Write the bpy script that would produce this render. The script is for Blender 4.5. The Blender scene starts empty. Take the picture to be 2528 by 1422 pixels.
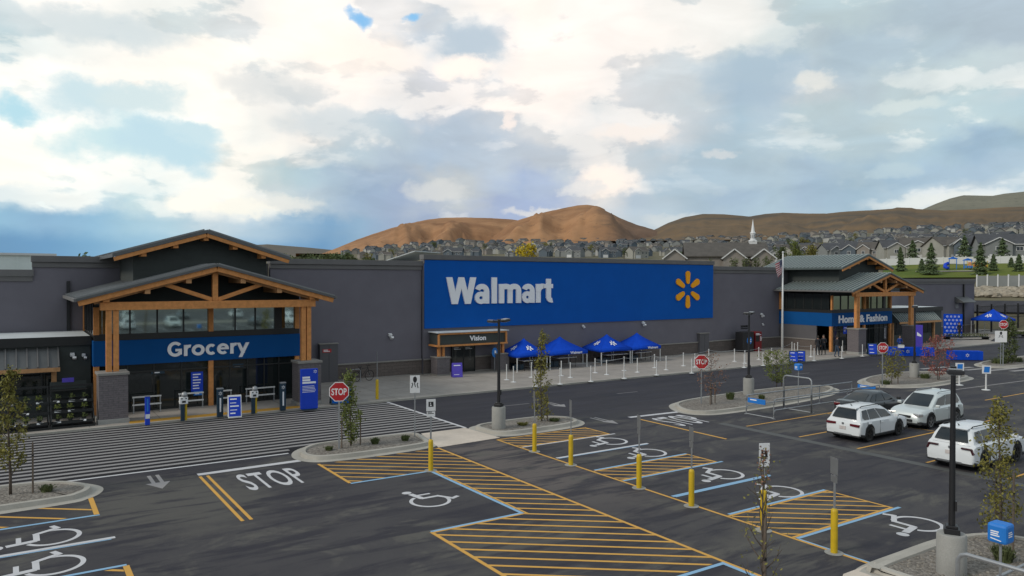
import bpy, math, random
from mathutils import Vector, Matrix
R = math.radians
rnd = random.Random(7)
scene = bpy.context.scene
col = scene.collection

# ------------------------------------------------------------------ camera
CAMZ = 6.8
F_PX, YAW, PITCH, ROLL = 1859.0, R(33.78), R(-0.70), R(0.19)
FW = Vector((math.sin(YAW)*math.cos(PITCH), math.cos(YAW)*math.cos(PITCH), math.sin(PITCH)))
_r = Vector((math.cos(YAW), -math.sin(YAW), 0)); _u = _r.cross(FW)
RT = _r*math.cos(ROLL) + _u*math.sin(ROLL)
UP = -_r*math.sin(ROLL) + _u*math.cos(ROLL)
cam = bpy.data.objects.new("camera", bpy.data.cameras.new("camera"))
col.objects.link(cam)
m = Matrix((RT, UP, -FW)).transposed().to_4x4(); m.translation = Vector((0, 0, CAMZ))
cam.matrix_world = m
cam.data.sensor_width = 36.0
cam.data.lens = 36.0*F_PX/2528.0
cam.data.clip_end = 12000
cam.data.clip_start = 0.1
scene.camera = cam
scene.view_settings.view_transform = 'Standard'
scene.view_settings.look = 'None'
scene.view_settings.exposure = 0.0
scene.view_settings.gamma = 1.0
scene.view_settings.use_curve_mapping = False
scene.cycles.max_bounces = 6
scene.cycles.use_denoising = True

def pray(x, y):
    return FW*F_PX + RT*(x-1264) + UP*(711-y)
def at(x, y, z=0.0):
    d = pray(x, y); t = (z-CAMZ)/d.z
    return (d.x*t, d.y*t)
def azel(x, y):
    d = pray(x, y)
    return math.atan2(d.x, d.y), math.atan2(d.z, math.hypot(d.x, d.y))

# ------------------------------------------------------------------ sun and sky
SUN_EL, SUN_AZ = R(36), R(-84)          # azimuth measured from +Y towards +X
sd = bpy.data.lights.new("sun", 'SUN'); sd.energy = 1.7; sd.angle = R(14); sd.color = (1.0, 0.93, 0.82)
sun = bpy.data.objects.new("sun", sd); col.objects.link(sun)
sv = Vector((math.sin(SUN_AZ)*math.cos(SUN_EL), math.cos(SUN_AZ)*math.cos(SUN_EL), math.sin(SUN_EL)))
sun.rotation_euler = (-sv).to_track_quat('-Z', 'Y').to_euler(); sun.location = sv*60+Vector((0, 0, 20))

def srgb(r, g, b):
    def f(c):
        c /= 255.0
        return c/12.92 if c <= 0.04045 else ((c+0.055)/1.055)**2.4
    return (f(r), f(g), f(b))

# cloud tones known at a few directions of the sky (direction given by where it sits above the hills)
SKY = [
 (0,600,104,146,182),(0,545,152,188,210),(70,570,128,168,198),(200,600,128,172,202),(0,500,164,200,216),(130,590,114,158,194),(250,560,156,192,214),(400,540,172,202,216),
 (560,570,170,195,212),(640,600,140,178,208),(760,590,118,158,192),(700,540,160,188,208),(880,560,150,178,200),
 (0,420,252,246,234),(120,430,250,246,236),(60,470,236,240,236),(250,450,250,248,240),(330,480,205,224,226),(150,480,210,226,230),
 (440,480,236,238,232),(520,510,240,238,230),(600,470,240,238,228),(600,520,210,220,222),(700,500,225,226,220),(720,440,190,208,212),
 (0,330,253,248,236),(110,320,255,248,236),(600,330,215,222,220),(640,360,245,238,226),(750,350,238,232,222),(540,400,248,242,230),(450,400,230,236,232),
 (850,300,240,232,224),(900,330,205,212,214),(830,400,178,196,206),(950,450,172,186,202),(900,500,165,182,200),(1000,520,165,178,200),(1080,470,198,202,204),
 (40,150,252,248,240),(0,90,200,216,218),(100,80,214,222,220),(150,20,252,246,238),(240,70,220,224,220),(330,60,226,228,224),(150,250,250,247,240),(60,200,245,246,240),
 (450,30,222,226,222),(420,130,254,247,236),(300,180,254,247,236),(600,60,232,230,226),(600,170,255,248,236),(520,260,255,248,236),(400,260,235,240,236),
 (640,200,226,224,220),(690,250,214,218,216),(760,260,224,222,220),(800,200,246,238,230),(760,90,255,246,234),(880,140,250,240,230),(950,90,245,238,232),
 (900,200,246,236,228),(960,220,222,222,222),(1020,260,226,222,220),(1000,300,190,204,212),(1050,340,180,194,208),(1150,320,190,200,210),
 (1100,130,205,212,218),(1150,90,200,208,216),(1200,150,210,214,218),(1180,60,240,236,230),(1090,190,228,224,224),(1250,40,252,242,232),
 (1130,180,250,240,232),(1240,210,250,238,228),(1330,120,252,240,232),(1350,230,248,236,228),(1300,300,236,230,224),(1300,360,205,208,212),(1270,400,190,200,210),
 (1450,60,246,238,232),(1480,160,240,232,226),(1460,280,205,210,212),(1600,120,240,234,228),(1560,200,222,220,218),(1540,330,230,224,220),(1640,320,222,220,218),(1450,350,224,222,220),
 (1400,420,196,204,212),(1500,440,240,230,220),(1480,480,236,228,220),(1340,480,165,180,206),(1280,520,172,184,208),(1560,500,176,192,206),(1640,540,200,208,212),(1680,500,176,194,206),
 (1600,400,186,200,208),(1750,60,226,226,222),(1700,180,214,218,218),(1850,120,200,210,210),(1860,200,176,194,206),(1950,120,196,208,210),(1900,250,182,196,208),(1970,200,212,218,218),
 (2000,170,184,198,206),(2100,60,200,212,212),(2080,130,176,192,202),(2200,80,184,198,206),(2300,150,186,200,206),(2450,60,182,194,202),(2528,120,186,198,206),
 (2010,200,226,224,218),(2100,250,180,196,206),(1800,330,178,196,206),(1950,340,196,208,212),(2050,300,200,212,212),(2200,250,206,216,214),(2350,220,212,222,220),(2500,190,222,226,222),(2400,250,200,214,214),
 (2528,270,180,200,206),(2300,320,176,196,206),(2450,350,160,182,200),(2150,330,192,206,210),(2050,400,186,202,208),(1850,420,184,200,208),(1750,430,180,196,206),(2250,420,166,188,204),(2450,440,162,184,202),
 (2000,470,168,186,202),(1800,500,168,186,202),(2150,480,166,188,202),(2350,490,222,226,226),(2260,500,196,208,214),(2450,480,206,216,220),(2528,460,190,206,214),(1900,540,180,198,208)]
HOLES = [(895,24,36,22,150,196,232),(1016,32,26,15,152,198,232),(25,245,48,30,188,219,228),(300,345,120,52,204,225,228),(420,355,95,55,196,219,227),(480,315,60,26,204,223,228),(240,228,120,40,206,223,227),(330,235,80,34,212,225,226)]
SKYP = []
for x, y, r, g, b in SKY:
    a, e = azel(x, y); SKYP.append((a-YAW, e, srgb(r, g, b)))
def sky_rgb(a, e):
    sw = 0; c = [0, 0, 0]
    for pa, pe, pc in SKYP:
        d2 = ((a-pa)/0.030)**2 + ((e-pe)/0.021)**2
        w = math.exp(-d2) + 1e-5/(1+d2)
        sw += w
        for i in range(3): c[i] += w*pc[i]
    return [v/sw for v in c]

class NT:                       # small node-tree helper
    def __init__(s, tree): s.t = tree
    def n(s, typ, ins=None, **kw):
        nd = s.t.nodes.new(typ)
        for k, v in kw.items(): setattr(nd, k, v)
        for k, v in (ins or {}).items():
            sock = nd.inputs[k]
            if isinstance(v, bpy.types.NodeSocket): s.t.links.new(v, sock)
            else: sock.default_value = v
        return nd
    def m(s, op, a, b=0.0, c=0.0, clamp=False):
        nd = s.t.nodes.new('ShaderNodeMath'); nd.operation = op; nd.use_clamp = clamp
        for i, v in enumerate((a, b, c)):
            if isinstance(v, bpy.types.NodeSocket): s.t.links.new(v, nd.inputs[i])
            else: nd.inputs[i].default_value = v
        return nd.outputs[0]
    def mix(s, f, a, b, blend='MIX'):
        nd = s.t.nodes.new('ShaderNodeMix'); nd.data_type = 'RGBA'; nd.blend_type = blend
        for i, v in ((0, f), (6, a), (7, b)):
            if isinstance(v, bpy.types.NodeSocket): s.t.links.new(v, nd.inputs[i])
            else: nd.inputs[i].default_value = v if not isinstance(v, tuple) else (v+(1,))[:4]
        return nd.outputs[2]
    def sstep(s, v, a, b):
        nd = s.n('ShaderNodeMapRange', {0: v, 1: a, 2: b}); nd.interpolation_type = 'SMOOTHSTEP'
        return nd.outputs[0]
    def ramp(s, f, stops, interp='LINEAR'):
        nd = s.n('ShaderNodeValToRGB', {0: f}); cr = nd.color_ramp; cr.interpolation = interp
        while len(cr.elements) < len(stops): cr.elements.new(1.0)
        for i, (p, c) in enumerate(stops):
            cr.elements[i].position = p; cr.elements[i].color = (c[0], c[1], c[2], 1)
        return nd.outputs[0]
    def noise(s, vec, scale, detail=5, rough=0.55, dist=0.0, out=0):
        return s.n('ShaderNodeTexNoise', {'Vector': vec, 'Scale': scale, 'Detail': detail, 'Roughness': rough, 'Distortion': dist}).outputs[out]

world = bpy.data.worlds.new("World"); scene.world = world; world.use_nodes = True
wt = world.node_tree; wt.nodes.clear(); W = NT(wt)
SKY_STRENGTH = 0.10
nish = W.n('ShaderNodeTexSky', sky_type='NISHITA', sun_disc=False, sun_elevation=SUN_EL, sun_rotation=SUN_AZ)
dirv = W.n('ShaderNodeTexCoord').outputs['Generated']
nrm = W.n('ShaderNodeVectorMath', {0: dirv}, operation='NORMALIZE').outputs[0]
sep = W.n('ShaderNodeSeparateXYZ', {0: nrm})
dx, dy, dz = sep.outputs
az = W.m('SUBTRACT', W.m('ARCTAN2', dx, dy), YAW)
el = W.m('ARCSINE', dz)
ae = W.n('ShaderNodeCombineXYZ', {0: az, 1: W.m('MULTIPLY', el, 1.35), 2: 0.0}).outputs[0]
# billow the cloud edges
wn = W.n('ShaderNodeTexNoise', {'Vector': ae, 'Scale': 9.0, 'Detail': 6.0, 'Roughness': 0.52}).outputs[1]
wn2 = W.n('ShaderNodeTexNoise', {'Vector': ae, 'Scale': 31.0, 'Detail': 4.0, 'Roughness': 0.5}).outputs[1]
ws = W.n('ShaderNodeSeparateXYZ', {0: wn}); ws2 = W.n('ShaderNodeSeparateXYZ', {0: wn2})
WA, WB = 0.10, 0.035
low = W.sstep(el, 0.02, 0.12)      # the layered air near the hills stays smooth
def warp(base, i):
    o = W.m('ADD', W.m('MULTIPLY', W.m('SUBTRACT', ws.outputs[i], 0.5), WA), W.m('MULTIPLY', W.m('SUBTRACT', ws2.outputs[i], 0.5), WB))
    return W.m('ADD', base, W.m('MULTIPLY', o, W.m('ADD', W.m('MULTIPLY', low, 0.8), 0.2)))
azw, elw = warp(az, 0), warp(el, 1)
NA, A0, A1 = 30, -0.64, 0.64
rows = [0.035, 0.065, 0.095, 0.125, 0.16, 0.195, 0.23, 0.265, 0.30, 0.335, 0.37]
fa = W.m('DIVIDE', W.m('SUBTRACT', azw, A0), A1-A0)
acc = None
for k, e in enumerate(rows):
    st = []
    for i in range(NA):
        a = A0+(A1-A0)*i/(NA-1)
        st.append((i/(NA-1), sky_rgb(a, e)))
    rc = W.ramp(fa, st)
    acc = rc if acc is None else W.mix(W.sstep(elw, rows[k-1]+0.004, e-0.004), acc, rc)
# fine billows of light and shade inside the cloud
st2 = W.n('ShaderNodeMapping', {'Vector': ae, 'Rotation': (0, 0, R(-24)), 'Scale': (1.0, 2.2, 1.0)}).outputs[0]
bn = W.noise(st2, 9.0, 6, 0.55, 0.5)
bl = W.m('MULTIPLY', W.m('SUBTRACT', bn, 0.5), 0.40)
gain = W.m('ADD', 1.0, W.m('MULTIPLY', bl, W.m('ADD', W.m('MULTIPLY', low, 0.75), 0.25)))
acc = W.mix(1.0, acc, W.n('ShaderNodeCombineXYZ', {0: gain, 1: gain, 2: gain}).outputs[0], 'MULTIPLY')
# crisp lit edges of the cumulus against their own shade
cn = W.noise(W.n('ShaderNodeMapping', {'Vector': ae, 'Rotation': (0, 0, R(-12)), 'Scale': (1.0, 1.5, 1.0)}).outputs[0], 8.0, 10, 0.56, 0.25)
lum = W.n('ShaderNodeRGBToBW', {0: acc}).outputs[0]
edge = W.sstep(W.m('ADD', cn, W.m('MULTIPLY', W.m('SUBTRACT', lum, 0.70), 0.55)), 0.47, 0.54)
shade = W.mix(1.0, acc, (0.87, 0.91, 0.945), 'MULTIPLY')
lit = W.mix(0.36, acc, (1.0, 0.955, 0.90))
puffy = W.m('ADD', 0.10, W.m('MULTIPLY', W.sstep(lum, 0.50, 0.74), 0.85))
acc = W.mix(W.m('MULTIPLY', low, puffy), acc, W.mix(edge, shade, lit))
wn2f = W.noise(ae, 26.0, 8, 0.65)
# separate small clouds and grey bellies
PUFFS = [(240,68,150,34,208,217,219,.8),(660,212,105,30,216,218,217,.7),(1165,105,70,46,192,204,213,.9),(1870,185,105,52,176,193,205,.8),(850,310,130,34,196,208,214,.6),(900,135,120,40,255,243,231,.5),
 (1145,168,62,28,255,244,234,.95),(1495,447,62,32,249,238,228,.95),(1440,468,50,12,226,224,222,.8),(1560,328,88,15,240,232,225,.9),(1455,352,70,16,228,226,223,.7),(1080,474,64,24,214,215,213,.8),(1255,300,18,18,248,236,228,.8),
 (700,500,70,18,232,230,223,.7),(590,515,70,16,243,240,229,.8),(480,500,44,22,250,245,234,.8),(2380,498,150,17,226,229,226,.9),(1655,546,60,16,206,212,214,.8),(1115,533,34,9,206,209,214,.8),(1335,524,80,10,214,214,216,.9),(2210,425,40,16,190,206,212,.7),(2010,200,34,18,226,225,219,.8),(2470,190,110,16,226,230,228,.7),(2240,262,70,14,214,222,219,.7),(1780,375,36,10,212,214,214,.7),(105,510,22,5,232,238,236,.9)]
wf = W.n('ShaderNodeTexNoise', {'Vector': ae, 'Scale': 38.0, 'Detail': 5.0, 'Roughness': 0.55}).outputs[1]
wfs = W.n('ShaderNodeSeparateXYZ', {0: wf})
azp = W.m('ADD', az, W.m('MULTIPLY', W.m('SUBTRACT', wfs.outputs[0], 0.5), 0.05)); elp = W.m('ADD', el, W.m('MULTIPLY', W.m('SUBTRACT', wfs.outputs[1], 0.5), 0.035))
for (hx, hy, rx, ry, r, g, b, op) in PUFFS:
    a, e = azel(hx, hy); a -= YAW
    d = W.m('ADD', W.m('POWER', W.m('DIVIDE', W.m('SUBTRACT', azp, a), rx/1859.0), 2.0), W.m('POWER', W.m('DIVIDE', W.m('SUBTRACT', elp, e), ry/1859.0), 2.0))
    acc = W.mix(W.m('MULTIPLY', W.sstep(d, 2.3, 0.15), op), acc, srgb(r, g, b))
# clear openings between the clouds
for (hx, hy, rx, ry, r, g, b) in HOLES:
    a, e = azel(hx, hy); a -= YAW
    d = W.m('ADD', W.m('POWER', W.m('DIVIDE', W.m('SUBTRACT', azw, a), rx/1859.0), 2.0), W.m('POWER', W.m('DIVIDE', W.m('SUBTRACT', elw, e), ry/1859.0), 2.0))
    acc = W.mix(W.sstep(W.m('ADD', d, W.m('MULTIPLY', W.m('SUBTRACT', wn2f, 0.5), 1.5)), 1.9, 0.10), acc, srgb(r, g, b))
# the part of the sky the photograph does not show: plain broken overcast
gn = W.noise(nrm, 2.6, 7, 0.6, 0.3)
other = W.ramp(gn, [(0.30, srgb(150, 172, 192)), (0.52, srgb(196, 206, 212)), (0.72, srgb(236, 232, 226))])
seen = W.m('MULTIPLY', W.sstep(W.m('ABSOLUTE', az), 0.85, 0.62), W.sstep(el, 0.52, 0.37))
cloud = W.mix(seen, other, acc)
cs = W.n('ShaderNodeSeparateColor', {0: cloud})
cloud = W.n('ShaderNodeCombineColor', {i: W.m('POWER', cs.outputs[i], 1.22) for i in range(3)}).outputs[0]
cloud10 = W.mix(1.0, cloud, (1/SKY_STRENGTH*1.20,)*3, 'MULTIPLY')
skyc = W.mix(0.94, nish.outputs[0], cloud10)
bg = W.n('ShaderNodeBackground', {'Color': skyc, 'Strength': SKY_STRENGTH})
wo = W.n('ShaderNodeOutputWorld', {'Surface': bg.outputs[0]})

# ------------------------------------------------------------------ materials
MATS = {}
def mat(name, c, rough=0.7, var=0.12, scale=2.0, metal=0.0, spec=0.5, bump=0.0, bscale=40.0, c2=None, coat=0.0):
    if name in MATS: return MATS[name]
    mt = bpy.data.materials.new(name); mt.use_nodes = True; T = NT(mt.node_tree)
    b = mt.node_tree.nodes['Principled BSDF']
    b.inputs['Roughness'].default_value = rough; b.inputs['Metallic'].default_value = metal
    b.inputs['Specular IOR Level'].default_value = spec
    if coat: b.inputs['Coat Weight'].default_value = coat; b.inputs['Coat Roughness'].default_value = 0.08
    pos = T.n('ShaderNodeNewGeometry').outputs['Position']
    if var > 0:
        f = T.noise(pos, scale, 6, 0.6)
        lo = tuple(max(0, v*(1-var)) for v in c); hi = tuple(min(1, v*(1+var)) for v in c)
        if c2: lo, hi = c, c2
        cc = T.ramp(f, [(0.3, lo), (0.7, hi)])
        T.t.links.new(cc, b.inputs['Base Color'])
    else: b.inputs['Base Color'].default_value = (*c, 1)
    if bump:
        bp = T.n('ShaderNodeBump', {'Strength': bump, 'Distance': 0.02, 'Height': T.noise(pos, bscale, 4, 0.6)})
        T.t.links.new(bp.outputs[0], b.inputs['Normal'])
    MATS[name] = mt
    return mt
def bsdf(mt): return mt.node_tree.nodes['Principled BSDF']

def brick_mat(name, c1, c2, mortar, w, h, rough=0.85, msize=0.012):
    mt = bpy.data.materials.new(name); mt.use_nodes = True; T = NT(mt.node_tree); b = bsdf(mt)
    p = T.n('ShaderNodeSeparateXYZ', {0: T.n('ShaderNodeNewGeometry').outputs['Position']}).outputs
    v = T.n('ShaderNodeCombineXYZ', {0: T.m('ADD', p[0], p[1]), 1: p[2], 2: 0.0}).outputs[0]
    br = T.n('ShaderNodeTexBrick', {'Vector': v, 'Color1': (*c1, 1), 'Color2': (*c2, 1), 'Mortar': (*mortar, 1), 'Scale': 1.0, 'Mortar Size': msize, 'Brick Width': w, 'Row Height': h, 'Bias': 0.0})
    n = T.noise(v, 9.0, 5)
    cc = T.mix(0.5, br.outputs[0], T.ramp(n, [(0.3, tuple(x*0.7 for x in c1)), (0.7, c2)]))
    T.t.links.new(cc, b.inputs['Base Color']); b.inputs['Roughness'].default_value = rough
    bp = T.n('ShaderNodeBump', {'Strength': 0.5, 'Distance': 0.02, 'Height': T.m('SUBTRACT', n, br.outputs[1])})
    T.t.links.new(bp.outputs[0], b.inputs['Normal'])
    MATS[name] = mt
    return mt

def asphalt_mat():
    mt = bpy.data.materials.new('asphalt'); mt.use_nodes = True; T = NT(mt.node_tree); b = bsdf(mt)
    pos = T.n('ShaderNodeNewGeometry').outputs['Position']
    st = T.n('ShaderNodeMapping', {'Vector': pos, 'Scale': (0.16, 0.85, 1.0)}).outputs[0]
    st2 = T.n('ShaderNodeMapping', {'Vector': pos, 'Scale': (0.42, 0.55, 1.0)}).outputs[0]
    base = T.ramp(T.noise(pos, 0.22, 4, 0.5), [(0.35, (0.043, 0.040, 0.045)), (0.65, (0.064, 0.060, 0.061))])
    px_ = T.n('ShaderNodeSeparateXYZ', {0: pos}).outputs[0]
    strip_ = T.m('MULTIPLY', T.m('MULTIPLY', T.sstep(px_, 14.3, 14.6), T.sstep(px_, 17.3, 16.8)), T.m('MULTIPLY', T.sstep(T.n('ShaderNodeSeparateXYZ', {0: pos}).outputs[1], 27, 26.5), T.sstep(T.n('ShaderNodeSeparateXYZ', {0: pos}).outputs[1], 14.0, 22.0)))
    base = T.mix(T.m('MULTIPLY', strip_, 0.95), base, (0.118, 0.100, 0.092))   # worn brownish crossing lane
    streak = T.sstep(T.noise(st, 1.7, 10, 0.70, 0.4), 0.47, 0.60)          # damp seal streaks along the lanes
    dust = T.sstep(T.noise(st2, 0.8, 9, 0.68, 0.6), 0.50, 0.64)          # dusty dry patches
    for (bx, by, rx, ry) in ((4.2, 24.4, 2.6, 3.2), (16.5, 12.0, 1.6, 1.5), (19.2, 13.2, 2.2, 1.0), (11.0, 16.2, 2.6, 1.0), (30.5, 21.6, 2.5, 1.0), (6.0, 14.5, 3.5, 1.2)):   # dried puddles
        q_ = T.n('ShaderNodeSeparateXYZ', {0: pos}).outputs
        dd = T.m('ADD', T.m('POWER', T.m('DIVIDE', T.m('SUBTRACT', q_[0], bx), rx), 2.0), T.m('POWER', T.m('DIVIDE', T.m('SUBTRACT', q_[1], by), ry), 2.0))
        dust = T.m('MAXIMUM', dust, T.m('MULTIPLY', T.sstep(T.m('ADD', dd, T.m('MULTIPLY', T.m('SUBTRACT', T.noise(st2, 1.6, 8, 0.66), 0.5), 3.0)), 1.6, 0.4), 0.8))
    c = T.mix(T.m('MULTIPLY', dust, 0.85), base, (0.100, 0.094, 0.082))
    c = T.mix(T.m('MULTIPLY', streak, 0.85), c, (0.022, 0.020, 0.028))
    py = T.n('ShaderNodeSeparateXYZ', {0: pos}).outputs[1]
    lane = T.sstep(py, 28.0, 29.4)                                        # the newer, darker surface of the front lane
    lc = T.ramp(T.noise(st, 0.9, 6, 0.6), [(0.35, (0.026, 0.025, 0.032)), (0.7, (0.044, 0.041, 0.048))])
    c = T.mix(T.m('MULTIPLY', lane, 0.9), c, lc)
    grit = T.noise(pos, 60.0, 3, 0.7)
    c = T.mix(0.5, c, T.ramp(grit, [(0.25, (0.35,)*3), (0.75, (0.65,)*3)]), 'OVERLAY')
    T.t.links.new(c, b.inputs['Base Color'])
    T.t.links.new(T.m('SUBTRACT', 0.86, T.m('MULTIPLY', streak, 0.12)), b.inputs['Roughness'])
    b.inputs['Specular IOR Level'].default_value = 0.3
    bp = T.n('ShaderNodeBump', {'Strength': 0.35, 'Distance': 0.01, 'Height': T.noise(pos, 90.0, 3, 0.7)})
    T.t.links.new(bp.outputs[0], b.inputs['Normal'])
    return mt

def paint_mat(name, c, wear=0.35):
    mt = bpy.data.materials.new(name); mt.use_nodes = True; T = NT(mt.node_tree); b = bsdf(mt)
    pos = T.n('ShaderNodeNewGeometry').outputs['Position']
    f = T.sstep(T.noise(pos, 5.0, 9, 0.75), 0.56, 0.72)
    cc = T.mix(T.m('MULTIPLY', f, wear), c, (0.07, 0.068, 0.066))
    cc = T.mix(0.25, cc, T.ramp(T.noise(pos, 1.1, 4), [(0.3, tuple(v*0.7 for v in c)), (0.7, c)]))
    T.t.links.new(cc, b.inputs['Base Color']); b.inputs['Roughness'].default_value = 0.75
    MATS[name] = mt
    return mt

def concrete_mat(name, c, joints=0.0):
    mt = bpy.data.materials.new(name); mt.use_nodes = True; T = NT(mt.node_tree); b = bsdf(mt)
    pos = T.n('ShaderNodeNewGeometry').outputs['Position']
    a = T.ramp(T.noise(pos, 0.7, 8, 0.65), [(0.3, tuple(v*0.80 for v in c)), (0.7, tuple(v*1.12 for v in c))])
    a = T.mix(0.35, a, T.ramp(T.noise(pos, 30.0, 4, 0.7), [(0.3, (0.38,)*3), (0.7, (0.62,)*3)]), 'OVERLAY')
    if joints:
        br = T.n('ShaderNodeTexBrick', {'Vector': pos, 'Color1': (1, 1, 1, 1), 'Color2': (0.93, 0.93, 0.93, 1), 'Mortar': (0.45, 0.44, 0.43, 1), 'Scale': 1.0, 'Mortar Size': 0.02, 'Brick Width': joints, 'Row Height': joints})
        br.offset = 0.0
        a = T.mix(0.8, a, br.outputs[0], 'MULTIPLY')
    T.t.links.new(a, b.inputs['Base Color']); b.inputs['Roughness'].default_value = 0.85
    bp = T.n('ShaderNodeBump', {'Strength': 0.2, 'Distance': 0.01, 'Height': T.noise(pos, 60.0, 4, 0.7)})
    T.t.links.new(bp.outputs[0], b.inputs['Normal'])
    MATS[name] = mt
    return mt

def gravel_mat():
    mt = bpy.data.materials.new('gravel'); mt.use_nodes = True; T = NT(mt.node_tree); b = bsdf(mt)
    pos = T.n('ShaderNodeNewGeometry').outputs['Position']
    v = T.n('ShaderNodeTexVoronoi', {'Vector': pos, 'Scale': 14.0})
    c = T.ramp(T.n('ShaderNodeSeparateColor', {0: v.outputs[1]}).outputs[0], [(0.0, (0.10, 0.085, 0.07)), (0.5, (0.19, 0.165, 0.14)), (1.0, (0.30, 0.27, 0.235))])
    c = T.mix(0.35, c, T.ramp(T.noise(pos, 1.2, 5), [(0.3, (0.12, 0.10, 0.08)), (0.7, (0.24, 0.22, 0.19))]))
    T.t.links.new(c, b.inputs['Base Color']); b.inputs['Roughness'].default_value = 0.9
    bp = T.n('ShaderNodeBump', {'Strength': 0.9, 'Distance': 0.04, 'Height': T.m('SUBTRACT', 1.0, v.outputs[0])})
    T.t.links.new(bp.outputs[0], b.inputs['Normal'])
    return mt

def hill_mat(name, ca, cb, cshrub, cloud_shade=None):
    mt = bpy.data.materials.new(name); mt.use_nodes = True; T = NT(mt.node_tree); b = bsdf(mt)
    pos = T.n('ShaderNodeNewGeometry').outputs['Position']
    st = T.n('ShaderNodeMapping', {'Vector': pos, 'Scale': (1.0, 1.0, 3.0)}).outputs[0]
    c = T.ramp(T.noise(st, 0.006, 8, 0.6, 0.8), [(0.32, ca), (0.66, cb)])
    s = T.sstep(T.noise(st, 0.05, 9, 0.72, 0.3), 0.55, 0.70)
    c = T.mix(T.m('MULTIPLY', s, 0.75), c, cshrub)
    s2 = T.sstep(T.noise(pos, 0.16, 4, 0.6), 0.66, 0.72)
    c = T.mix(T.m('MULTIPLY', s2, 0.6), c, tuple(v*0.45 for v in cshrub))
    if cloud_shade:                                   # cloud shadow painted as darker colour beyond a ragged line across the hill
        a0, wd, other = cloud_shade
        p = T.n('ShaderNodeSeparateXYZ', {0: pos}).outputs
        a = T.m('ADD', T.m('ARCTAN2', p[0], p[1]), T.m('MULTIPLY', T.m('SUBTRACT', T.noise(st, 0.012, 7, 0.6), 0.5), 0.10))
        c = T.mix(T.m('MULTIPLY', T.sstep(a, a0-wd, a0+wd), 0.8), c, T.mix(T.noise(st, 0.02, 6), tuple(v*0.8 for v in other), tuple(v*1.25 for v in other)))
    T.t.links.new(c, b.inputs['Base Color']); b.inputs['Roughness'].default_value = 0.95; b.inputs['Specular IOR Level'].default_value = 0.1
    return mt

def leaf_mat(name, c1, c2):
    mt = bpy.data.materials.new(name); mt.use_nodes = True; T = NT(mt.node_tree); b = bsdf(mt)
    g = T.n('ShaderNodeNewGeometry')
    c = T.mix(0.5, T.ramp(g.outputs['Random Per Island'], [(0.0, c1), (1.0, c2)]), T.ramp(T.noise(g.outputs['Position'], 3.0, 3), [(0.35, c1), (0.65, c2)]))
    T.t.links.new(c, b.inputs['Base Color']); b.inputs['Roughness'].default_value = 0.7
    b.inputs['Specular IOR Level'].default_value = 0.25
    b.inputs['Subsurface Weight'].default_value = 0.0
    MATS[name] = mt
    return mt

M = {}
M['asphalt'] = asphalt_mat()
M['gravel'] = gravel_mat()
M['white_paint'] = paint_mat('white_paint', (0.55, 0.54, 0.55), 0.5)
M['stripe_paint'] = paint_mat('stripe_paint', (0.285, 0.27, 0.265), 0.5)
M['yellow_paint'] = paint_mat('yellow_paint', (0.62, 0.33, 0.06), 0.45)
M['blue_paint'] = paint_mat('blue_paint', (0.24, 0.42, 0.60), 0.35)
M['walk'] = concrete_mat('walk', (0.33, 0.295, 0.26), 3.0)
M['kerb'] = concrete_mat('kerb', (0.38, 0.355, 0.31))
M['concrete'] = concrete_mat('concrete', (0.30, 0.295, 0.275))
M['ramp'] = concrete_mat('ramp_concrete', (0.57, 0.49, 0.41))
M['gutter'] = paint_mat('gutter', (0.082, 0.083, 0.080), 0.9)
M['tactile'] = mat('tactile', (0.52, 0.27, 0.03), 0.7, 0.15, 6, bump=0.4, bscale=60)
M['ground'] = hill_mat('ground', (0.115, 0.105, 0.068), (0.165, 0.145, 0.095), (0.075, 0.085, 0.05))
M['lawn'] = mat('lawn', (0.055, 0.105, 0.018), 0.95, 0.3, 0.035, c2=(0.16, 0.165, 0.032), spec=0.1)
M['wall'] = mat('wall_paint', (0.158, 0.149, 0.171), 0.9, 0.07, 0.6, bump=0.15, bscale=25, spec=0.2)
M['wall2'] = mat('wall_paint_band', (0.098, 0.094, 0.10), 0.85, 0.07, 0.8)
M['cap'] = mat('parapet_cap', (0.135, 0.13, 0.128), 0.7, 0.1, 1)
M['siding'] = mat('dark_siding', (0.042, 0.050, 0.047), 0.8, 0.12, 1.5)
M['stone'] = brick_mat('stone_veneer', (0.135, 0.118, 0.125), (0.185, 0.162, 0.165), (0.08, 0.075, 0.08), 0.42, 0.10)
M['stone2'] = brick_mat('stone_base', (0.105, 0.086, 0.076), (0.145, 0.118, 0.105), (0.07, 0.06, 0.055), 0.6, 0.2)
M['ledge'] = mat('ledge_stone', (0.24, 0.225, 0.205), 0.8, 0.1, 3)
M['timber'] = mat('timber', (0.57, 0.245, 0.080), 0.65, 0.18, 5, bump=0.2, bscale=12, spec=0.25)
M['timber2'] = mat('timber_soffit', (0.48, 0.26, 0.12), 0.7, 0.18, 5, spec=0.25)
M['metal_roof'] = mat('metal_roof', (0.105, 0.108, 0.108), 0.5, 0.1, 2, metal=0.3)
M['metal_roof2'] = mat('metal_roof_green', (0.085, 0.105, 0.102), 0.55, 0.1, 2, metal=0.2)
M['seam'] = mat('roof_seam', (0.20, 0.205, 0.205), 0.45, 0.05, 2, metal=0.2)
M['seam2'] = mat('roof_seam_green', (0.33, 0.37, 0.355), 0.45, 0.05, 2, metal=0.2)
M['white_roof'] = mat('white_roof', (0.52, 0.55, 0.56), 0.7, 0.08, 1)
M['sign_blue'] = mat('sign_blue', (0.003, 0.092, 0.40), 0.7, 0.05, 0.8, spec=0.12)
M['band_blue'] = mat('band_blue', (0.004, 0.074, 0.25), 0.7, 0.06, 0.8, spec=0.12)
M['letter'] = mat('letter_white', (0.84, 0.84, 0.86), 0.5, 0.03, 2)
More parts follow.
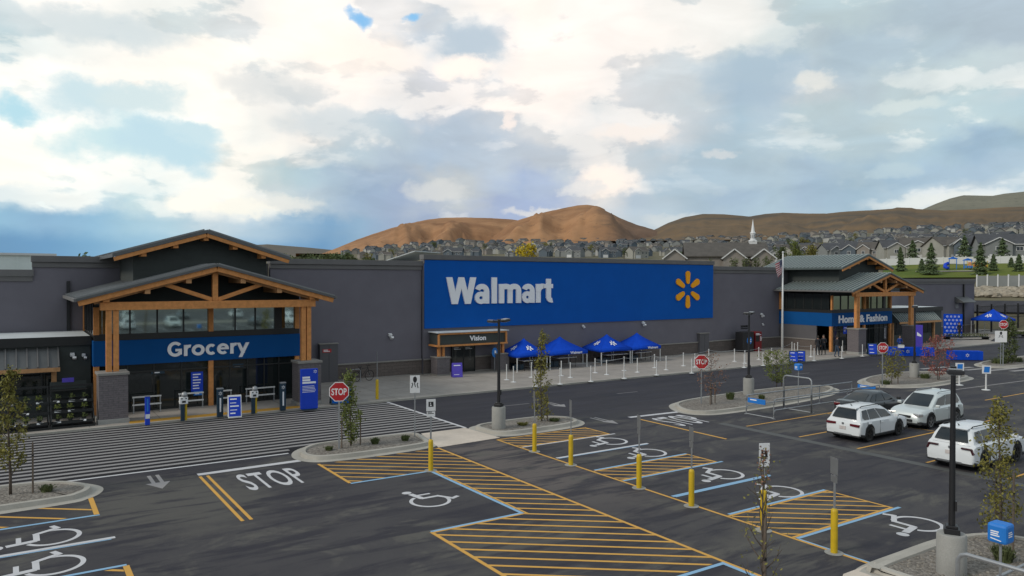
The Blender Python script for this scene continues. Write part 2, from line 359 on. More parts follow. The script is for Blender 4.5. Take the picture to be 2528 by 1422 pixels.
M['spark'] = mat('spark_orange', (0.92, 0.38, 0.012), 0.6, 0.04, 2, spec=0.2)
M['glass'] = mat('dark_glass', (0.012, 0.016, 0.016), 0.06, 0.0, spec=0.75)
M['glass2'] = mat('clerestory_glass', (0.50, 0.62, 0.60), 0.035, 0.0, metal=1.0)
M['glass3'] = mat('green_glass', (0.15, 0.20, 0.18), 0.08, 0.0, spec=0.8)
M['inside'] = mat('store_inside', (0.05, 0.046, 0.04), 0.9, 0.5, 1.5)
M['mullion'] = mat('mullion', (0.012, 0.013, 0.013), 0.5, 0.0)
M['black'] = mat('black_metal', (0.012, 0.012, 0.014), 0.45, 0.0)
M['rack'] = mat('black_rack', (0.010, 0.011, 0.011), 0.6, 0.0)
M['galv'] = mat('galvanised', (0.32, 0.33, 0.34), 0.45, 0.08, 6, metal=0.5)
M['signback'] = mat('sign_back', (0.20, 0.205, 0.21), 0.5, 0.08, 4, metal=0.4)
M['white'] = mat('white_plastic', (0.72, 0.72, 0.72), 0.5, 0.04, 3)
M['whitesteel'] = mat('white_steel', (0.62, 0.62, 0.61), 0.4, 0.05, 3)
M['red'] = mat('stop_red', (0.42, 0.012, 0.016), 0.5, 0.06, 2)
M['kiosk_red'] = mat('kiosk_red', (0.19, 0.010, 0.014), 0.5, 0.08, 3)
M['signblack'] = mat('sign_black', (0.015, 0.015, 0.017), 0.5, 0.0)
M['bollard'] = mat('bollard_yellow', (0.56, 0.37, 0.008), 0.5, 0.08, 4)
M['tent'] = mat('tent_blue', (0.006, 0.062, 0.50), 0.8, 0.08, 3, spec=0.1)
M['poster'] = mat('poster_blue', (0.018, 0.060, 0.50), 0.6, 0.06, 3, spec=0.15)
M['purple'] = mat('poster_purple', (0.085, 0.055, 0.46), 0.5, 0.06, 3)
M['navy'] = mat('navy_post', (0.006, 0.03, 0.055), 0.4, 0.05, 3)
M['azure'] = mat('azure_sign', (0.010, 0.17, 0.56), 0.55, 0.05, 3)
M['bark'] = mat('bark', (0.085, 0.065, 0.05), 0.9, 0.3, 12)
M['stake'] = mat('stake_wood', (0.13, 0.10, 0.075), 0.9, 0.2, 8)
M['tyre'] = mat('tyre', (0.010, 0.010, 0.011), 0.85, 0.0)
M['rim'] = mat('alloy', (0.26, 0.27, 0.28), 0.35, 0.0, metal=0.7)
M['rimdark'] = mat('dark_alloy', (0.035, 0.036, 0.038), 0.4, 0.0, metal=0.6)
M['cladding'] = mat('black_cladding', (0.018, 0.019, 0.020), 0.7, 0.0)
M['carglass'] = mat('car_glass', (0.010, 0.013, 0.014), 0.05, 0.0, spec=0.7)
M['carwhite'] = mat('car_white', (0.66, 0.68, 0.69), 0.45, 0.0, coat=0.25, spec=0.35)
M['carsilver'] = mat('car_silver', (0.60, 0.635, 0.62), 0.35, 0.0, metal=0.3, coat=0.4)
M['cargrey'] = mat('car_grey', (0.045, 0.05, 0.053), 0.3, 0.0, metal=0.3, coat=0.5)
M['taillight'] = mat('tail_light', (0.11, 0.008, 0.014), 0.25, 0.0)
M['headlight'] = mat('head_light', (0.42, 0.42, 0.42), 0.12, 0.0, metal=0.3)
M['plate'] = mat('plate', (0.55, 0.50, 0.48), 0.5, 0.1, 8)
M['leaf_green'] = leaf_mat('leaf_green', (0.075, 0.100, 0.024), (0.175, 0.195, 0.05))
M['leaf_dark'] = leaf_mat('leaf_dark', (0.050, 0.070, 0.024), (0.11, 0.13, 0.045))
M['leaf_olive'] = leaf_mat('leaf_olive', (0.11, 0.11, 0.028), (0.25, 0.22, 0.05))
M['leaf_rust'] = leaf_mat('leaf_rust', (0.16, 0.075, 0.05), (0.30, 0.16, 0.10))
M['leaf_red'] = leaf_mat('leaf_red', (0.16, 0.045, 0.045), (0.30, 0.12, 0.09))
M['leaf_gold'] = leaf_mat('leaf_gold', (0.36, 0.26, 0.015), (0.55, 0.42, 0.03))
M['leaf_pine'] = leaf_mat('leaf_pine', (0.065, 0.10, 0.045), (0.14, 0.185, 0.08))
M['grass_tuft'] = leaf_mat('grass_tuft', (0.06, 0.075, 0.03), (0.13, 0.15, 0.06))
for nm, c in (('a', (0.20, 0.21, 0.205)), ('b', (0.30, 0.295, 0.26)), ('c', (0.10, 0.125, 0.15)), ('d', (0.24, 0.215, 0.19)), ('e', (0.40, 0.40, 0.38))):
    M['house_'+nm] = mat('house_wall_'+nm, c, 0.85, 0.08, 0.4)
M['shingle'] = mat('shingle', (0.060, 0.062, 0.068), 0.9, 0.2, 0.8)
M['shingle2'] = mat('shingle_brown', (0.085, 0.075, 0.065), 0.9, 0.2, 0.8)
M['pale_panel'] = mat('pale_panel', (0.62, 0.68, 0.66), 0.7, 0.06, 0.3)
M['trim'] = mat('white_trim', (0.58, 0.58, 0.57), 0.6, 0.0)
M['housewin'] = mat('house_window', (0.03, 0.036, 0.042), 0.1, 0.0)
M['skin'] = mat('skin', (0.36, 0.21, 0.15), 0.6, 0.0)
M['cloth_dark'] = mat('dark_cloth', (0.016, 0.018, 0.024), 0.9, 0.0)
M['cloth_jean'] = mat('denim', (0.035, 0.06, 0.10), 0.9, 0.1, 8)
M['cloth_blue'] = mat('blue_shirt', (0.01, 0.05, 0.25), 0.85, 0.1, 8)
M['hair'] = mat('hair', (0.02, 0.014, 0.01), 0.8, 0.0)

# ------------------------------------------------------------------ mesh helpers
class MB:
    def __init__(s): s.v = []; s.f = []; s.mi = []; s.cur = 0
    def face(s, *idx): s.f.append(idx); s.mi.append(s.cur)
    def add(s, pts): b = len(s.v); s.v.extend(tuple(p) for p in pts); return b
    def quad(s, *p): b = s.add(p); s.face(*range(b, b+len(p)))
    def box(s, x0, x1, y0, y1, z0, z1):
        b = s.add([(x, y, z) for z in (z0, z1) for y in (y0, y1) for x in (x0, x1)])
        for q in ((0, 2, 3, 1), (4, 5, 7, 6), (0, 1, 5, 4), (2, 6, 7, 3), (0, 4, 6, 2), (1, 3, 7, 5)): s.face(*(b+i for i in q))
        return s
    def cbox(s, c, size, rz=0.0, rx=0.0, ry=0.0):
        mt = Matrix.Translation(c) @ Matrix.Rotation(rz, 4, 'Z') @ Matrix.Rotation(ry, 4, 'Y') @ Matrix.Rotation(rx, 4, 'X')
        hx, hy, hz = (v/2 for v in size); n0 = len(s.v); s.box(-hx, hx, -hy, hy, -hz, hz)
        for i in range(n0, len(s.v)): s.v[i] = tuple(mt @ Vector(s.v[i]))
        return s
    def bar(s, a, b, w, h, up=(0, 0, 1)):       # square bar from a to b, width w (side) and height h
        a, b = Vector(a), Vector(b); d = (b-a).normalized(); up = Vector(up)
        if abs(d.dot(up)) > 0.99: up = Vector((0, 1, 0))
        sd_ = d.cross(up).normalized(); u2 = sd_.cross(d)
        q = [(-w/2, -h/2), (w/2, -h/2), (w/2, h/2), (-w/2, h/2)]
        n0 = s.add([e+sd_*x+u2*y for e in (a, b) for x, y in q])
        for i in range(4): j = (i+1) % 4; s.face(n0+i, n0+j, n0+4+j, n0+4+i)
        s.face(n0+3, n0+2, n0+1, n0); s.face(n0+4, n0+5, n0+6, n0+7)
        return s
    def prism(s, poly, axis, a, b):             # polygon extruded along an axis ('x','y','z')
        def P(p, t): return {'x': (t, p[0], p[1]), 'y': (p[0], t, p[1]), 'z': (p[0], p[1], t)}[axis]
        n = len(poly); n0 = s.add([P(p, a) for p in poly]+[P(p, b) for p in poly])
        s.face(*range(n0, n0+n)); s.face(*reversed(range(n0+n, n0+2*n)))
        for i in range(n): j = (i+1) % n; s.face(n0+i, n0+n+i, n0+n+j, n0+j)
        return s
    def tube(s, pts, r, n=8, cap=True):
        pts = [Vector(p) for p in pts]; rs = r if isinstance(r, (list, tuple)) else [r]*len(pts)
        rings = []; prev = None
        for i, p in enumerate(pts):
            d = (pts[min(i+1, len(pts)-1)]-pts[max(i-1, 0)]).normalized()
            if prev is None:
                ref = Vector((0, 0, 1)) if abs(d.z) < 0.9 else Vector((1, 0, 0))
                a = d.cross(ref).normalized()
            else: a = (prev-d*prev.dot(d)).normalized()
            prev = a; b = d.cross(a)
            rings.append(s.add([p+(a*math.cos(t*2*math.pi/n)+b*math.sin(t*2*math.pi/n))*rs[i] for t in range(n)]))
        for k in range(len(rings)-1):
            for i in range(n): j = (i+1) % n; s.face(rings[k]+i, rings[k]+j, rings[k+1]+j, rings[k+1]+i)
        if cap:
            s.face(*reversed(range(rings[0], rings[0]+n))); s.face(*range(rings[-1], rings[-1]+n))
        return s
    def cyl(s, x, y, z0, z1, r0, r1=None, n=20):
        return s.tube([(x, y, z0), (x, y, z1)], [r0, r0 if r1 is None else r1], n)
    def lathe(s, x, y, prof, n=20):             # prof: list of (r, z)
        return s.tube([(x, y, z) for r, z in prof], [max(r, 1e-4) for r, z in prof], n)
    def flat(s, poly, z): b = s.add([(p[0], p[1], z) for p in poly]); s.face(*range(b, b+len(poly))); return s
    def ground_bar(s, a, b, w, z, ext=0.0):
        a, b = Vector(a), Vector(b); d = (b-a).normalized(); n = Vector((-d.y, d.x))*w/2; a = a-d*ext; b = b+d*ext
        return s.flat([a-n, b-n, b+n, a+n], z)
    def build(s, name, mats, parent=None, smooth=False, bevel=0.0, local=False, auto=None):
        me = bpy.data.meshes.new(name); me.from_pydata(s.v, [], s.f)
        for mm in (mats if isinstance(mats, (list, tuple)) else [mats]): me.materials.append(mm)
        if any(s.mi): me.polygons.foreach_set('material_index', s.mi)
        me.validate()
        bm = bmesh.new(); bm.from_mesh(me)
        bmesh.ops.recalc_face_normals(bm, faces=bm.faces); bm.to_mesh(me); bm.free()
        if smooth: me.polygons.foreach_set('use_smooth', [True]*len(me.polygons))
        return link(name, me, parent, bevel, local, auto)
import bmesh
def link(name, me, parent=None, bevel=0.0, local=False, auto=None):
    o = bpy.data.objects.new(name, me); col.objects.link(o)
    if parent is not None:
        o.parent = parent
        if not local: o.location = -wloc(parent)       # mesh given in world coordinates
    if bevel:
        md = o.modifiers.new('bevel', 'BEVEL'); md.width = bevel; md.segments = 2; md.limit_method = 'ANGLE'; md.angle_limit = R(35)
    if auto:
        md = o.modifiers.new('smooth_angle', 'EDGE_SPLIT'); md.split_angle = R(auto)
    return o
def wloc(o):
    v = Vector(o.location); p = o.parent
    while p is not None: v += Vector(p.location); p = p.parent
    return v
def tag(o, label, cat, group=None, kind=None):
    o['label'] = label; o['category'] = cat
    if group: o['group'] = group
    if kind: o['kind'] = kind
    return o
def thing(name, label, cat, loc=(0, 0, 0), rz=0.0, group=None):
    o = bpy.data.objects.new(name, None); col.objects.link(o); o.empty_display_size = 0.3
    o.location = loc; o.rotation_euler = (0, 0, rz)
    return tag(o, label, cat, group)
def struct(o): o['kind'] = 'structure'; return o
def copy_tree(o, parent=None):
    c = o.copy(); col.objects.link(c)
    if parent is not None: c.parent = parent
    for ch in list(o.children): copy_tree(ch, c)
    return c
def place(o, loc, rz=None, label=None, scale=None):
    o.location = loc
    if rz is not None: o.rotation_euler = (0, 0, rz)
    if label: o['label'] = label
    if scale: o.scale = (scale,)*3 if not isinstance(scale, tuple) else scale
    return o
def text_mesh(body, w, h, depth=0.0, bold=0.02, shear=0.0, space=1.0):
    """built-in lettering fitted to w x h, in the XZ plane facing -Y, lower left at the origin"""
    cu = bpy.data.curves.new('lettering', 'FONT'); cu.body = body; cu.size = 1; cu.offset = bold; cu.space_character = space
    cu.extrude = 0.5 if depth else 0.0; cu.resolution_u = 4
    o = bpy.data.objects.new('lettering', cu); col.objects.link(o)
    dg = bpy.context.evaluated_depsgraph_get()
    me = bpy.data.meshes.new_from_object(o.evaluated_get(dg), depsgraph=dg)
    bpy.data.objects.remove(o); bpy.data.curves.remove(cu)
    xs = [v.co.x for v in me.vertices]; ys = [v.co.y for v in me.vertices]
    x0, x1, y0, y1 = min(xs), max(xs), min(ys), max(ys)
    for v in me.vertices:
        x, y, z = v.co
        v.co = ((x-x0)/(x1-x0)*w, -z*depth, (y-y0)/(y1-y0)*h)
    return me
def lettering(body, x, y, z, w, h, mt, parent, depth=0.0, bold=0.02, name='lettering', face='-y', space=1.0):
    me = text_mesh(body, w, h, depth, bold, space=space); me.materials.append(mt)
    for v in me.vertices:
        a, b, c = v.co
        if face == '-y': v.co = (x+a, y+b, z+c)
        elif face == '+x': v.co = (x-b, y+a, z+c)
        elif face == '-x': v.co = (x+b, y-a, z+c)
        elif face == '+y': v.co = (x-a, y-b, z+c)
        elif face == 'ground': v.co = (x+a, y+c, z)
    return link(name, me, parent)
def bars(mb, x, y, z, w, rows, lh=0.03, gap=0.03, face='-y', rseed=1):
    """rows of short bars: small print too fine to read in the photograph"""
    q = random.Random(rseed)
    for i in range(rows):
        ww = w*q.uniform(0.6, 1.0); zz = z-i*(lh+gap)
        if face == '-y': mb.quad((x, y, zz), (x+ww, y, zz), (x+ww, y, zz+lh), (x, y, zz+lh))
        elif face == '+x': mb.quad((x, y, zz), (x, y+ww, zz), (x, y+ww, zz+lh), (x, y, zz+lh))
        elif face == '-x': mb.quad((x, y, zz), (x, y-ww, zz), (x, y-ww, zz+lh), (x, y, zz+lh))
    return mb
def capsule(a, b, ra, rb, n=8):
    a, b = Vector(a), Vector(b); d = (b-a).normalized(); ang = math.atan2(d.y, d.x); out = []
    for i in range(n+1): t = ang-math.pi/2+math.pi*i/n; out.append((b.x+rb*math.cos(t), b.y+rb*math.sin(t)))
    for i in range(n+1): t = ang+math.pi/2+math.pi*i/n; out.append((a.x+ra*math.cos(t), a.y+ra*math.sin(t)))
    return out
def spark(mb, cx, cz, r, P, y0=0.0, y1=None):
    """six-petal burst emblem; P maps (x, z, depth) to space"""
    for k in range(6):
        t = math.pi/2+k*math.pi/3; d = (math.cos(t), math.sin(t))
        o = capsule((cx+d[0]*r*0.42, cz+d[1]*r*0.42), (cx+d[0]*r*0.83, cz+d[1]*r*0.83), r*0.12, r*0.17, 6)
        if y1 is None: b = mb.add([P(x, z, y0) for x, z in o]); mb.face(*range(b, b+len(o)))
        else:
            n = len(o); b = mb.add([P(x, z, y0) for x, z in o]+[P(x, z, y1) for x, z in o])
            mb.face(*range(b, b+n))
            for i in range(n): j = (i+1) % n; mb.face(b+i, b+n+i, b+n+j, b+j)
    return mb

# ------------------------------------------------------------------ terrain, hills
def lerp(a, b, t): return a+(b-a)*t
def interp(x, pts):
    if x <= pts[0][0]: return pts[0][1]
    for (a, va), (b, vb) in zip(pts, pts[1:]):
        if x <= b: return va+(vb-va)*(x-a)/(b-a)
    return pts[-1][1]
def hash2(i, j, s=0):
    n = (i*374761393+j*668265263+s*1442695041) & 0xffffffff
    n = ((n ^ (n >> 13))*1274126177) & 0xffffffff
    return ((n ^ (n >> 16)) & 0xffff)/65535.0
def vnoise(x, y, s=0):
    i, j = math.floor(x), math.floor(y); fx, fy = x-i, y-j
    fx = fx*fx*(3-2*fx); fy = fy*fy*(3-2*fy)
    return lerp(lerp(hash2(i, j, s), hash2(i+1, j, s), fx), lerp(hash2(i, j+1, s), hash2(i+1, j+1, s), fx), fy)
def fbm(x, y, s=0, o=4):
    v, a = 0, 0.5
    for k in range(o): v += a*vnoise(x*2**k, y*2**k, s+k); a *= 0.5
    return v
def terr(x, y):
    r = math.hypot(x, y); a = math.degrees(math.atan2(x, y))
    k = interp(a, [(-60, 0), (-25, 0.3), (0, 0.42), (12, 0.55), (19, 0.62), (23, 0.76), (29, 0.93), (36, 0.93), (52, 1.0), (62, 1.12), (70, 1.15), (85, 0.8), (110, 0)])
    z = interp(r, [(0, 0), (122, 0), (140, 3.4), (158, 5.6), (176, 7.2), (204, 9.2), (250, 10.9), (300, 13.2), (400, 18.4), (450, 21.6), (500, 25.5), (600, 34), (700, 42.5), (800, 48), (900, 50), (4000, 50)])
    return z*k
mb = MB()
RAD = [0, 40, 80, 110, 118, 122, 126, 131, 136, 141, 147, 153, 160, 168, 177, 188, 200, 215, 232, 250, 275, 305, 340, 380, 420, 470, 530, 600, 700, 800, 900, 1200, 1800, 2600, 3600]
NAZ = 240
for r in RAD:
    for k in range(NAZ):
        a = 2*math.pi*k/NAZ; x, y = r*math.sin(a), r*math.cos(a)
        mb.v.append((x, y, terr(x, y)-0.06))
for i in range(len(RAD)-1):
    for k in range(NAZ):
        j = (k+1) % NAZ; mb.face(i*NAZ+k, i*NAZ+j, (i+1)*NAZ+j, (i+1)*NAZ+k)
struct(mb.build('ground', M['ground'], smooth=True))

def ridge(name, sky, d0, d1, z0, mt, seed, over=0.5, rough=0.05, gully=9.0, d1b=None, shape_p=1.05, step=6, spurs=()):
    """a real hill: its crest stands d1 metres off, its foot d0; rows run from foot over the crest and down behind"""
    mb = MB(); xs = []; x = sky[0][0]
    while x <= sky[-1][0]: xs.append(x); x += step
    T_ = [i/16 for i in range(17)]+[1.06, 1.14, 1.25, 1.4, 1.6]
    for i, px in enumerate(xs):
        py = interp(px, sky); a, e = azel(px, py)
        D1 = lerp(d1, d1b or d1, i/(len(xs)-1)); zr = CAMZ+D1*math.tan(e)
        for t in T_:
            D = d0+(D1-d0)*t
            h = (t**shape_p*(1-0.25*t*(1-t)) if t <= 1 else max(0, 1-(t-1)*(t-1)*2.2))
            wv = (fbm(i*step/gully/6, t*2.5, seed)-0.47)*rough*4*(1-abs(2*t-1)**2.0) if t < 1 else 0
            wv += (fbm(i*step/14, t*11, seed+9, 3)-0.44)*rough*1.1*(t*(1-t)*4 if t < 1 else 0)
            for (pc, pf, amp, wd) in spurs:
                if t < 1.0: c_ = lerp(pf, pc, t); dd = abs(px-c_)/wd; wv += amp*math.exp(-dd**1.3)*min(1.0, 4.6*t*(1-t)**1.4)
            if t < 1: wv *= min(1.0, 2.2*(1-t))
            z = z0+(zr-z0)*(h+wv)
            if abs(t-1) < 1e-6: z = zr+(fbm(i*0.9, 3.3, seed+4, 3)-0.44)*rough*10
            mb.v.append((D*math.sin(a), D*math.cos(a), z))
    n = len(T_)
    for i in range(len(xs)-1):
        for j in range(n-1): mb.face(i*n+j, (i+1)*n+j, (i+1)*n+j+1, i*n+j+1)
    return struct(mb.build(name, mt, smooth=True))
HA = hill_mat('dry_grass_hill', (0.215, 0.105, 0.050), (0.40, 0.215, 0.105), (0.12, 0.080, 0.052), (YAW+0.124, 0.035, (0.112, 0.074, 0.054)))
HB = hill_mat('dark_grass_hill', (0.088, 0.074, 0.058), (0.185, 0.120, 0.064), (0.070, 0.074, 0.052))
HC = hill_mat('grey_scrub_hill', (0.15, 0.145, 0.115), (0.20, 0.19, 0.145), (0.08, 0.09, 0.07))
HD = hill_mat('far_ridge_earth', (0.125, 0.115, 0.10), (0.15, 0.13, 0.105), (0.09, 0.085, 0.08))
ridge('far_ridge', [(300, 640), (520, 618), (600, 606), (660, 603), (710, 607), (760, 611), (830, 618), (960, 650)], 1900, 2500, 20, HD, 3, rough=0.03)
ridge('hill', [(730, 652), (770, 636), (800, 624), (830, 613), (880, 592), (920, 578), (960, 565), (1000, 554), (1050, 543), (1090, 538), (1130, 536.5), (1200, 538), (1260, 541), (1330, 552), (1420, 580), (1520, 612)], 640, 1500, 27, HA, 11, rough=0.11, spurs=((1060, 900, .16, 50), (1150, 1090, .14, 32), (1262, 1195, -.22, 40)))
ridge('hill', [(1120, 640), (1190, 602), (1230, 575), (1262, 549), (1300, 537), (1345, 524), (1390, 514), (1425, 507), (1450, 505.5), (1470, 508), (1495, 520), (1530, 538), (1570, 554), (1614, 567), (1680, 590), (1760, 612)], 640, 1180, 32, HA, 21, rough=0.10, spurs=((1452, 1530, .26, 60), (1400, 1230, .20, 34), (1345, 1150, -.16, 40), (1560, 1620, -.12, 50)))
ridge('hill', [(1500, 610), (1560, 586), (1614, 568), (1650, 550), (1690, 536), (1735, 528), (1790, 529), (1850, 534.5), (1890, 528), (1930, 525), (1990, 527), (2040, 527), (2090, 522), (2150, 519), (2205, 515), (2215, 512), (2250, 513), (2262, 516), (2330, 519.5), (2400, 517), (2470, 512), (2528, 510), (2640, 502), (2800, 500)], 660, 1300, 40, HB, 33, rough=0.06, spurs=((1740, 1700, .06, 90), (1930, 1880, .05, 80), (2215, 2100, .05, 110), (2420, 2330, .06, 90)))
ridge('mountain', [(2140, 560), (2220, 535), (2280, 516), (2310, 503), (2345, 490), (2378, 482), (2410, 482.5), (2450, 483.5), (2480, 478), (2528, 473), (2620, 462), (2800, 470)], 1500, 2300, 60, HC, 41, rough=0.06)

# ------------------------------------------------------------------ parking lot, walkway, kerbs
SW = 0.10
lot = MB(); lot.quad((-70, -90, 0), (140, -90, 0), (140, 60, 0), (-70, 60, 0))
lot = struct(lot.build('parking_lot', M['asphalt']))
sw = MB(); sw.box(-40, 90, 38.3, 47.6, -0.03, SW)
side = struct(sw.build('sidewalk', M['walk']))
kb = MB(); kb.box(-40, 90, 38.12, 38.3, -0.03, SW+0.002)
k_ = kb.build('kerb', M['kerb'], side)
tp = MB(); tp.box(4.62, 13.05, 38.36, 39.02, SW, SW+0.006); tp.build('tactile_paving', M['tactile'], side)
tp = MB(); tp.box(14.2, 16.4, 38.36, 39.0, SW, SW+0.006); tp.build('tactile_paving', M['ledge'], side)
apr = MB(); apr.flat([(86, 38.3), (104, 44.5), (140, 47.5), (140, 52), (86, 52)], 0.06)
struct(apr.build('garden_centre_apron', M['walk']))
# flush concrete ramp between two islands
rp = MB(); rp.flat([(14.35, 26.72), (17.45, 26.95), (17.25, 29.6), (15.0, 29.55)], 0.012)
struct(rp.build('crossing_ramp', M['ramp']))
rp = MB(); rp.flat([(12.6, 3.0), (17.3, 3.0), (17.3, 10.12), (16.0, 10.12), (15.0, 9.6)], 0.010)
struct(rp.build('corner_ramp', M['ramp']))

def smooth_loop(pts, n=6):
    out = []; k = len(pts)
    for i in range(k):
        p0, p1, p2, p3 = (Vector(pts[(i+j-1) % k]) for j in range(4))
        for t in range(n):
            t /= n
            out.append(0.5*((2*p1)+(p2-p0)*t+(2*p0-5*p1+4*p2-p3)*t*t+(3*p1-p0-3*p2+p3)*t**3))
    return out
def inset(pts, d):
    k = len(pts); out = []
    area = sum(pts[i].x*pts[(i+1) % k].y-pts[(i+1) % k].x*pts[i].y for i in range(k)); sg = 1 if area > 0 else -1
    for i in range(k):
        t = (pts[(i+1) % k]-pts[i-1]).normalized(); nn = Vector((-t.y, t.x))*sg
        out.append(pts[i]+nn*d)
    return out
def island(pts, n=6, gutter=0.32, straight=False):
    o = [Vector(p) for p in pts] if straight else smooth_loop(pts, n)
    ring = [(o, 0.008), (inset(o, gutter), 0.014), (inset(o, gutter+0.04), 0.15), (inset(o, gutter+0.20), 0.155), (inset(o, gutter+0.22), 0.09)]
    mb = MB(); bs = [mb.add([(p.x, p.y, z) for p in q]) for q, z in ring]; k = len(o)
    for a, b in zip(bs, bs[1:]):
        for i in range(k): j = (i+1) % k; mb.face(a+i, a+j, b+j, b+i)
    root = struct(mb.build('kerb_island', M['kerb']))
    g = MB(); g.flat([(p.x, p.y) for p in inset(o, gutter+0.21)], 0.10); g.build('gravel_bed', M['gravel'], root)
    return root
island([(8.9, 28.1), (9.35, 29.3), (10.5, 29.95), (12.6, 29.88), (14.3, 29.78), (14.95, 29.3), (14.85, 28.3), (14.6, 27.3), (14.0, 26.85), (12.2, 26.7), (10.4, 26.75), (9.3, 27.1)])
island([(17.15, 28.4), (17.2, 29.2), (17.8, 29.75), (19.2, 29.95), (21.4, 29.9), (22.6, 29.15), (22.85, 28.2), (22.4, 27.35), (21.4, 26.95), (19.4, 26.85), (18.0, 26.95), (17.3, 27.5)])
island([(28.4, 27.0), (28.9, 28.2), (30.0, 29.2), (32.2, 29.7), (36.5, 29.9), (40.8, 29.75), (43.1, 28.7), (42.6, 27.3), (40.0, 26.2), (36.0, 25.65), (32.3, 25.5), (29.6, 25.6), (28.6, 26.2)])
island([(45.6, 27.0), (46.5, 28.5), (48.5, 29.5), (51.0, 29.95), (54.6, 29.85), (56.6, 28.6), (56.6, 26.8), (55.4, 25.4), (52.0, 24.95), (48.9, 24.9), (46.6, 25.6)])
island([(-9, 29.3), (-4, 29.35), (0.0, 29.35), (1.5, 28.95), (2.35, 28.0), (2.5, 27.2), (2.05, 26.4), (1.0, 26.05), (-4, 25.95), (-9, 25.9)])
island([(16.6, 10.15), (18.5, 10.2), (20.4, 10.15), (21.6, 9.75), (22.3, 8.7), (22.5, 7.0), (22.4, 4.8), (22.0, 3.6), (20.5, 3.2), (18, 3.2), (16.9, 3.4), (16.5, 5.0), (16.4, 8.0), (16.35, 9.7)])
island([(63.0, 28.0), (64.5, 29.6), (68, 30.3), (76, 30.5), (86, 30.4), (87, 28.5), (86, 26.9), (76, 26.7), (70, 26.5), (65, 26.7)])
island([(9.6, 5.2), (9.5, 7.0), (9.7, 8.6), (10.4, 9.1), (11.2, 8.7), (11.4, 7.0), (11.3, 5.2), (10.4, 4.7)])

# ------------------------------------------------------------------ painted markings (parts of the lot)
ZM = 0.004
def mark(name, mb, mt): return mb.build(name, M[mt], lot)
cw = MB(); cw.flat([(-12, 28.95), (9.1, 28.95), (17.2, 29.95), (17.2, 38.1), (-12, 38.1)], 0.003)
cb = cw.build('crosswalk_seal', mat('seal_coat', (0.019, 0.018, 0.020), 0.85, 0.25, 1.5, spec=0.2), lot)
cw = MB()
for k in range(16):
    y = 29.45+k*0.545; xe = 17.2 if y > 29.9 else 9.2
    cw.quad((-12, y, ZM+0.003), (xe, y, ZM+0.003), (xe, y+0.24, ZM+0.003), (-12, y+0.24, ZM+0.003))
mark('crosswalk_stripes', cw, 'stripe_paint')
cw = MB(); cw.ground_bar((17.28, 29.6), (17.28, 38.1), 0.16, ZM+0.004); cw.ground_bar((-12, 29.0), (9.0, 29.0), 0.15, ZM+0.004); pass
mark('crosswalk_edge_line', cw, 'white_paint')

def clip_hatch(poly, dirv_, pitch, w, name='hatch_lines', phase=0.0):
    """diagonal lines clipped to the inside of a polygon"""
    d = Vector(dirv_).normalized(); n = Vector((-d.y, d.x)); P = [Vector(p) for p in poly]; mb = MB()
    lo = min(p.dot(n) for p in P); hi = max(p.dot(n) for p in P); s = lo+pitch*(0.5+phase)
    while s < hi:
        def cross(sv_):
            out = []
            for i in range(len(P)):
                a, b = P[i], P[(i+1) % len(P)]; da, db = a.dot(n)-sv_, b.dot(n)-sv_
                if (da < 0) != (db < 0): out.append((a+(b-a)*(da/(da-db))).dot(d))
            return sorted(out)
        c1, c2 = cross(s-w/2), cross(s+w/2)
        if len(c1) == len(c2):
            for k in range(0, len(c1)-1, 2):
                q = [d*c1[k]+n*(s-w/2), d*c1[k+1]+n*(s-w/2), d*c2[k+1]+n*(s+w/2), d*c2[k]+n*(s+w/2)]
                mb.flat(q, ZM)
        s += pitch
    return mark(name, mb, 'yellow_paint')
HD_ = (1.0, -0.79)
mid = [(9.45, 26.7), (9.45, 23.7), (12.42, 23.7), (12.42, 17.85), (9.45, 17.85), (9.45, 12.2), (14.25, 12.2), (14.25, 26.65)]
clip_hatch(mid, HD_, 0.50, 0.10)
def border(pts, mt, w=0.11, z=ZM+0.002, off=0.0, name='border_line'):
    mb = MB()
    for i, (a, b) in enumerate(zip(pts, pts[1:])): mb.ground_bar(a, b, w, z+0.0008*(i % 2), ext=w/2 if i % 2 else 0)
    return mark(name, mb, mt)
border([(14.3, 26.7), (14.3, 11.0)], 'yellow_paint', 0.11)
border([(9.4, 26.75), (9.4, 23.68)], 'yellow_paint'); border([(9.4, 17.9), (9.4, 12.1)], 'yellow_paint')
border([(9.4, 23.62), (12.36, 23.62), (12.36, 17.93), (9.4, 17.93)], 'blue_paint', 0.12, name='stall_border')
border([(12.48, 23.62), (12.48, 17.84), (9.5, 17.84)], 'yellow_paint', 0.08)
border([(9.4, 12.1), (14.2, 12.1), (14.2, 9.0)], 'blue_paint', 0.12, name='stall_border')
# right row of accessible stalls
border([(17.12, 26.7), (17.12, 10.1)], 'yellow_paint', 0.10, name='row_line')
for y0, y1, blue in ((24.98, 26.75, 0), (18.98, 20.5, 1), (12.25, 14.5, 1)):
    x1 = 21.9; poly = [(17.2, y0+0.1), (x1, y0+0.1), (x1, y1-0.1), (17.2, y1-0.1)]
    clip_hatch(poly, HD_, 0.46, 0.09)
    border([(17.18, y1-0.06), (x1, y1-0.06), (x1, y0+0.06), (17.18, y0+0.06)], 'yellow_paint', 0.09)
    border([(17.3, y1+0.05), (x1+0.05, y1+0.05)], 'blue_paint' if blue else 'white_paint', 0.11, name='stall_border') if blue else None
    border([(17.2, y0-0.05), (x1+0.25, y0-0.05)], 'blue_paint' if blue else 'white_paint', 0.11, name='stall_border')
for y in (22.72, 16.72): border([(17.25, y), (22.0, y)], 'white_paint' if y > 20 else 'blue_paint', 0.15, name='stall_line'); border([(17.3, y-0.1), (21.9, y-0.1)], 'blue_paint', 0.05, name='stall_line')
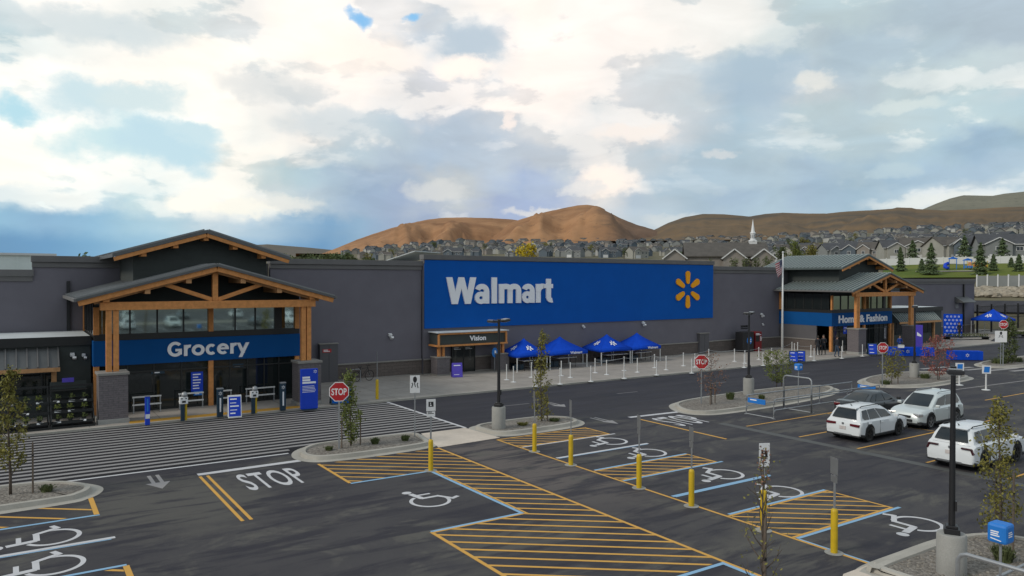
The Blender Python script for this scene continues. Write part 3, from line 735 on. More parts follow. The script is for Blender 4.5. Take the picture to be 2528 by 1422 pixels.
border([(17.2, 12.13), (17.2, 10.15)], 'blue_paint', 0.07, name='stall_border')
# left row
clip_hatch([(-9, 24.55), (2.0, 24.55), (2.0, 26.05), (-9, 26.05)], HD_, 0.85, 0.11)
border([(2.08, 26.45), (2.08, 24.45)], 'yellow_paint', 0.14); border([(-9, 24.42), (2.15, 24.42)], 'blue_paint', 0.12, name='stall_border')
border([(-9, 22.08), (2.3, 22.08)], 'white_paint', 0.16, name='stall_line'); border([(-9, 21.96), (2.2, 21.96)], 'blue_paint', 0.06, name='stall_line')
clip_hatch([(-9, 18.0), (2.2, 18.0), (2.2, 19.68), (-9, 19.68)], HD_, 0.85, 0.11)
border([(2.28, 19.75), (2.28, 17.9)], 'yellow_paint', 0.14); border([(-9, 19.8), (2.3, 19.8)], 'blue_paint', 0.12, name='stall_border')
# lane marks
border([(5.4, 27.55), (9.0, 27.62)], 'white_paint', 0.30, name='stop_line')
border([(5.42, 27.25), (5.42, 21.6)], 'yellow_paint', 0.10, name='centre_line'); border([(5.66, 27.25), (5.66, 21.6)], 'yellow_paint', 0.10, name='centre_line')
border([(25.35, 27.5), (29.6, 27.2)], 'white_paint', 0.28, name='stop_line')
border([(25.45, 26.9), (25.4, 21.5)], 'yellow_paint', 0.14, name='centre_line')
def road_word(body, x, y, w, h): lettering(body, x, y, ZM, w, h, M['white_paint'], lot, 0, 0.012, 'stop_marking', 'ground', 1.12)
road_word('STOP', 6.42, 24.55, 2.0, 2.25)
road_word('STOP', 25.95, 24.5, 2.1, 2.2)
def arrow(x, y, h, w=0.9):
    mb = MB(); hy = y-h*0.56
    mb.flat([(x-0.19, y), (x-0.07, y), (x-0.07, hy), (x-0.19, hy)], ZM); mb.flat([(x+0.07, y), (x+0.19, y), (x+0.19, hy), (x+0.07, hy)], ZM)
    mb.flat([(x-w/2, hy), (x, y-h), (x, hy)], ZM+0.001); mb.flat([(x+w/2, hy), (x, hy), (x, y-h)], ZM+0.001); mark('arrow_marking', mb, 'stripe_paint')
arrow(4.1, 28.3, 1.95, 0.75); arrow(23.8, 28.45, 1.9, 0.7); arrow(24.6, 33.2, 1.6, 0.9)
def strokes_symbol(cx, cy, up, size, name='wheelchair_symbol'):
    """painted wheelchair mark; 'up' is the ground direction its head points to"""
    up = Vector(up); rt = Vector((up.y, -up.x)); c = Vector((cx, cy)); mb = MB(); z = [ZM+0.001]
    def P(p): q = c+rt*p[0]*size+up*p[1]*size; return (q.x, q.y)
    def stroke(a, b, w):
        a, b = Vector(a), Vector(b); d = (b-a).normalized(); n = Vector((-d.y, d.x))*w/2
        mb.flat([P(a-n), P(b-n), P(b+n), P(a+n)], z[0]); z[0] += 0.0012
    r0, r1 = 0.285, 0.345; n = 34; ctr = (0.0, -0.16)
    i0, i1 = math.radians(118), math.radians(385)
    pr_ = [(math.cos(i0+(i1-i0)*k/n), math.sin(i0+(i1-i0)*k/n)) for k in range(n+1)]
    for a, b in zip(pr_, pr_[1:]):
        mb.flat([P((ctr[0]+a[0]*r1, ctr[1]+a[1]*r1)), P((ctr[0]+b[0]*r1, ctr[1]+b[1]*r1)), P((ctr[0]+b[0]*r0, ctr[1]+b[1]*r0)), P((ctr[0]+a[0]*r0, ctr[1]+a[1]*r0))], ZM+0.0004)
    mb.flat([P((-0.13+0.085*math.cos(t*math.pi/8), 0.46+0.075*math.sin(t*math.pi/8))) for t in range(16)], z[0]); z[0] += 0.0012
    stroke((-0.11, 0.36), (-0.05, 0.02), 0.10)
    stroke((-0.06, 0.22), (0.19, 0.22), 0.06)
    stroke((-0.08, 0.02), (0.24, 0.02), 0.075)
    stroke((0.22, 0.05), (0.40, -0.26), 0.075)
    stroke((0.37, -0.24), (0.52, -0.17), 0.075)
    mark(name, mb, 'white_paint')
strokes_symbol(10.7, 20.75, (0, 1), 1.85)
for cx, cy in ((0.62, 22.98), (0.55, 20.72), (20.7, 23.85), (20.55, 21.45), (20.45, 17.65), (20.3, 15.2), (20.75, 11.1)):
    strokes_symbol(cx, cy, (-1, 0), 1.95)
# right-hand parking stalls
for y in (22.88, 20.08, 17.4, 14.65, 11.9, 9.2): border([(28.4, y), (40.0, y)], 'yellow_paint', 0.09, name='stall_line')
border([(34.6, 22.9), (34.6, 6)], 'yellow_paint', 0.07, name='stall_line')
for y in (20.5, 17.8, 15.0, 12.2, 9.5): border([(46, y), (57.5, y)], 'yellow_paint', 0.09, name='stall_line')
border([(47, 23.6), (60, 22.9)], 'stripe_paint', 0.12, name='stall_line')
for k in range(6): border([(58+k*1.1, 30.4-k*1.1), (61.6+k*1.1, 30.0-k*1.1)], 'stripe_paint', 0.45, name='crosswalk_stripes')
for x0 in (22, 30, 38, 47): border([(x0, 33.6), (x0+1.6, 33.55)], 'stripe_paint', 0.07, name='lane_dash')
for k in range(12): border([(6+k*2.75, -22), (6+k*2.75, -33)], 'white_paint', 0.1, name='stall_line'); border([(6+k*2.75, -45), (6+k*2.75, -56)], 'white_paint', 0.1, name='stall_line')
island([(4, -37), (20, -36.6), (38, -37), (39, -38.5), (38, -40), (20, -40.4), (4, -40), (3, -38.5)])
# concrete gutter line of the right-hand bay
mbg = MB(); mbg.flat([(27.75, 24.0), (28.2, 24.0), (28.2, 7.0), (27.75, 7.0)], 0.003)
mbg.build('gutter_strip', M['gutter'], lot)

# ------------------------------------------------------------------ the store
store = thing('store_building', 'long low dark grey superstore with two timber gabled entrances and a wide blue panel', 'store', (30, 47.3, 0))
def part(name, mb, mt, parent=None, **k): return mb.build(name, mt, parent or store, **k)
WY = 47.3
def wall_run(x0, x1, top, y=WY, name='wall', stone=True):
    mb = MB(); mb.box(x0, x1, y, y+0.4, 0, top-0.36); w = part(name, mb, M['wall'])
    mb = MB(); mb.box(x0-0.06, x1+0.06, y-0.16, y+0.5, top-0.34, top); mb.box(x0-0.02, x1+0.02, y-0.07, y+0.1, top-0.62, top-0.345)
    part('parapet', mb, M['cap'], bevel=0.012)
    if stone:
        mb = MB(); mb.box(x0, x1, y-0.09, y-0.002, 0.16, 1.10); part('stone_base', mb, M['stone2'])
        mb = MB(); mb.box(x0, x1, y-0.14, y-0.002, 1.10, 1.19); mb.box(x0, x1, y-0.12, y-0.002, SW-0.02, 0.16); part('stone_ledge', mb, M['ledge'], bevel=0.008)
    return w
wall_run(13.55, 24.0, 8.02)
wall_run(24.06, 53.6, 8.47, WY-0.22)
wall_run(53.66, 64.0, 8.02)
wall_run(73.6, 103.0, 6.95)
wall_run(1.06, 5.2, 7.95, stone=False)
wall_run(-24, 1.06, 7.2, stone=False)
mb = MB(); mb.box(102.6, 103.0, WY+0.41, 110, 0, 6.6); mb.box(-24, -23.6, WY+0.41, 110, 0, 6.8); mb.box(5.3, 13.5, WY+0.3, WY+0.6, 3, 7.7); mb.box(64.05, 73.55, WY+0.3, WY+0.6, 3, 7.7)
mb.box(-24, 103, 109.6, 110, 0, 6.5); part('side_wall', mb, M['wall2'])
mb = MB(); mb.box(-23.5, 102.5, WY+0.7, 109.5, 6.1, 6.3); part('flat_roof', mb, M['white_roof'])
# the wide blue panel with its lettering and emblem
mb = MB(); mb.box(24.12, 53.55, WY-0.31, WY-0.222, 3.30, 8.10); panel = part('sign_panel', mb, M['sign_blue'])
# heavy sign lettering drawn stroke by stroke
def heavy_word(word, x0, z0, w, H, y, depth, mt, parent, spec):
    """spec: for each letter its start and width as fractions of w, then the x-height and stroke as fractions of H"""
    mb = MB(); xh, T = spec['x']*H, spec['t']*H; lay = [0]
    def solid(poly):
        lay[0] = (lay[0]+1) % 53; d = depth+0.0009*lay[0]
        mb.prism(poly, 'y', y-d, y)
    def sl(xa, za, xb, zb, th): solid([(xa-th/2, za), (xa+th/2, za), (xb+th/2, zb), (xb-th/2, zb)])
    def rect(xa, xb, za, zb): solid([(xa, za), (xb, za), (xb, zb), (xa, zb)])
    def arc(cx, cz, rx, rz, a0, a1, t, n=14):
        for k in range(n):
            q = [math.radians(a0+(a1-a0)*(k+e)/n) for e in (-0.04, 1.04)]
            o = [(cx+rx*math.cos(v), cz+rz*math.sin(v)) for v in q]; i = [(cx+(rx-t)*math.cos(v), cz+(rz-t*0.92)*math.sin(v)) for v in q]
            solid([o[0], o[1], i[1], i[0]])
    for ch, f0, fw in spec['l']:
        a, ww = x0+f0*w, fw*w; b = a+ww
        if ch == 'W':
            th = T*1.08
            for xa, xb in ((a+th/2, a+ww*0.285), (a+ww*0.5, a+ww*0.285), (a+ww*0.5, a+ww*0.715), (b-th/2, a+ww*0.715)): sl(xa, z0+H, xb, z0, th if xa != a+ww*0.5 else th*0.92)
        elif ch == 'l': rect(a, a+T, z0, z0+H*1.0)
        elif ch == 'a':
            arc(a+ww*0.50, z0+xh*0.62, ww*0.50, xh*0.39, 0, 158, T*0.92); rect(b-T, b, z0, z0+xh*0.64); arc(a+ww*0.42, z0+xh*0.30, ww*0.42, xh*0.315, 0, 360, T*0.80, 20)
        elif ch == 'm':
            rect(a, a+T, z0, z0+xh); h_ = (ww-T)/2
            for k in (0, 1):
                c = a+T/2+h_*(k+0.5); arc(c, z0+xh*0.66, h_/2+T/2, xh*0.355, 0, 165, T*0.96); rect(c+h_/2-T/2, c+h_/2+T/2, z0, z0+xh*0.67)
        elif ch == 'r': rect(a, a+T, z0, z0+xh); arc(a+ww*0.78, z0+xh*0.52, ww*0.78, xh*0.50, 78, 168, T*0.98)
        elif ch == 't':
            rect(a+ww*0.26, a+ww*0.26+T, z0+xh*0.24, z0+xh*1.28); rect(a, b, z0+xh-T*0.72, z0+xh); arc(a+ww*0.26+T*1.12, z0+xh*0.30, T*1.12, xh*0.31, 180, 285, T*0.9)
        elif ch == 'G':
            arc(a+ww*0.54, z0+H*0.5, ww*0.54, H*0.515, 42, 320, T, 24); rect(a+ww*0.55, b, z0+H*0.52-T*0.75, z0+H*0.52); rect(b-T*0.92, b, z0+H*0.12, z0+H*0.5)
        elif ch == 'o': arc(a+ww/2, z0+xh/2, ww/2, xh*0.515, 0, 360, T*0.98, 24)
        elif ch == 'c': arc(a+ww*0.53, z0+xh/2, ww*0.53, xh*0.515, 48, 312, T*0.98, 20)
        elif ch == 'e': arc(a+ww/2, z0+xh/2, ww/2, xh*0.515, 0, 312, T*0.95, 24); rect(a+T*0.6, b, z0+xh*0.44, z0+xh*0.44+T*0.62)
        elif ch == 'y': sl(a+T*0.55, z0+xh, a+ww*0.52, z0+xh*0.02, T*1.06); sl(b-T*0.55, z0+xh, a+ww*0.30, z0-xh*0.36, T*1.06)
    return mb.build('lettering', mt, parent)
WM = {'x': 0.745, 't': 0.235, 'l': (('W', 0.0, 0.262), ('a', 0.250, 0.130), ('l', 0.402, 0.05), ('m', 0.470, 0.212), ('a', 0.690, 0.124), ('r', 0.828, 0.086), ('t', 0.908, 0.092))}
GR = {'x': 0.76, 't': 0.225, 'l': (('G', 0.0, 0.168), ('r', 0.192, 0.090), ('o', 0.285, 0.155), ('c', 0.452, 0.130), ('e', 0.592, 0.148), ('r', 0.758, 0.090), ('y', 0.838, 0.162))}
heavy_word('Walmart', 25.78, 4.98, 9.42, 1.92, WY-0.312, 0.10, M['letter'], panel, WM)
mb = MB(); spark(mb, 50.2, 5.89, 1.66, lambda x, z, d: (x, WY-0.312-d, z), 0.10, 0.0); mb.build('emblem', M['spark'], panel)
# downspouts, service cabinets, wall lights
mb = MB(); mb.box(2.62, 2.78, WY-0.14, WY-0.02, 3.9, 6.6); part('downspout', mb, M['black'])
mb = MB(); mb.box(100.0, 100.25, WY-0.16, WY-0.01, 0.2, 6.3); part('downspout', mb, M['black'])
for x0, x1, h, y0 in ((16.55, 17.75, 2.55, 46.8), (51.6, 52.8, 1.92, 46.75)):
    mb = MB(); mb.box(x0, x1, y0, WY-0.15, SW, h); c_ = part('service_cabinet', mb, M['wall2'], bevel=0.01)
    mb = MB(); mb.box(x0-0.06, x1+0.06, y0-0.05, WY-0.15, h, h+0.06); mb.build('cap', M['ledge'], c_)
    mb = MB(); mb.box((x0+x1)/2-0.01, (x0+x1)/2+0.01, y0-0.006, y0, SW+0.1, h-0.1); mb.build('door_seam', M['black'], c_)
mb = MB(); mb.quad((16.72, 46.79, 2.02), (17.3, 46.79, 2.02), (17.3, 46.79, 2.24), (16.72, 46.79, 2.24)); rs = part('warning_plate', mb, M['red'])
mb = MB(); bars(mb, 16.78, 46.786, 2.15, 0.45, 2, 0.05, 0.03); mb.build('print', M['white'], rs)
def wall_light(x, z, y=WY-0.02, s=1.0):
    mb = MB(); mb.cbox((x, y-0.10*s, z), (0.22*s, 0.22*s, 0.16*s), rx=R(20)); mb.cbox((x+0.10*s, y-0.16*s, z-0.20*s), (0.18*s, 0.26*s, 0.13*s), rx=R(-25)); mb.cyl(x+0.02*s, y-0.06*s, z-0.22*s, z, 0.03*s, n=8)
    return part('wall_light', mb, M['white'], bevel=0.01)
wall_light(21.6, 2.95); wall_light(38.3, 3.05, 47.05, 0.7); wall_light(44.85, 3.1, 47.05); wall_light(60.7, 3.45); wall_light(60.9, 2.5, s=0.6)
wall_light(2.57, 3.05, 42.28, 0.85); wall_light(3.05, 3.0, 42.28, 0.7)

# ---- gabled entrances (both built to one design)
def entrance(ox, word, tx, tw, seam, doors):
    X = lambda v: v+ox
    # masonry piers carrying paired timber posts
    for x0, x1 in ((3.40, 4.60), (12.60, 13.80)):
        mb = MB(); mb.box(X(x0), X(x1), 38.85, 39.95, 0.1, 2.31); p_ = part('stone_pier', mb, M['stone'])
        mb = MB(); mb.box(X(x0)-0.06, X(x1)+0.06, 38.79, 40.01, 2.31, 2.43); mb.build('pier_cap', M['ledge'], p_, bevel=0.015)
        mb = MB(); mb.box(X(x0)-0.05, X(x1)+0.05, 38.80, 40.0, 0.02, 0.30); mb.build('plinth', M['concrete'], p_, bevel=0.015)
    for x0 in (3.74, 4.03, 12.88, 13.17):
        mb = MB(); mb.box(X(x0), X(x0)+0.24, 39.26, 39.52, 2.43, 5.28); part('timber_post', mb, M['timber'], bevel=0.012)
    mb = MB(); mb.box(X(3.50), X(13.62), 39.18, 39.60, 5.28, 5.66); part('timber_beam', mb, M['timber'], bevel=0.015)
    for x in (3.60, 13.25): mb = MB(); mb.box(X(x), X(x)+0.27, 39.02, 40.6, 5.662, 5.96); part('beam_block', mb, M['timber'], bevel=0.01)
    # truss
    apx, apz, sl = 8.55, 7.36, 0.273
    zr = lambda x: apz-sl*abs(x-apx)               # underside of roof line
    mb = MB(); mb.box(X(apx)-0.13, X(apx)+0.13, 39.28, 39.5, 5.662, zr(apx)-0.25); part('king_post', mb, M['timber'], bevel=0.01)
    for sx in (-1, 1):
        mb = MB(); mb.bar((X(apx)+sx*0.14, 39.39, 5.72), (X(apx)+sx*2.45, 39.39, zr(apx+sx*2.45)-0.16), 0.17, 0.20); part('truss_strut', mb, M['timber'], bevel=0.01)
        mb = MB(); mb.bar((X(apx)+sx*0.01, 38.93, zr(apx)-0.12), (X(apx)+sx*5.95, 38.93, zr(apx+sx*5.95)-0.12), 0.09, 0.25); part('fascia', mb, M['timber'], bevel=0.008)
        mb = MB(); mb.bar((X(apx)+sx*0.1, 39.39, zr(apx)-0.26), (X(apx)+sx*5.3, 39.39, zr(apx+sx*5.3)-0.26), 0.2, 0.2); part('rafter', mb, M['timber2'])
        # roof plane with standing seams
        a = (X(apx), zr(apx)); b = (X(apx)+sx*6.02, zr(apx+sx*6.02)); mb = MB()
        mb.prism([a, b, (b[0], b[1]+0.12), (a[0], a[1]+0.12)], 'y', 38.80, 47.2)
        n = int((47.2-38.9)/0.42); mb.cur = 1
        for k in range(n+1):
            y = 38.95+k*0.42; mb.bar((a[0]+sx*0.1, y, a[1]+0.15-0.0273), (b[0], y, b[1]+0.15), 0.10, 0.09)
        part('roof', mb, [M[seam], M['seam2' if seam == 'metal_roof2' else 'seam']])
        mb = MB(); mb.bar((b[0]+sx*0.05, 38.8, b[1]+0.05), (b[0]+sx*0.05, 47.2, b[1]+0.05), 0.12, 0.14); part('gutter', mb, M['cap'])
        # upper roof
        uz, ux = 9.10, 8.50
        a = (X(ux), uz); b = (X(ux)+sx*4.32, uz-0.305*4.32); mb = MB()
        mb.prism([a, b, (b[0], b[1]+0.17), (a[0], a[1]+0.17)], 'y', 40.95, 50.0)
        mb.cur = 1
        for k in range(22):
            y = 41.05+k*0.42; mb.bar((a[0]+sx*0.1, y, a[1]+0.20-0.03), (b[0], y, b[1]+0.20), 0.10, 0.09)
        part('upper_roof', mb, [M[seam], M['seam2' if seam == 'metal_roof2' else 'seam']])
        mb = MB(); mb.bar((X(ux)+sx*0.01, 41.02, uz-0.11), (X(ux)+sx*4.25, 41.02, uz-0.11-0.305*4.25), 0.09, 0.19); part('upper_fascia', mb, M['timber'])
        for dx_ in (1.45, 2.92):
            mb = MB(); z_ = uz-0.305*dx_; mb.box(X(ux)+sx*dx_-0.12, X(ux)+sx*dx_+0.12, 41.1, 41.95, z_-0.36, z_-0.05); part('bracket', mb, M['timber'])
        for x_ in (1.28, 3.10):
            mb = MB(); z_ = zr(apx+sx*x_); mb.box(X(apx)+sx*x_-0.12, X(apx)+sx*x_+0.12, 39.0, 41.6, z_-0.48, z_-0.2); part('purlin', mb, M['timber2'])
    mb = MB(); mb.box(X(8.38), X(8.62), 41.1, 41.95, 8.72, 9.02); part('bracket', mb, M['timber'])
    # gable wall behind the truss, upper box
    mb = MB(); mb.prism([(X(3.5), 5.34), (X(13.55), 5.34), (X(13.55), zr(13.55)-0.02), (X(apx), zr(apx)-0.02), (X(3.5), zr(3.5)-0.02)], 'y', 41.66, 41.8); part('gable_wall', mb, M['siding'])
    mb = MB(); mb.prism([(X(5.20), 6.0), (X(11.80), 6.0), (X(11.80), 8.08), (X(8.5), 9.08), (X(5.20), 8.08)], 'y', 41.95, 49.5)
    for k in range(7): mb.box(X(5.19), X(11.81), 41.938, 41.95, 6.6+k*0.28, 6.61+k*0.28)
    part('upper_wall', mb, M['siding'])
    mb = MB(); mb.box(X(3.52), X(13.5), 39.6, 41.6, 5.50, 5.56); part('soffit', mb, M['siding'])
    # sign band
    mb = MB(); mb.box(X(3.40), X(13.55), 41.50, 47.25, 2.47, 3.70); band = part('sign_band', mb, M['band_blue'], bevel=0.01)
    if word == 'Grocery': heavy_word(word, X(tx), 2.78, tw, 0.74, 41.498, 0.06, M['letter'], band, GR)
    else: lettering(word, X(tx), 41.498, 2.74, tw, 0.72, M['letter'], band, 0.06, 0.036)
    mb = MB(); mb.box(X(3.45), X(13.5), 41.56, 47.25, 3.705, 4.02); part('window_sill', mb, M['mullion'])
    # clerestory
    mb = MB(); mb.box(X(3.66), X(13.3), 41.68, 41.72, 4.02, 5.5); cl = part('clerestory_window', mb, M['glass2'])
    mb = MB()
    for x in (5.02, 6.26, 7.5, 10.07, 11.12): mb = MB(); mb.box(X(x)-0.035, X(x)+0.035, 41.62, 41.68, 4.02, 5.28); mb.build('mullion', M['mullion'], cl)
    mb = MB(); mb.box(X(12.15), X(12.55), 41.60, 41.68, 4.02, 5.28); mb.build('dark_pier', M['mullion'], cl)
    mb = MB(); mb.box(X(3.66), X(13.3), 41.62, 41.68, 5.28, 5.36); mb.build('head_rail', M['mullion'], cl)
    for x in (3.42, 8.70, 13.27):
        mb = MB(); mb.box(X(x), X(x)+0.24, 41.52, 41.66, 3.99 if x > 4 else 4.0, 5.34); part('timber_mullion', mb, M['timber'])
        mb = MB(); mb.box(X(x), X(x)+0.24, 41.54, 41.78, SW, 2.468); part('timber_post', mb, M['timber'])
    # side glazing between the band and the eaves
    for xs_, s in ((3.44, -1), (13.5, 1)):
        mb = MB(); mb.box(X(xs_)-0.02, X(xs_)+0.02, 41.8, 46.9, 4.02, 5.5); sg_ = part('side_window', mb, M['glass'])
        mb = MB()
        for k in range(5): y = 42.6+k*0.95; mb = MB(); mb.box(X(xs_)-0.05, X(xs_)+0.05, y-0.04, y+0.04, 4.02, 5.5); mb.build('mullion', M['mullion'], sg_)
        mb = MB(); mb.box(X(xs_)-0.06, X(xs_)+0.06, 46.9, 47.25, 3.9, 5.6); part('timber_mullion', mb, M['timber'])
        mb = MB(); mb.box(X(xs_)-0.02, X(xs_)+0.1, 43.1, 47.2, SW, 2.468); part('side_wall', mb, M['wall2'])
        mb = MB(); mb.box(X(xs_)-0.08, X(xs_)-0.021, 43.1, 47.2, SW, 1.1); part('stone_base', mb, M['stone2'])
        mb = MB(); mb.box(X(xs_)-0.12, X(xs_)-0.021, 43.05, 47.2, 1.1, 1.19); part('stone_ledge', mb, M['ledge'])
    # store front: glazing with aluminium frames, dim shop behind
    mb = MB(); mb.box(X(3.66), X(13.26), 41.70, 41.73, SW, 2.46); gl = part('storefront_glass', mb, M['glass'])
    mb = MB()
    for x in doors: mb.box(X(x)-0.03, X(x)+0.03, 41.65, 41.70, SW, 2.46)
    mb.box(X(3.66), X(13.26), 41.655, 41.70, 2.05, 2.12); mb.box(X(3.66), X(13.26), 41.655, 41.70, SW, 0.2)
    mb.build('mullion', M['mullion'], gl)
    # recessed lamps under the porch soffit stay off in daylight: plain trim rings
    return gl
g1 = entrance(0.0, 'Grocery', 6.70, 4.05, 'metal_roof', (4.9, 6.1, 7.4, 9.8, 10.7, 11.6, 12.4))
g2 = entrance(60.05, 'Home & Fashion', 4.45, 8.2, 'metal_roof2', (4.9, 6.1, 7.4, 9.8, 10.7, 11.6, 12.4))
# posters and shelving glimpsed behind the grocery glass
def window_poster(x0, x1, z0, z1, mt, rows, gl=g1, y=41.69, name='window_poster'):
    mb = MB(); mb.box(x0, x1, y-0.012, y, z0, z1); p_ = part(name, mb, M[mt])
    mb = MB(); bars(mb, x0+(x1-x0)*0.15, y-0.015, z1-0.16, (x1-x0)*0.7, rows, 0.055, 0.09, rseed=int(x0*10)); mb.build('print', M['letter'], p_)
window_poster(7.86, 8.45, 0.88, 1.90, 'poster', 6)
window_poster(7.98, 8.42, 0.68, 0.90, 'azure', 1, y=41.64)
window_poster(5.98, 6.6, 1.92, 2.12, 'navy', 1); window_poster(9.95, 10.5, 2.0, 2.2, 'navy', 1)
window_poster(65.55, 66.2, 1.7, 2.4, 'poster', 3); window_poster(72.4, 72.9, 0.9, 2.2, 'wall', 8)

# ---- low wing left of the grocery entrance, mirrored right of the far entrance
def wing(x0, x1, aw0, aw1, seam):
    mb = MB(); mb.box(x0, x1, 42.3, 42.5, SW, 3.78); part('wing_wall', mb, M['siding'])
    mb = MB(); mb.box(x0, x1, 42.22, 47.2, 3.78, 3.90); part('wing_roof', mb, M['white_roof'])
    mb = MB(); mb.box(x0-0.02, x1+0.02, 42.14, 42.26, 3.50, 3.93); part('coping', mb, M['mullion'])
    mb = MB(); mb.prism([(42.29, 3.40), (41.45, 2.55), (41.45, 2.45), (42.29, 2.45)], 'x', aw0, aw1)
    n = int((aw1-aw0)/0.42); mb.cur = 1
    for k in range(n+1): x = aw0+0.03+k*0.42; mb.bar((x, 42.28, 3.44), (x, 41.44, 2.59), 0.05, 0.05)
    part('awning', mb, [M[seam], M['seam2' if seam == 'metal_roof2' else 'cap']])
    mb = MB(); mb.box(aw0, aw1, 41.42, 41.50, 2.35, 2.54); part('awning_fascia', mb, M['timber2'])
    mb = MB(); mb.box(aw0+0.1, aw1-0.35, 42.24, 42.29, 1.2, 2.44); w = part('wing_window', mb, M['glass'])
    mb = MB()
    k = aw0+0.8
    while k < aw1-0.5: mb.box(k-0.03, k+0.03, 42.2, 42.24, 1.2, 2.44); k += 1.25
    mb.build('mullion', M['mullion'], w)
    for x in (aw1-0.33, aw0-0.1): mb = MB(); mb.box(x, x+0.22, 42.1, 42.298, SW, 2.44); part('timber_post', mb, M['timber2'])
wing(-24, 3.36, -22, 2.02, 'metal_roof')
wing(73.66, 84.8, 74.9, 83.2, 'metal_roof2')
# vision centre canopy
mb = MB(); mb.box(24.50, 30.05, 45.72, 46.96, 2.12, 3.02); cn = part('vision_canopy', mb, M['siding'])
mb = MB()
for (a, b) in (((24.5, 45.66, 2.16), (30.08, 45.66, 2.16)), ((24.5, 45.66, 2.98), (30.08, 45.66, 2.98))): mb.bar(a, b, 0.11, 0.12)
for x in (24.52, 30.04): mb.box(x-0.06, x+0.06, 45.60, 45.715, 2.22, 2.92)
mb.box(24.40, 24.498, 45.6, 46.96, 2.1, 2.22); mb.box(30.06, 30.16, 45.6, 46.96, 2.1, 2.22)
mb.build('timber_trim', M['timber'], cn)
mb = MB(); mb.box(24.36, 30.2, 45.5, 46.96, 3.045, 3.10); mb.build('canopy_roof', M['white_roof'], cn)
lettering('Vision', 27.0, 45.715, 2.42, 1.35, 0.36, M['letter'], cn, 0.04, 0.03)
for x in (24.42, 29.35):
    mb = MB(); mb.box(x, x+0.98, 45.7, 46.6, SW, 1.32); p_ = part('stone_pier', mb, M['stone'])
    mb = MB(); mb.box(x-0.05, x+1.03, 45.65, 46.65, 1.32, 1.40); mb.build('pier_cap', M['ledge'], p_, bevel=0.01)
    mb = MB(); mb.box(x-0.04, x+1.02, 45.66, 46.64, SW-0.05, 0.2); mb.build('plinth', M['ledge'], p_)
    for dx_ in (0.22, 0.55): mb = MB(); mb.box(x+dx_, x+dx_+0.18, 45.95, 46.13, 1.40, 2.12); part('timber_post', mb, M['timber'])
mb = MB(); mb.box(26.3, 28.1, 46.90, 46.97, SW, 2.05); dr = part('door', mb, M['glass'])
mb = MB(); mb.box(27.17, 27.23, 46.86, 46.90, SW, 2.05); mb.box(26.24, 26.30, 46.86, 46.98, SW, 2.1); mb.box(28.1, 28.16, 46.86, 46.98, SW, 2.1); mb.box(26.24, 28.16, 46.86, 46.98, 2.05, 2.11); mb.build('door_frame', M['mullion'], dr)
mb = MB(); bars(mb, 26.4, 46.895, 1.82, 0.6, 2, 0.05, 0.05); bars(mb, 27.35, 46.895, 1.82, 0.6, 2, 0.05, 0.05); mb.build('door_print', M['galv'], dr)
# right-hand staff door with its small roof
mb = MB(); mb.box(98.6, 99.7, WY-0.13, WY-0.02, SW, 2.5); part('door', mb, M['mullion'])
mb = MB(); mb.prism([(WY-0.02, 4.75), (WY-1.1, 4.1), (WY-1.1, 4.0), (WY-0.02, 4.0)], 'x', 98.0, 101.2); part('awning', mb, M['metal_roof'])
mb = MB(); mb.box(98.1, 98.9, WY-0.06, WY-0.01, 3.3, 3.9); part('door_plate', mb, M['signback'])

# ------------------------------------------------------------------ signs, posts, lamps
def P3(px, py, z=0.0): x, y = at(px, py, z); return (x, y, z)
def octagon(r): return [(r*math.cos(math.pi/8+k*math.pi/4), r*math.sin(math.pi/8+k*math.pi/4)) for k in range(8)]
def stop_sign(loc, rz, label, h=2.62, r=0.40, group='stop signs'):
    t = thing('stop_sign', label, 'stop sign', loc, rz, group)
    mb = MB(); mb.box(-0.03, 0.03, -0.02, 0.02, 0, h); mb.build('post', M['galv'], t, local=True)
    zc = h-r*0.9
    mb = MB(); mb.prism([(a, zc+b) for a, b in octagon(r)], 'y', -0.035, -0.022); f = mb.build('sign_face', M['white'], t, local=True)
    mb = MB(); mb.prism([(a, zc+b) for a, b in octagon(r*0.92)], 'y', -0.038, -0.0352); mb.build('red_field', M['red'], f, local=True)
    me = text_mesh('STOP', r*1.42, r*0.66, 0.0, 0.022); me.materials.append(M['white'])
    for v in me.vertices: v.co = (v.co.x-r*0.71, -0.0395, v.co.z+zc-r*0.33)
    link('lettering', me, f, local=True)
    return t
FACE = R(0)
stop_sign(P3(837, 1108, 0.1), R(-22), 'large red stop sign on a grey post in the planted island before the crosswalk', 2.62, 0.41)
stop_sign(P3(1731, 996, 0.1), R(-35), 'red stop sign beside the bare rusty shrub on the cart return island', 2.62, 0.41)
stop_sign(P3(2178, 953, 0.1), R(-35), 'small distant red stop sign on the island before the far entrance', 2.75, 0.36)
stop_sign(P3(2476, 905, 0.1), R(-40), 'faded red stop sign above the white crossing notice at the far right', 3.6, 0.36)

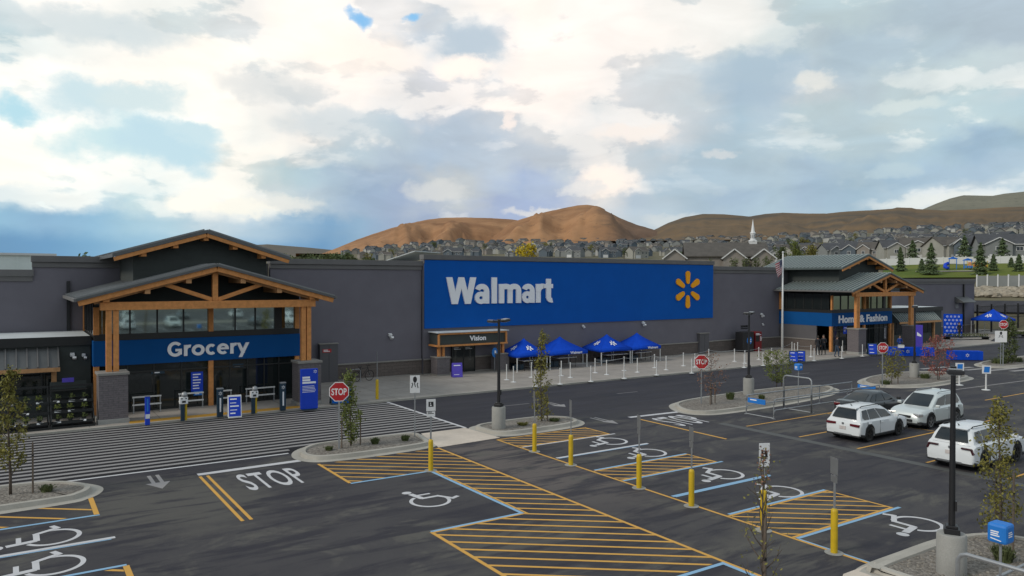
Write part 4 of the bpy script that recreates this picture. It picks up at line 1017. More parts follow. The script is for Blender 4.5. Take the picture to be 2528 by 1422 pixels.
def sign_plate(t, x, z0, z1, w, y=-0.03, rows=None, symbol=None, back=False):
    mb = MB(); mb.box(x-w/2, x+w/2, y-0.006, y, z0, z1); s = mb.build('sign_plate', M['signback'] if back else M['white'], t, local=True, bevel=0.003)
    if rows or symbol:
        mb = MB()
        if symbol == 'wheelchair':
            zc = (z0+z1)/2+0.03; mb.quad((x-0.09, y-0.008, zc-0.09), (x+0.09, y-0.008, zc-0.09), (x+0.09, y-0.008, zc+0.09), (x-0.09, y-0.008, zc+0.09))
        if symbol == 'walker':
            zc = z1-0.17; mb.prism([(x+0.085*math.cos(k*math.pi/6), zc+0.13*math.sin(k*math.pi/6)) for k in range(12)], 'y', y-0.009, y-0.0065)
            for dx_, dz in ((-0.12, -0.27), (0.0, -0.24), (0.11, -0.28)): mb.cbox((x+dx_, y-0.008, zc+dz), (0.035, 0.004, 0.17), ry=R(18 if dx_ < 0 else -14)); mb.cbox((x+dx_, y-0.008, zc+dz+0.11), (0.045, 0.004, 0.045))
        if rows: bars(mb, x-w*0.38, y-0.008, z0+0.10+0.05*(rows-1), w*0.76, rows, 0.025, 0.025)
        m2 = mb.build('print', M['signblack'], s, local=True)
        if symbol == 'wheelchair':
            mb = MB(); zc = (z0+z1)/2+0.03
            mb.quad((x-0.035, y-0.0095, zc-0.06), (x+0.02, y-0.0095, zc-0.06), (x+0.02, y-0.0095, zc-0.02), (x-0.035, y-0.0095, zc-0.02)); mb.quad((x-0.03, y-0.0095, zc), (x-0.005, y-0.0095, zc), (x-0.005, y-0.0095, zc+0.06), (x-0.03, y-0.0095, zc+0.06))
            mb.build('symbol', M['white'], s, local=True)
    return s
def parking_sign(loc, rz, label, kind, h=2.5):
    t = thing('bollard_sign', label, 'parking sign', loc, rz, 'yellow bollards carrying parking signs')
    mb = MB(); mb.lathe(0, 0, [(0.085, 0), (0.085, 1.03), (0.075, 1.085), (0.045, 1.11), (0.0, 1.115)], 16); mb.build('bollard', M['bollard'], t, smooth=True, local=True, auto=40)
    mb = MB(); mb.lathe(0, 0, [(0.23, 0.004), (0.23, 0.012), (0.0, 0.014)], 16); mb.build('footing', M['concrete'], t, local=True)
    mb = MB(); mb.box(-0.028, 0.028, -0.014, 0.014, 1.08, h); mb.build('post', M['galv'], t, local=True)
    if kind == 'face': sign_plate(t, 0, h-0.40, h+0.02, 0.33, -0.02, 0, 'wheelchair'); sign_plate(t, 0, h-0.60, h-0.42, 0.30, -0.02, 2)
    elif kind == 'text': sign_plate(t, 0, h-0.62, h+0.02, 0.31, -0.02, 5, 'wheelchair')
    else:
        sign_plate(t, 0, h-0.40, h+0.02, 0.30, 0.02, back=True); sign_plate(t, 0, h-0.60, h-0.42, 0.26, 0.02, back=True)
    return t
RB = R(68)
parking_sign((12.40, 23.67, 0), R(-18), 'yellow bollard with a white disabled parking sign facing the camera, by the striped walkway', 'face', 2.52)
for x, y, lb, kd, rz in ((17.19, 24.07, 'farthest yellow bollard of the right row, in the hatched strip beside the lamp island', 'back', RB),
                 (17.06, 21.60, 'yellow bollard of the right row between the two farthest wheelchair stalls', 'back', RB),
                 (17.04, 18.00, 'third yellow bollard of the right row, sign at the middle hatched strip', 'back', RB),
                 (17.00, 15.70, 'fourth yellow bollard of the right row, sign plate seen from behind beside a wheelchair stall', 'back', RB),
                 (16.99, 13.10, 'yellow bollard with a lettered white sign hidden behind the thin bare young tree', 'text', R(-25)),
                 (17.07, 11.05, 'nearest yellow bollard of the right row, beside the lamp island corner', 'back', RB)):
    parking_sign((x, y, 0), rz, lb, kd, 2.36)
parking_sign(P3(931, 986, SW), R(70), 'yellow bollard sign standing on the walkway before the wall, near the bicycle', 'back', 2.65)
def post_sign(loc, rz, label, h, w, ph, sym, rows, name='sign_post'):
    t = thing(name, label, 'sign', loc, rz)
    mb = MB(); mb.box(-0.025, 0.025, -0.012, 0.012, 0, h); mb.build('post', M['galv'], t, local=True)
    sign_plate(t, 0, h-ph, h+0.02, w, -0.02, rows, sym); return t
post_sign(P3(1024, 1078, 0.1), R(-18), 'white pedestrian crossing sign on a grey post by the concrete ramp', 2.58, 0.42, 0.72, 'walker', 0)
post_sign(P3(2470, 905, 0.1), R(-45), 'white pedestrian crossing sign below the faded stop sign', 2.75, 0.85, 0.85, 'walker', 0)
def blue_portable(loc, rz, label, h):
    t = thing('portable_sign', label, 'sign', loc, rz, 'white posts with blue signs in the right bays')
    mb = MB(); mb.lathe(0, 0, [(0.24, 0.0), (0.24, 0.03), (0.05, 0.06), (0.045, h)], 14); mb.build('post', M['whitesteel'], t, local=True, smooth=True, auto=40)
    mb = MB(); mb.box(-0.25, 0.25, -0.065, -0.045, h-0.45, h+0.05); s = mb.build('sign_plate', M['white'], t, local=True)
    mb = MB(); mb.quad((-0.16, -0.068, h-0.38), (0.16, -0.068, h-0.38), (0.19, -0.068, h-0.02), (-0.13, -0.068, h-0.02)); mb.build('print', M['azure'], s, local=True)
blue_portable(P3(2368, 951), R(-45), 'white post with a small blue sign behind the near lamp head, left of the pair', 1.40)
blue_portable(P3(2434, 963), R(-45), 'white post with a small blue sign in the empty bay, right of the pair', 1.48)

def light_pole(loc, rz, label, h=4.84, arms=2, r0=0.055):
    t = thing('light_pole', label, 'lamp post', loc, rz, 'car park lamp posts')
    mb = MB(); mb.lathe(0, 0, [(0.31, 0), (0.31, 0.93), (0.29, 0.97), (0.0, 0.975)], 28); mb.build('concrete_base', M['concrete'], t, smooth=True, local=True, auto=40)
    mb = MB(); mb.box(-0.16, 0.16, -0.16, 0.16, 0.975, 1.10); mb.box(-0.12, 0.12, -0.12, 0.12, 1.10, 1.16); mb.build('base_cover', M['black'], t, local=True, bevel=0.01)
    mb = MB(); mb.tube([(0, 0, 1.1), (0, 0, h)], [r0+0.02, r0], 10); mb.box(-0.07, 0.07, -r0-0.045, -r0, 1.5, 1.72); mb.build('pole', M['black'], t, smooth=True, local=True, auto=40)
    for s in ((-1, 1) if arms == 2 else (-1,)):
        mb = MB(); mb.bar((0, 0, h-0.06), (s*0.30, 0, h-0.04), 0.05, 0.05)
        mb.cbox((s*0.52, 0, h-0.03), (0.46, 0.32, 0.09), ry=R(-4*s)); hd = mb.build('lamp_head', M['black'], t, local=True, bevel=0.015)
        mb = MB(); mb.cbox((s*0.52, 0, h-0.085), (0.36, 0.24, 0.015), ry=R(-4*s)); mb.build('lens', M['galv'], hd, local=True)
        mb = MB(); mb.cbox((s*0.50, 0, h+0.035), (0.40, 0.26, 0.02), ry=R(-4*s)); mb.build('heat_sink', M['galv'], hd, local=True)
    mb = MB(); mb.cbox((0, 0, h+0.02), (0.12, 0.12, 0.06)); mb.build('pole_cap', M['black'], t, local=True)
    return t
light_pole(P3(1231, 1057, 0.1), R(25), 'black twin headed lamp post before the vision entrance canopy, on a concrete base', 4.84)
light_pole(P3(1848, 974, 0.1), R(25), 'black twin headed lamp post beside the cart return before the red machine', 4.76)
light_pole(P3(2257, 931, 0.1), R(25), 'black lamp post on the far island before the second entrance porch', 4.9)
light_pole((17.90, 8.65, 0.05), R(30), 'nearest black lamp post, on a thick round concrete base in the corner planter', 4.74, 1, 0.05)

# ------------------------------------------------------------------ walkway furniture
def kiosk_post(loc, label, style, h=1.35, rz=0.0):
    t = thing('guide_post', label, 'post', loc, rz, 'posts and pedestals before the grocery entrance')
    if style == 'blue':
        mb = MB(); mb.box(-0.10, 0.10, -0.08, 0.08, 0, h); mb.build('body', M['poster'], t, local=True, bevel=0.02)
        mb = MB(); mb.box(-0.09, 0.09, -0.086, -0.081, 0.30, 0.50); mb.build('white_label', M['white'], t, local=True)
        mb = MB(); mb.quad((-0.035, -0.0835, 0.62), (0.03, -0.0835, 0.62), (0.03, -0.0835, h-0.1), (-0.035, -0.0835, h-0.1)); mb.build('print', M['azure'], t, local=True)
        mb = MB(); mb.box(-0.105, 0.105, -0.085, 0.085, h, h+0.03); mb.build('top', M['galv'], t, local=True)
    elif style == 'navy':
        mb = MB(); mb.box(-0.14, 0.14, -0.09, 0.09, 0, h); mb.build('body', M['navy'], t, local=True, bevel=0.02)
        mb = MB(); mb.quad((-0.035, -0.0935, 0.25), (0.035, -0.0935, 0.25), (0.035, -0.0935, h-0.42), (-0.035, -0.0935, h-0.42)); spark(mb, 0, h-0.2, 0.09, lambda x, z, d: (x, -0.0935, z)); mb.build('print', M['letter'], t, local=True)
        mb = MB(); mb.box(-0.15, 0.15, -0.10, 0.10, h, h+0.05); mb.build('top', M['galv'], t, local=True)
    else:
        mb = MB(); mb.lathe(0.13, 0.12, [(0.07, 0), (0.07, 0.98), (0.0, 1.02)], 12); mb.build('yellow_bollard', M['bollard'], t, local=True, smooth=True, auto=40)
        mb = MB(); mb.box(-0.10, 0.06, -0.08, 0.08, 0, 0.82); mb.build('stem', M['navy'], t, local=True)
        mb = MB(); mb.box(-0.16, 0.20, -0.13, 0.10, 0.80, 1.12); b_ = mb.build('white_box', M['white'], t, local=True, bevel=0.02)
        mb = MB(); mb.box(-0.10, -0.04, -0.135, -0.131, 1.03, 1.09); mb.box(0.08, 0.14, -0.135, -0.131, 1.03, 1.09); mb.box(-0.06, 0.10, -0.135, -0.131, 0.86, 0.96); mb.build('openings', M['signblack'], b_, local=True)
        mb = MB(); mb.lathe(0.06, 0.0, [(0.13, 1.12), (0.14, 1.22), (0.11, 1.32), (0.0, 1.37)], 14); mb.build('hood', M['galv'], t, local=True, smooth=True)
    return t
kiosk_post(P3(364, 1049, SW), 'bright blue post with a white label before the grocery entrance', 'blue', 1.30)
kiosk_post(P3(452, 1039, SW), 'wipe dispenser pedestal with a grey hood, left of the white framed board', 'box')
kiosk_post(P3(543, 1029, SW), 'dark navy post with white upright lettering, left of the white framed board', 'navy', 1.34)
kiosk_post(P3(626, 1021, SW), 'wipe dispenser pedestal with a yellow bollard, right of the white framed board', 'box')
kiosk_post(P3(698, 1013, SW), 'dark navy post with white upright lettering, next to the tall blue banner panel', 'navy', 1.38)
def a_frame(loc, rz, label, w, h, frame, panel, rows=5, big=None):
    t = thing('a_frame_sign', label, 'board sign', loc, rz, 'folding pavement signs')
    d = h*0.20
    for s in (-1, 1):
        mb = MB(); a = math.atan2(d, h); mb.cbox((0, s*d*0.55, h/2), (w, 0.035, h*1.0), rx=s*a); p_ = mb.build('panel_frame', M[frame], t, local=True, bevel=0.015)
        mb = MB(); mb.cbox((0, s*(d*0.55+0.021), h/2), (w*0.86, 0.006, h*0.86), rx=s*a); q = mb.build('poster', M[panel], p_, local=True)
        if s < 0:
            mb = MB(); ca, sa = math.cos(a), math.sin(a)
            def P_(x, z): zz = z-h/2; return (x, -(d*0.55+0.026)+zz*sa, h/2+zz*ca)
            qr = random.Random(int(abs(loc[0])*7))
            for k in range(rows):
                z = h*(0.80-k*0.62/max(1, rows-1)); ww = w*qr.uniform(0.35, 0.66); x0 = -w*0.34
                hh = h*(0.055 if k % 2 == 0 else 0.03); mb.quad(P_(x0, z), P_(x0+ww, z), P_(x0+ww, z+hh), P_(x0, z+hh))
            if big: spark(mb, w*0.1, h*0.62, w*0.2, lambda x, z, dd: P_(x, z))
            mb.build('print', M['letter'], q, local=True)
    return t
a_frame(P3(579, 1030, SW), R(-8), 'white framed folding board with a bright blue poster before the grocery glass', 0.62, 1.08, 'white', 'poster', 5)
a_frame(P3(842, 997, SW), R(-10), 'dark blue folding board half hidden behind the large stop sign', 1.15, 1.02, 'navy', 'sign_blue', 1, True)
a_frame(P3(1128, 931, SW), R(-15), 'purple folding board beside the vision entrance pillar', 0.72, 0.98, 'purple', 'purple', 2)
a_frame(P3(1959, 894, SW), R(-50), 'left of two blue folding boards near the flagpole', 0.70, 0.92, 'navy', 'poster', 3)
a_frame(P3(1977, 893, SW), R(-50), 'right of two blue folding boards near the flagpole', 0.70, 0.92, 'navy', 'poster', 3)
a_frame(P3(2153, 876, SW), R(-40), 'blue folding board between the far entrance pillar and the small stop sign', 0.80, 1.05, 'navy', 'poster', 3)
# tall banner panels
t = thing('banner_stand', 'tall bright blue welcome panel beside the right pillar of the grocery porch', 'banner', P3(763, 1011, SW), R(-4))
mb = MB(); mb.box(-0.43, 0.43, -0.09, 0.09, 0.05, 2.08); p_ = mb.build('panel', M['poster'], t, local=True, bevel=0.01)
mb = MB(); mb.box(-0.36, 0.36, -0.2, 0.2, 0, 0.05); mb.build('foot', M['navy'], t, local=True)
mb = MB()
for k, w_ in enumerate((0.38, 0.40, 0.68)): mb.quad((-0.36, -0.0935, 1.60-k*0.13), (-0.36+w_, -0.0935, 1.60-k*0.13), (-0.36+w_, -0.0935, 1.70-k*0.13), (-0.36, -0.0935, 1.70-k*0.13))
mb.build('headline', M['letter'], p_, local=True)
mb = MB(); bars(mb, -0.36, -0.0935, 1.20, 0.70, 5, 0.025, 0.05, rseed=5); spark(mb, 0.29, 1.94, 0.09, lambda x, z, d: (x, -0.0935, z)); mb.build('print', M['letter'], p_, local=True)
t = thing('banner_stand', 'narrow purple banner standing behind the far lamp post', 'banner', P3(2268, 868, SW), R(-40))
mb = MB(); mb.box(-0.33, 0.33, -0.04, 0.04, 0.05, 2.5); p_ = mb.build('panel', M['purple'], t, local=True)
mb = MB(); mb.box(-0.3, 0.3, -0.25, 0.25, 0, 0.05); mb.build('foot', M['navy'], t, local=True)
mb = MB(); mb.quad((-0.18, -0.043, 1.5), (0.2, -0.043, 1.4), (0.2, -0.043, 1.55), (-0.18, -0.043, 1.85)); mb.build('print', M['letter'], p_, local=True)
# cart rails in front of the grocery glass
for x0, x1, lb in ((5.05, 6.35, 'white double rail behind the bright blue post, leftmost before the glass'), (7.15, 8.35, 'white double rail beside the left dispenser pedestal'), (9.15, 9.75, 'short white double rail right of the middle timber post'), (10.45, 12.0, 'white double rail behind the right dispenser pedestal')):
    t = thing('cart_rail', lb, 'rail', ((x0+x1)/2, 41.05, SW), 0, 'white rails along the grocery glass'); hw = (x1-x0)/2
    for z in (0.42, 0.80): mb = MB(); mb.box(-hw, hw, -0.03, 0.03, z-0.035, z+0.035); mb.build('rail', M['whitesteel'], t, local=True)
    for x in (-hw+0.05, hw-0.05): mb = MB(); mb.box(x-0.025, x+0.025, -0.026, 0.026, 0, 0.84); mb.build('upright', M['galv'], t, local=True)
# plant racks left of the grocery entrance
def plant_rack(x0, x1, y0, label, rs):
    t = thing('plant_rack', label, 'plant rack', ((x0+x1)/2, y0, SW), 0, 'black plant racks left of the grocery entrance'); hw = (x1-x0)/2
    for k, z in enumerate((0.30, 0.72, 1.12)):
        mb = MB(); yy = 0.10+k*0.30; mb.box(-hw, hw, yy-0.16, yy+0.16, z-0.05, z); mb.box(-hw, hw, yy-0.18, yy-0.16, z-0.08, z+0.04); mb.build('shelf', M['rack'], t, local=True)
    for x in (-hw, hw):
        mb = MB(); mb.box(x-0.03, x+0.03, 0.86, 0.92, 0, 1.82); mb.box(x-0.03, x+0.03, -0.08, -0.02, 0, 0.34); mb.bar((x, -0.05, 0.3), (x, 0.88, 1.3), 0.05, 0.05); mb.build('upright', M['rack'], t, local=True)
    mb = MB(); mb.box(-hw, hw, 0.9, 0.93, 1.72, 1.82); mb.build('top_rail', M['rack'], t, local=True)
    mb = MB(); mb.box(-hw, hw, -0.06, 0.9, 0.0, 0.10); mb.build('rack_base', M['rack'], t, local=True)
    for k, z in enumerate((0.30, 0.72, 1.12)):
        n = int((x1-x0)/0.52)
        for i in range(n):
            px, py = x0+0.26+i*(x1-x0-0.1)/n+rnd.uniform(-.05, .05), y0+0.08+k*0.30
            pot(px, py, SW+z, rs, (k+i) % 2 == 0 or rnd.random() < 0.35)
    return t
POTS = {}
def pot(x, y, z, rs, tray):
    key = (rnd.randrange(4), tray)
    if key not in POTS:
        q = random.Random(key[0]); t = thing('potted_plant', 'small leafy potted plant on a black rack shelf by the grocery entrance', 'plant', (0, 0, 0), 0, 'potted plants on the black racks')
        mb = MB(); mb.lathe(0, 0, [(0.07, 0), (0.09, 0.13), (0.0, 0.13)], 8); mb.build('pot', M['rack'], t, local=True)
        mb = MB()
        for k in range(60):
            a, e, rr = q.uniform(0, 6.28), q.uniform(0.1, 1.4), q.uniform(0.04, 0.16); c = (rr*math.cos(a)*math.cos(e), rr*math.sin(a)*math.cos(e), 0.13+rr*math.sin(e)*1.3)
            leaf(mb, c, q.uniform(0.03, 0.06), q)
        mb.build('foliage', M['leaf_dark'] if key[0] % 2 else M['leaf_green'], t, local=True)
        if key[0] == 2:
            mb = MB()
            for k in range(4): mb.cbox((q.uniform(-.1, .1), q.uniform(-.1, .0), q.uniform(.22, .32)), (0.03, 0.03, 0.03))
            mb.build('flower', M['leaf_gold'], t, local=True)
        if tray: mb = MB(); mb.cbox((0, -0.15, 0.01), (0.26, 0.012, 0.075), rx=R(-12)); mb.build('price_tag', M['white'], t, local=True)
        POTS[key] = t; o = t
    else: o = copy_tree(POTS[key])
    place(o, (x, y, z), rnd.uniform(-.3, .3))
def leaf(mb, c, s, q):
    u = Vector((q.gauss(0, 1), q.gauss(0, 1), q.gauss(0, 1))).normalized(); w = u.orthogonal().normalized(); w = (w*math.cos(s*91)+u.cross(w)*math.sin(s*91))*0.55
    c = Vector(c); mb.quad(c-u*s, c+w*s, c+u*s, c-w*s)
plant_rack(1.55, 3.20, 38.75, 'black stepped plant rack standing against the left stone pillar', 1)
plant_rack(-0.15, 1.45, 38.75, 'black stepped plant rack partly hidden by the left edge tree', 2)
plant_rack(-1.85, -0.25, 38.75, 'black stepped plant rack cut by the left picture edge', 3)
t = thing('plant_cart', 'tall dark plant display with a purple header against the green side wall', 'plant rack', (2.35, 41.2, SW), 0)
mb = MB(); mb.box(-0.75, 0.75, 0.30, 0.36, 0, 1.75); mb.build('back_panel', M['siding'], t, local=True)
for z in (0.5, 0.95, 1.4): mb = MB(); mb.box(-0.75, 0.75, -0.25, 0.30, z-0.04, z); mb.build('shelf', M['rack'], t, local=True)
mb = MB(); mb.box(-0.28, 0.2, -0.3, -0.27, 1.78, 1.98); mb.build('header_sign', M['purple'], t, local=True)
# vending machines and blue round signs on the front wall
t = thing('parcel_locker', 'black cabinet with a light blue emblem against the front wall', 'vending machine', P3(1838, 868, SW), 0)
mb = MB(); mb.box(-0.75, 0.75, -0.45, 0.45, 0, 1.85); b_ = mb.build('cabinet', M['signblack'], t, local=True, bevel=0.02)
mb = MB(); mb.prism([(0.12+0.36*math.cos(k*math.pi/12), 1.05+0.36*math.sin(k*math.pi/12)) for k in range(24)], 'y', -0.462, -0.451); e_ = mb.build('emblem', M['azure'], b_, local=True)
mb = MB(); spark(mb, 0.12, 1.05, 0.28, lambda x, z, d: (x, -0.466, z)); mb.build('burst', M['letter'], e_, local=True)
mb = MB()
for x in (-0.5, -0.25, 0.0, 0.25): mb.box(x, x+0.17, -0.05, 0.05, 2.25, 2.45); mb.box(x+0.02, x+0.15, -0.05, 0.05, 2.1, 2.2)
hd = mb.build('header_letters', M['signblack'], t, local=True)
t = thing('video_kiosk', 'red rental kiosk standing beside the black cabinet at the front wall', 'vending machine', P3(1864, 866, SW), 0)
mb = MB(); mb.box(-0.45, 0.45, -0.4, 0.4, 0, 1.82); b_ = mb.build('cabinet', M['kiosk_red'], t, local=True, bevel=0.02)
mb = MB(); mb.box(-0.42, 0.1, -0.415, -0.402, 0.9, 1.5); mb.build('screen', M['signblack'], b_, local=True)
mb = MB(); bars(mb, -0.42, -0.412, 1.62, 0.8, 2, 0.06, 0.05); bars(mb, 0.2, -0.412, 1.3, 0.25, 4, 0.06, 0.05); mb.build('print', M['letter'], b_, local=True)
t = thing('round_sign', 'round light blue sign on a grey post beside the vision canopy', 'sign', P3(1221, 916, SW), R(-15))
mb = MB(); mb.box(-0.025, 0.025, -0.02, 0.02, 0, 1.55); mb.build('post', M['galv'], t, local=True)
mb = MB(); mb.prism([(0.22*math.cos(k*math.pi/12), 1.35+0.36*math.sin(k*math.pi/12)) for k in range(24)], 'y', -0.05, -0.021); s_ = mb.build('disc', M['azure'], t, local=True)
mb = MB(); mb.quad((-0.02, -0.053, 1.2), (0.10, -0.053, 1.25), (0.10, -0.053, 1.5), (-0.02, -0.053, 1.5)); mb.build('print', M['letter'], s_, local=True)
# bicycle leaning at the rack by the wall
t = thing('bicycle', 'dark bicycle parked at a small rack along the front wall', 'bicycle', P3(896, 941, SW), R(12))
for x in (-0.52, 0.52):
    mb = MB(); mb.tube([(x+0.33*math.cos(k*math.pi/10), 0, 0.34+0.33*math.sin(k*math.pi/10)) for k in range(21)], 0.02, 6, cap=False); w_ = mb.build('wheel', M['tyre'], t, local=True)
    mb = MB()
    for k in range(8): mb.bar((x, 0, 0.34), (x+0.32*math.cos(k*math.pi/4), 0, 0.34+0.32*math.sin(k*math.pi/4)), 0.006, 0.006)
    mb.build('spokes', M['galv'], w_, local=True)
mb = MB()
for a, b in (((-0.52, 0.34), (-0.18, 0.80)), ((-0.52, 0.34), (-0.08, 0.34)), ((-0.08, 0.34), (-0.22, 0.92)), ((-0.08, 0.34), (0.38, 0.82)), ((-0.19, 0.80), (0.36, 0.86)), ((0.52, 0.34), (0.36, 0.95))): mb.tube([(a[0], 0, a[1]), (b[0], 0, b[1])], 0.018, 6)
mb.build('frame', M['cladding'], t, local=True)
mb = MB(); mb.cbox((-0.23, 0, 0.95), (0.26, 0.12, 0.05)); mb.build('saddle', M['black'], t, local=True)
mb = MB(); mb.tube([(0.42, -0.25, 1.0), (0.36, 0, 0.98), (0.42, 0.25, 1.0)], 0.016, 6); mb.build('handlebar', M['black'], t, local=True)
t = thing('bicycle_rack', 'grey hoop rack beside the bicycle at the front wall', 'bicycle rack', P3(878, 943, SW), R(8))
mb = MB(); mb.tube([(-0.35, 0, 0), (-0.35, 0, 0.7), (-0.25, 0, 0.82), (0.25, 0, 0.82), (0.35, 0, 0.7), (0.35, 0, 0)], 0.025, 8); mb.build('hoop', M['galv'], t, local=True)
mb = MB(); mb.box(-0.42, -0.28, -0.07, 0.07, 0, 0.012); mb.box(0.28, 0.42, -0.07, 0.07, 0, 0.012); mb.build('foot_plate', M['galv'], t, local=True)
# drain covers and other flat patches on the walkway
# ------------------------------------------------------------------ canopies, tables
def tent(x0, x1, y0, y1, label, marks, ze=1.38, zt=2.42, group='blue pop-up canopies along the front wall', text=None):
    cx, cy = (x0+x1)/2, (y0+y1)/2; hx, hy = (x1-x0)/2, (y1-y0)/2
    t = thing('pop_up_canopy', label, 'canopy', (cx, cy, SW), 0, group)
    mb = MB(); N = 8; rings = []
    zt -= SW; ze -= SW; zv = ze-0.26
    for k in range(N+1):
        s = 1-k/N; z = zt-(zt-ze)*(s**0.80 if s > 0 else 0)
        pts = []
        for a, b in ((-1, -1), (0, -1), (1, -1), (1, 0), (1, 1), (0, 1), (-1, 1), (-1, 0)):
            sag = 0.055*s*(1-s)*4 if (a == 0 or b == 0) else 0; lift = (0.03*s if (a == 0 or b == 0) else 0)
            pts.append((a*hx*s, b*hy*s, z-sag*0.8+lift))
        if k < N: rings.append(mb.add(pts))
        else: rings.append(mb.add([(0, 0, zt)]))
    for k in range(N-1):
        for i in range(8): j = (i+1) % 8; mb.face(rings[k]+i, rings[k]+j, rings[k+1]+j, rings[k+1]+i)
    for i in range(8): mb.face(rings[N-1]+i, rings[N-1]+(i+1) % 8, rings[N])
    b = mb.add([(a*hx, c*hy, zv+(0.03 if 0 in (a, c) else 0)) for a, c in ((-1, -1), (0, -1), (1, -1), (1, 0), (1, 1), (0, 1), (-1, 1), (-1, 0))])
    for i in range(8): j = (i+1) % 8; mb.face(b+i, b+j, rings[0]+j, rings[0]+i)
    fab = mb.build('fabric', M['tent'], t, local=True, smooth=True, auto=30)
    md = fab.modifiers.new('thickness', 'SOLIDIFY'); md.thickness = 0.008
    for sx in (-1, 1):
        for sy in (-1, 1):
            mb = MB(); x, y = sx*(hx-0.05), sy*(hy-0.05); mb.box(x-0.028, x+0.028, y-0.028, y+0.028, 0.02, ze-0.03); mb.box(x-0.06, x+0.06, y-0.06, y+0.06, 0, 0.02); mb.build('leg', M['whitesteel'], t, local=True)
    mb = MB()
    for sy in (-1, 1):
        y = sy*(hy-0.06); mb.bar((-hx+0.1, y, ze-0.30), (0, y, ze-0.06), 0.02, 0.03); mb.bar((hx-0.1, y, ze-0.30), (0, y, ze-0.06), 0.02, 0.03)
    mb.build('scissor_frame', M['galv'], t, local=True)
    # marks sit on the two slopes seen from the lot
    if marks:
        for ax in ('front', 'side'):
            mb = MB()
            def P_(u, w, d):
                s = 1-w; k = (0.80)
                z = zt-(zt-ze)*(s**k)+0.035
                return (u*s*hx, -hy*s-0.01, z) if ax == 'front' else (-hx*s-0.01, -u*s*hy, z)
            cu, cw = 0.0, 0.38
            for k in range(6):
                t_ = math.pi/2+k*math.pi/3; d0 = (math.cos(t_), math.sin(t_))
                o = capsule((cu+d0[0]*0.13, cw+d0[1]*0.07), (cu+d0[0]*0.27, cw+d0[1]*0.15), 0.04, 0.055, 4)
                bb = mb.add([P_(u, w, 0) for u, w in o]); mb.face(*range(bb, bb+len(o)))
            mb.build('burst_emblem', M['letter'], fab, local=True)
    if text:
        me = text_mesh('Walmart', 1.15, 0.19, 0, 0.03); me.materials.append(M['letter'])
        for v in me.vertices: v.co = (v.co.x+0.1, -hy-0.014, v.co.z+zv+0.05)
        link('lettering', me, fab, local=True)
    return t
tent(30.25, 33.0, 44.55, 46.85, 'blue pop-up canopy nearest the vision entrance, white bursts on its slopes', True)
tent(33.15, 36.75, 44.5, 46.85, 'blue pop-up canopy with white lettering on its edge, second from the vision entrance', False, text=True)
tent(38.1, 41.2, 44.5, 46.85, 'blue pop-up canopy with white bursts, third from the vision entrance', True)
tent(41.3, 44.5, 44.5, 46.85, 'blue pop-up canopy with white lettering, farthest along the front wall', False, text=True)
tent(100.6, 104.2, 43.0, 46.6, 'blue pop-up canopy by the garden centre fence at the far right', True, 2.0, 3.25, 'lone canopy by the fence')
def table(x, y, label, w=1.8, top='white', cloth=True, rz=0.0):
    t = thing('folding_table', label, 'table', (x, y, SW), rz, 'tables under the blue canopies')
    mb = MB(); mb.box(-w/2, w/2, -0.36, 0.36, 0.70, 0.74); mb.build('tabletop', M[top], t, local=True, bevel=0.01)
    for sx in (-1, 1):
        for sy in (-1, 1): mb = MB(); mb.box(sx*(w/2-0.1)-0.015, sx*(w/2-0.1)+0.015, sy*0.3-0.015, sy*0.3+0.015, 0, 0.70); mb.build('leg', M['black'], t, local=True)
    return t
table(32.0, 45.3, 'white topped folding table under the canopy nearest the vision entrance')
table(35.3, 45.5, 'white topped folding table under the second canopy')
table(40.2, 45.3, 'white topped folding table under the third canopy', 2.2)
table(43.2, 45.5, 'white topped folding table under the farthest wall canopy')
for i, (x, y) in enumerate(((31.2, 45.9), (34.6, 46.1), (39.6, 46.0), (42.8, 46.1))):
    t = thing('storage_tote', ('dark tote box behind the table, ' + ('first', 'second', 'third', 'fourth')[i] + ' canopy from the vision entrance'), 'box', (x, y, SW), 0, 'totes behind the canopy tables')
    mb = MB(); mb.prism([(-0.38, 0), (0.38, 0), (0.43, 0.42), (-0.43, 0.42)], 'y', -0.25, 0.25); mb.build('tub', M['navy'], t, local=True, bevel=0.02)
    mb = MB(); mb.box(-0.46, 0.46, -0.28, 0.28, 0.421, 0.47); mb.build('lid', M['black'], t, local=True, bevel=0.01)
# stanchions
ST = [(1250.6, 937.8), (1267.5, 943.5), (1311.8, 931.9), (1321, 954), (1385.6, 927.6), (1382.5, 948.7), (1407.8, 932.3), (1458.4, 942), (1469, 920.3), (1497.4, 925.1), (1540.6, 915), (1540.6, 934.6), (1573.3, 919.2), (1615.5, 908), (1620.8, 926.2),
      (1644.3, 913.3), (1686.9, 903.4), (1715.3, 906.6), (1707.5, 921.4), (1749.7, 893), (1813, 892.5), (1838.7, 897.1), (1837, 907.6), (1873, 887.6), (1883.7, 902.4), (1905, 890), (1955, 872), (1961, 876), (1969, 873), (2001.8, 881), (2009.7, 891), (2018, 875), (2078, 885), (2080, 868), (2129, 879.6)]
st0 = thing('stanchion', 'white queue post on a round base on the store walkway', 'stanchion', (0, 0, 0), 0, 'white queue posts along the walkway')
mb = MB(); mb.lathe(0, 0, [(0.19, 0), (0.19, 0.02), (0.05, 0.05), (0.032, 0.07)], 14); mb.build('base', M['whitesteel'], st0, local=True, smooth=True, auto=40)
mb = MB(); mb.lathe(0, 0, [(0.034, 0.05), (0.034, 0.98), (0.045, 0.985), (0.045, 1.03), (0.0, 1.04)], 10); mb.build('post', M['whitesteel'], st0, local=True, smooth=True, auto=40)
SP = []
for i, (px, py) in enumerate(ST):
    o = st0 if i == 0 else copy_tree(st0); p = P3(px, py, SW); place(o, p); SP.append(Vector(p))
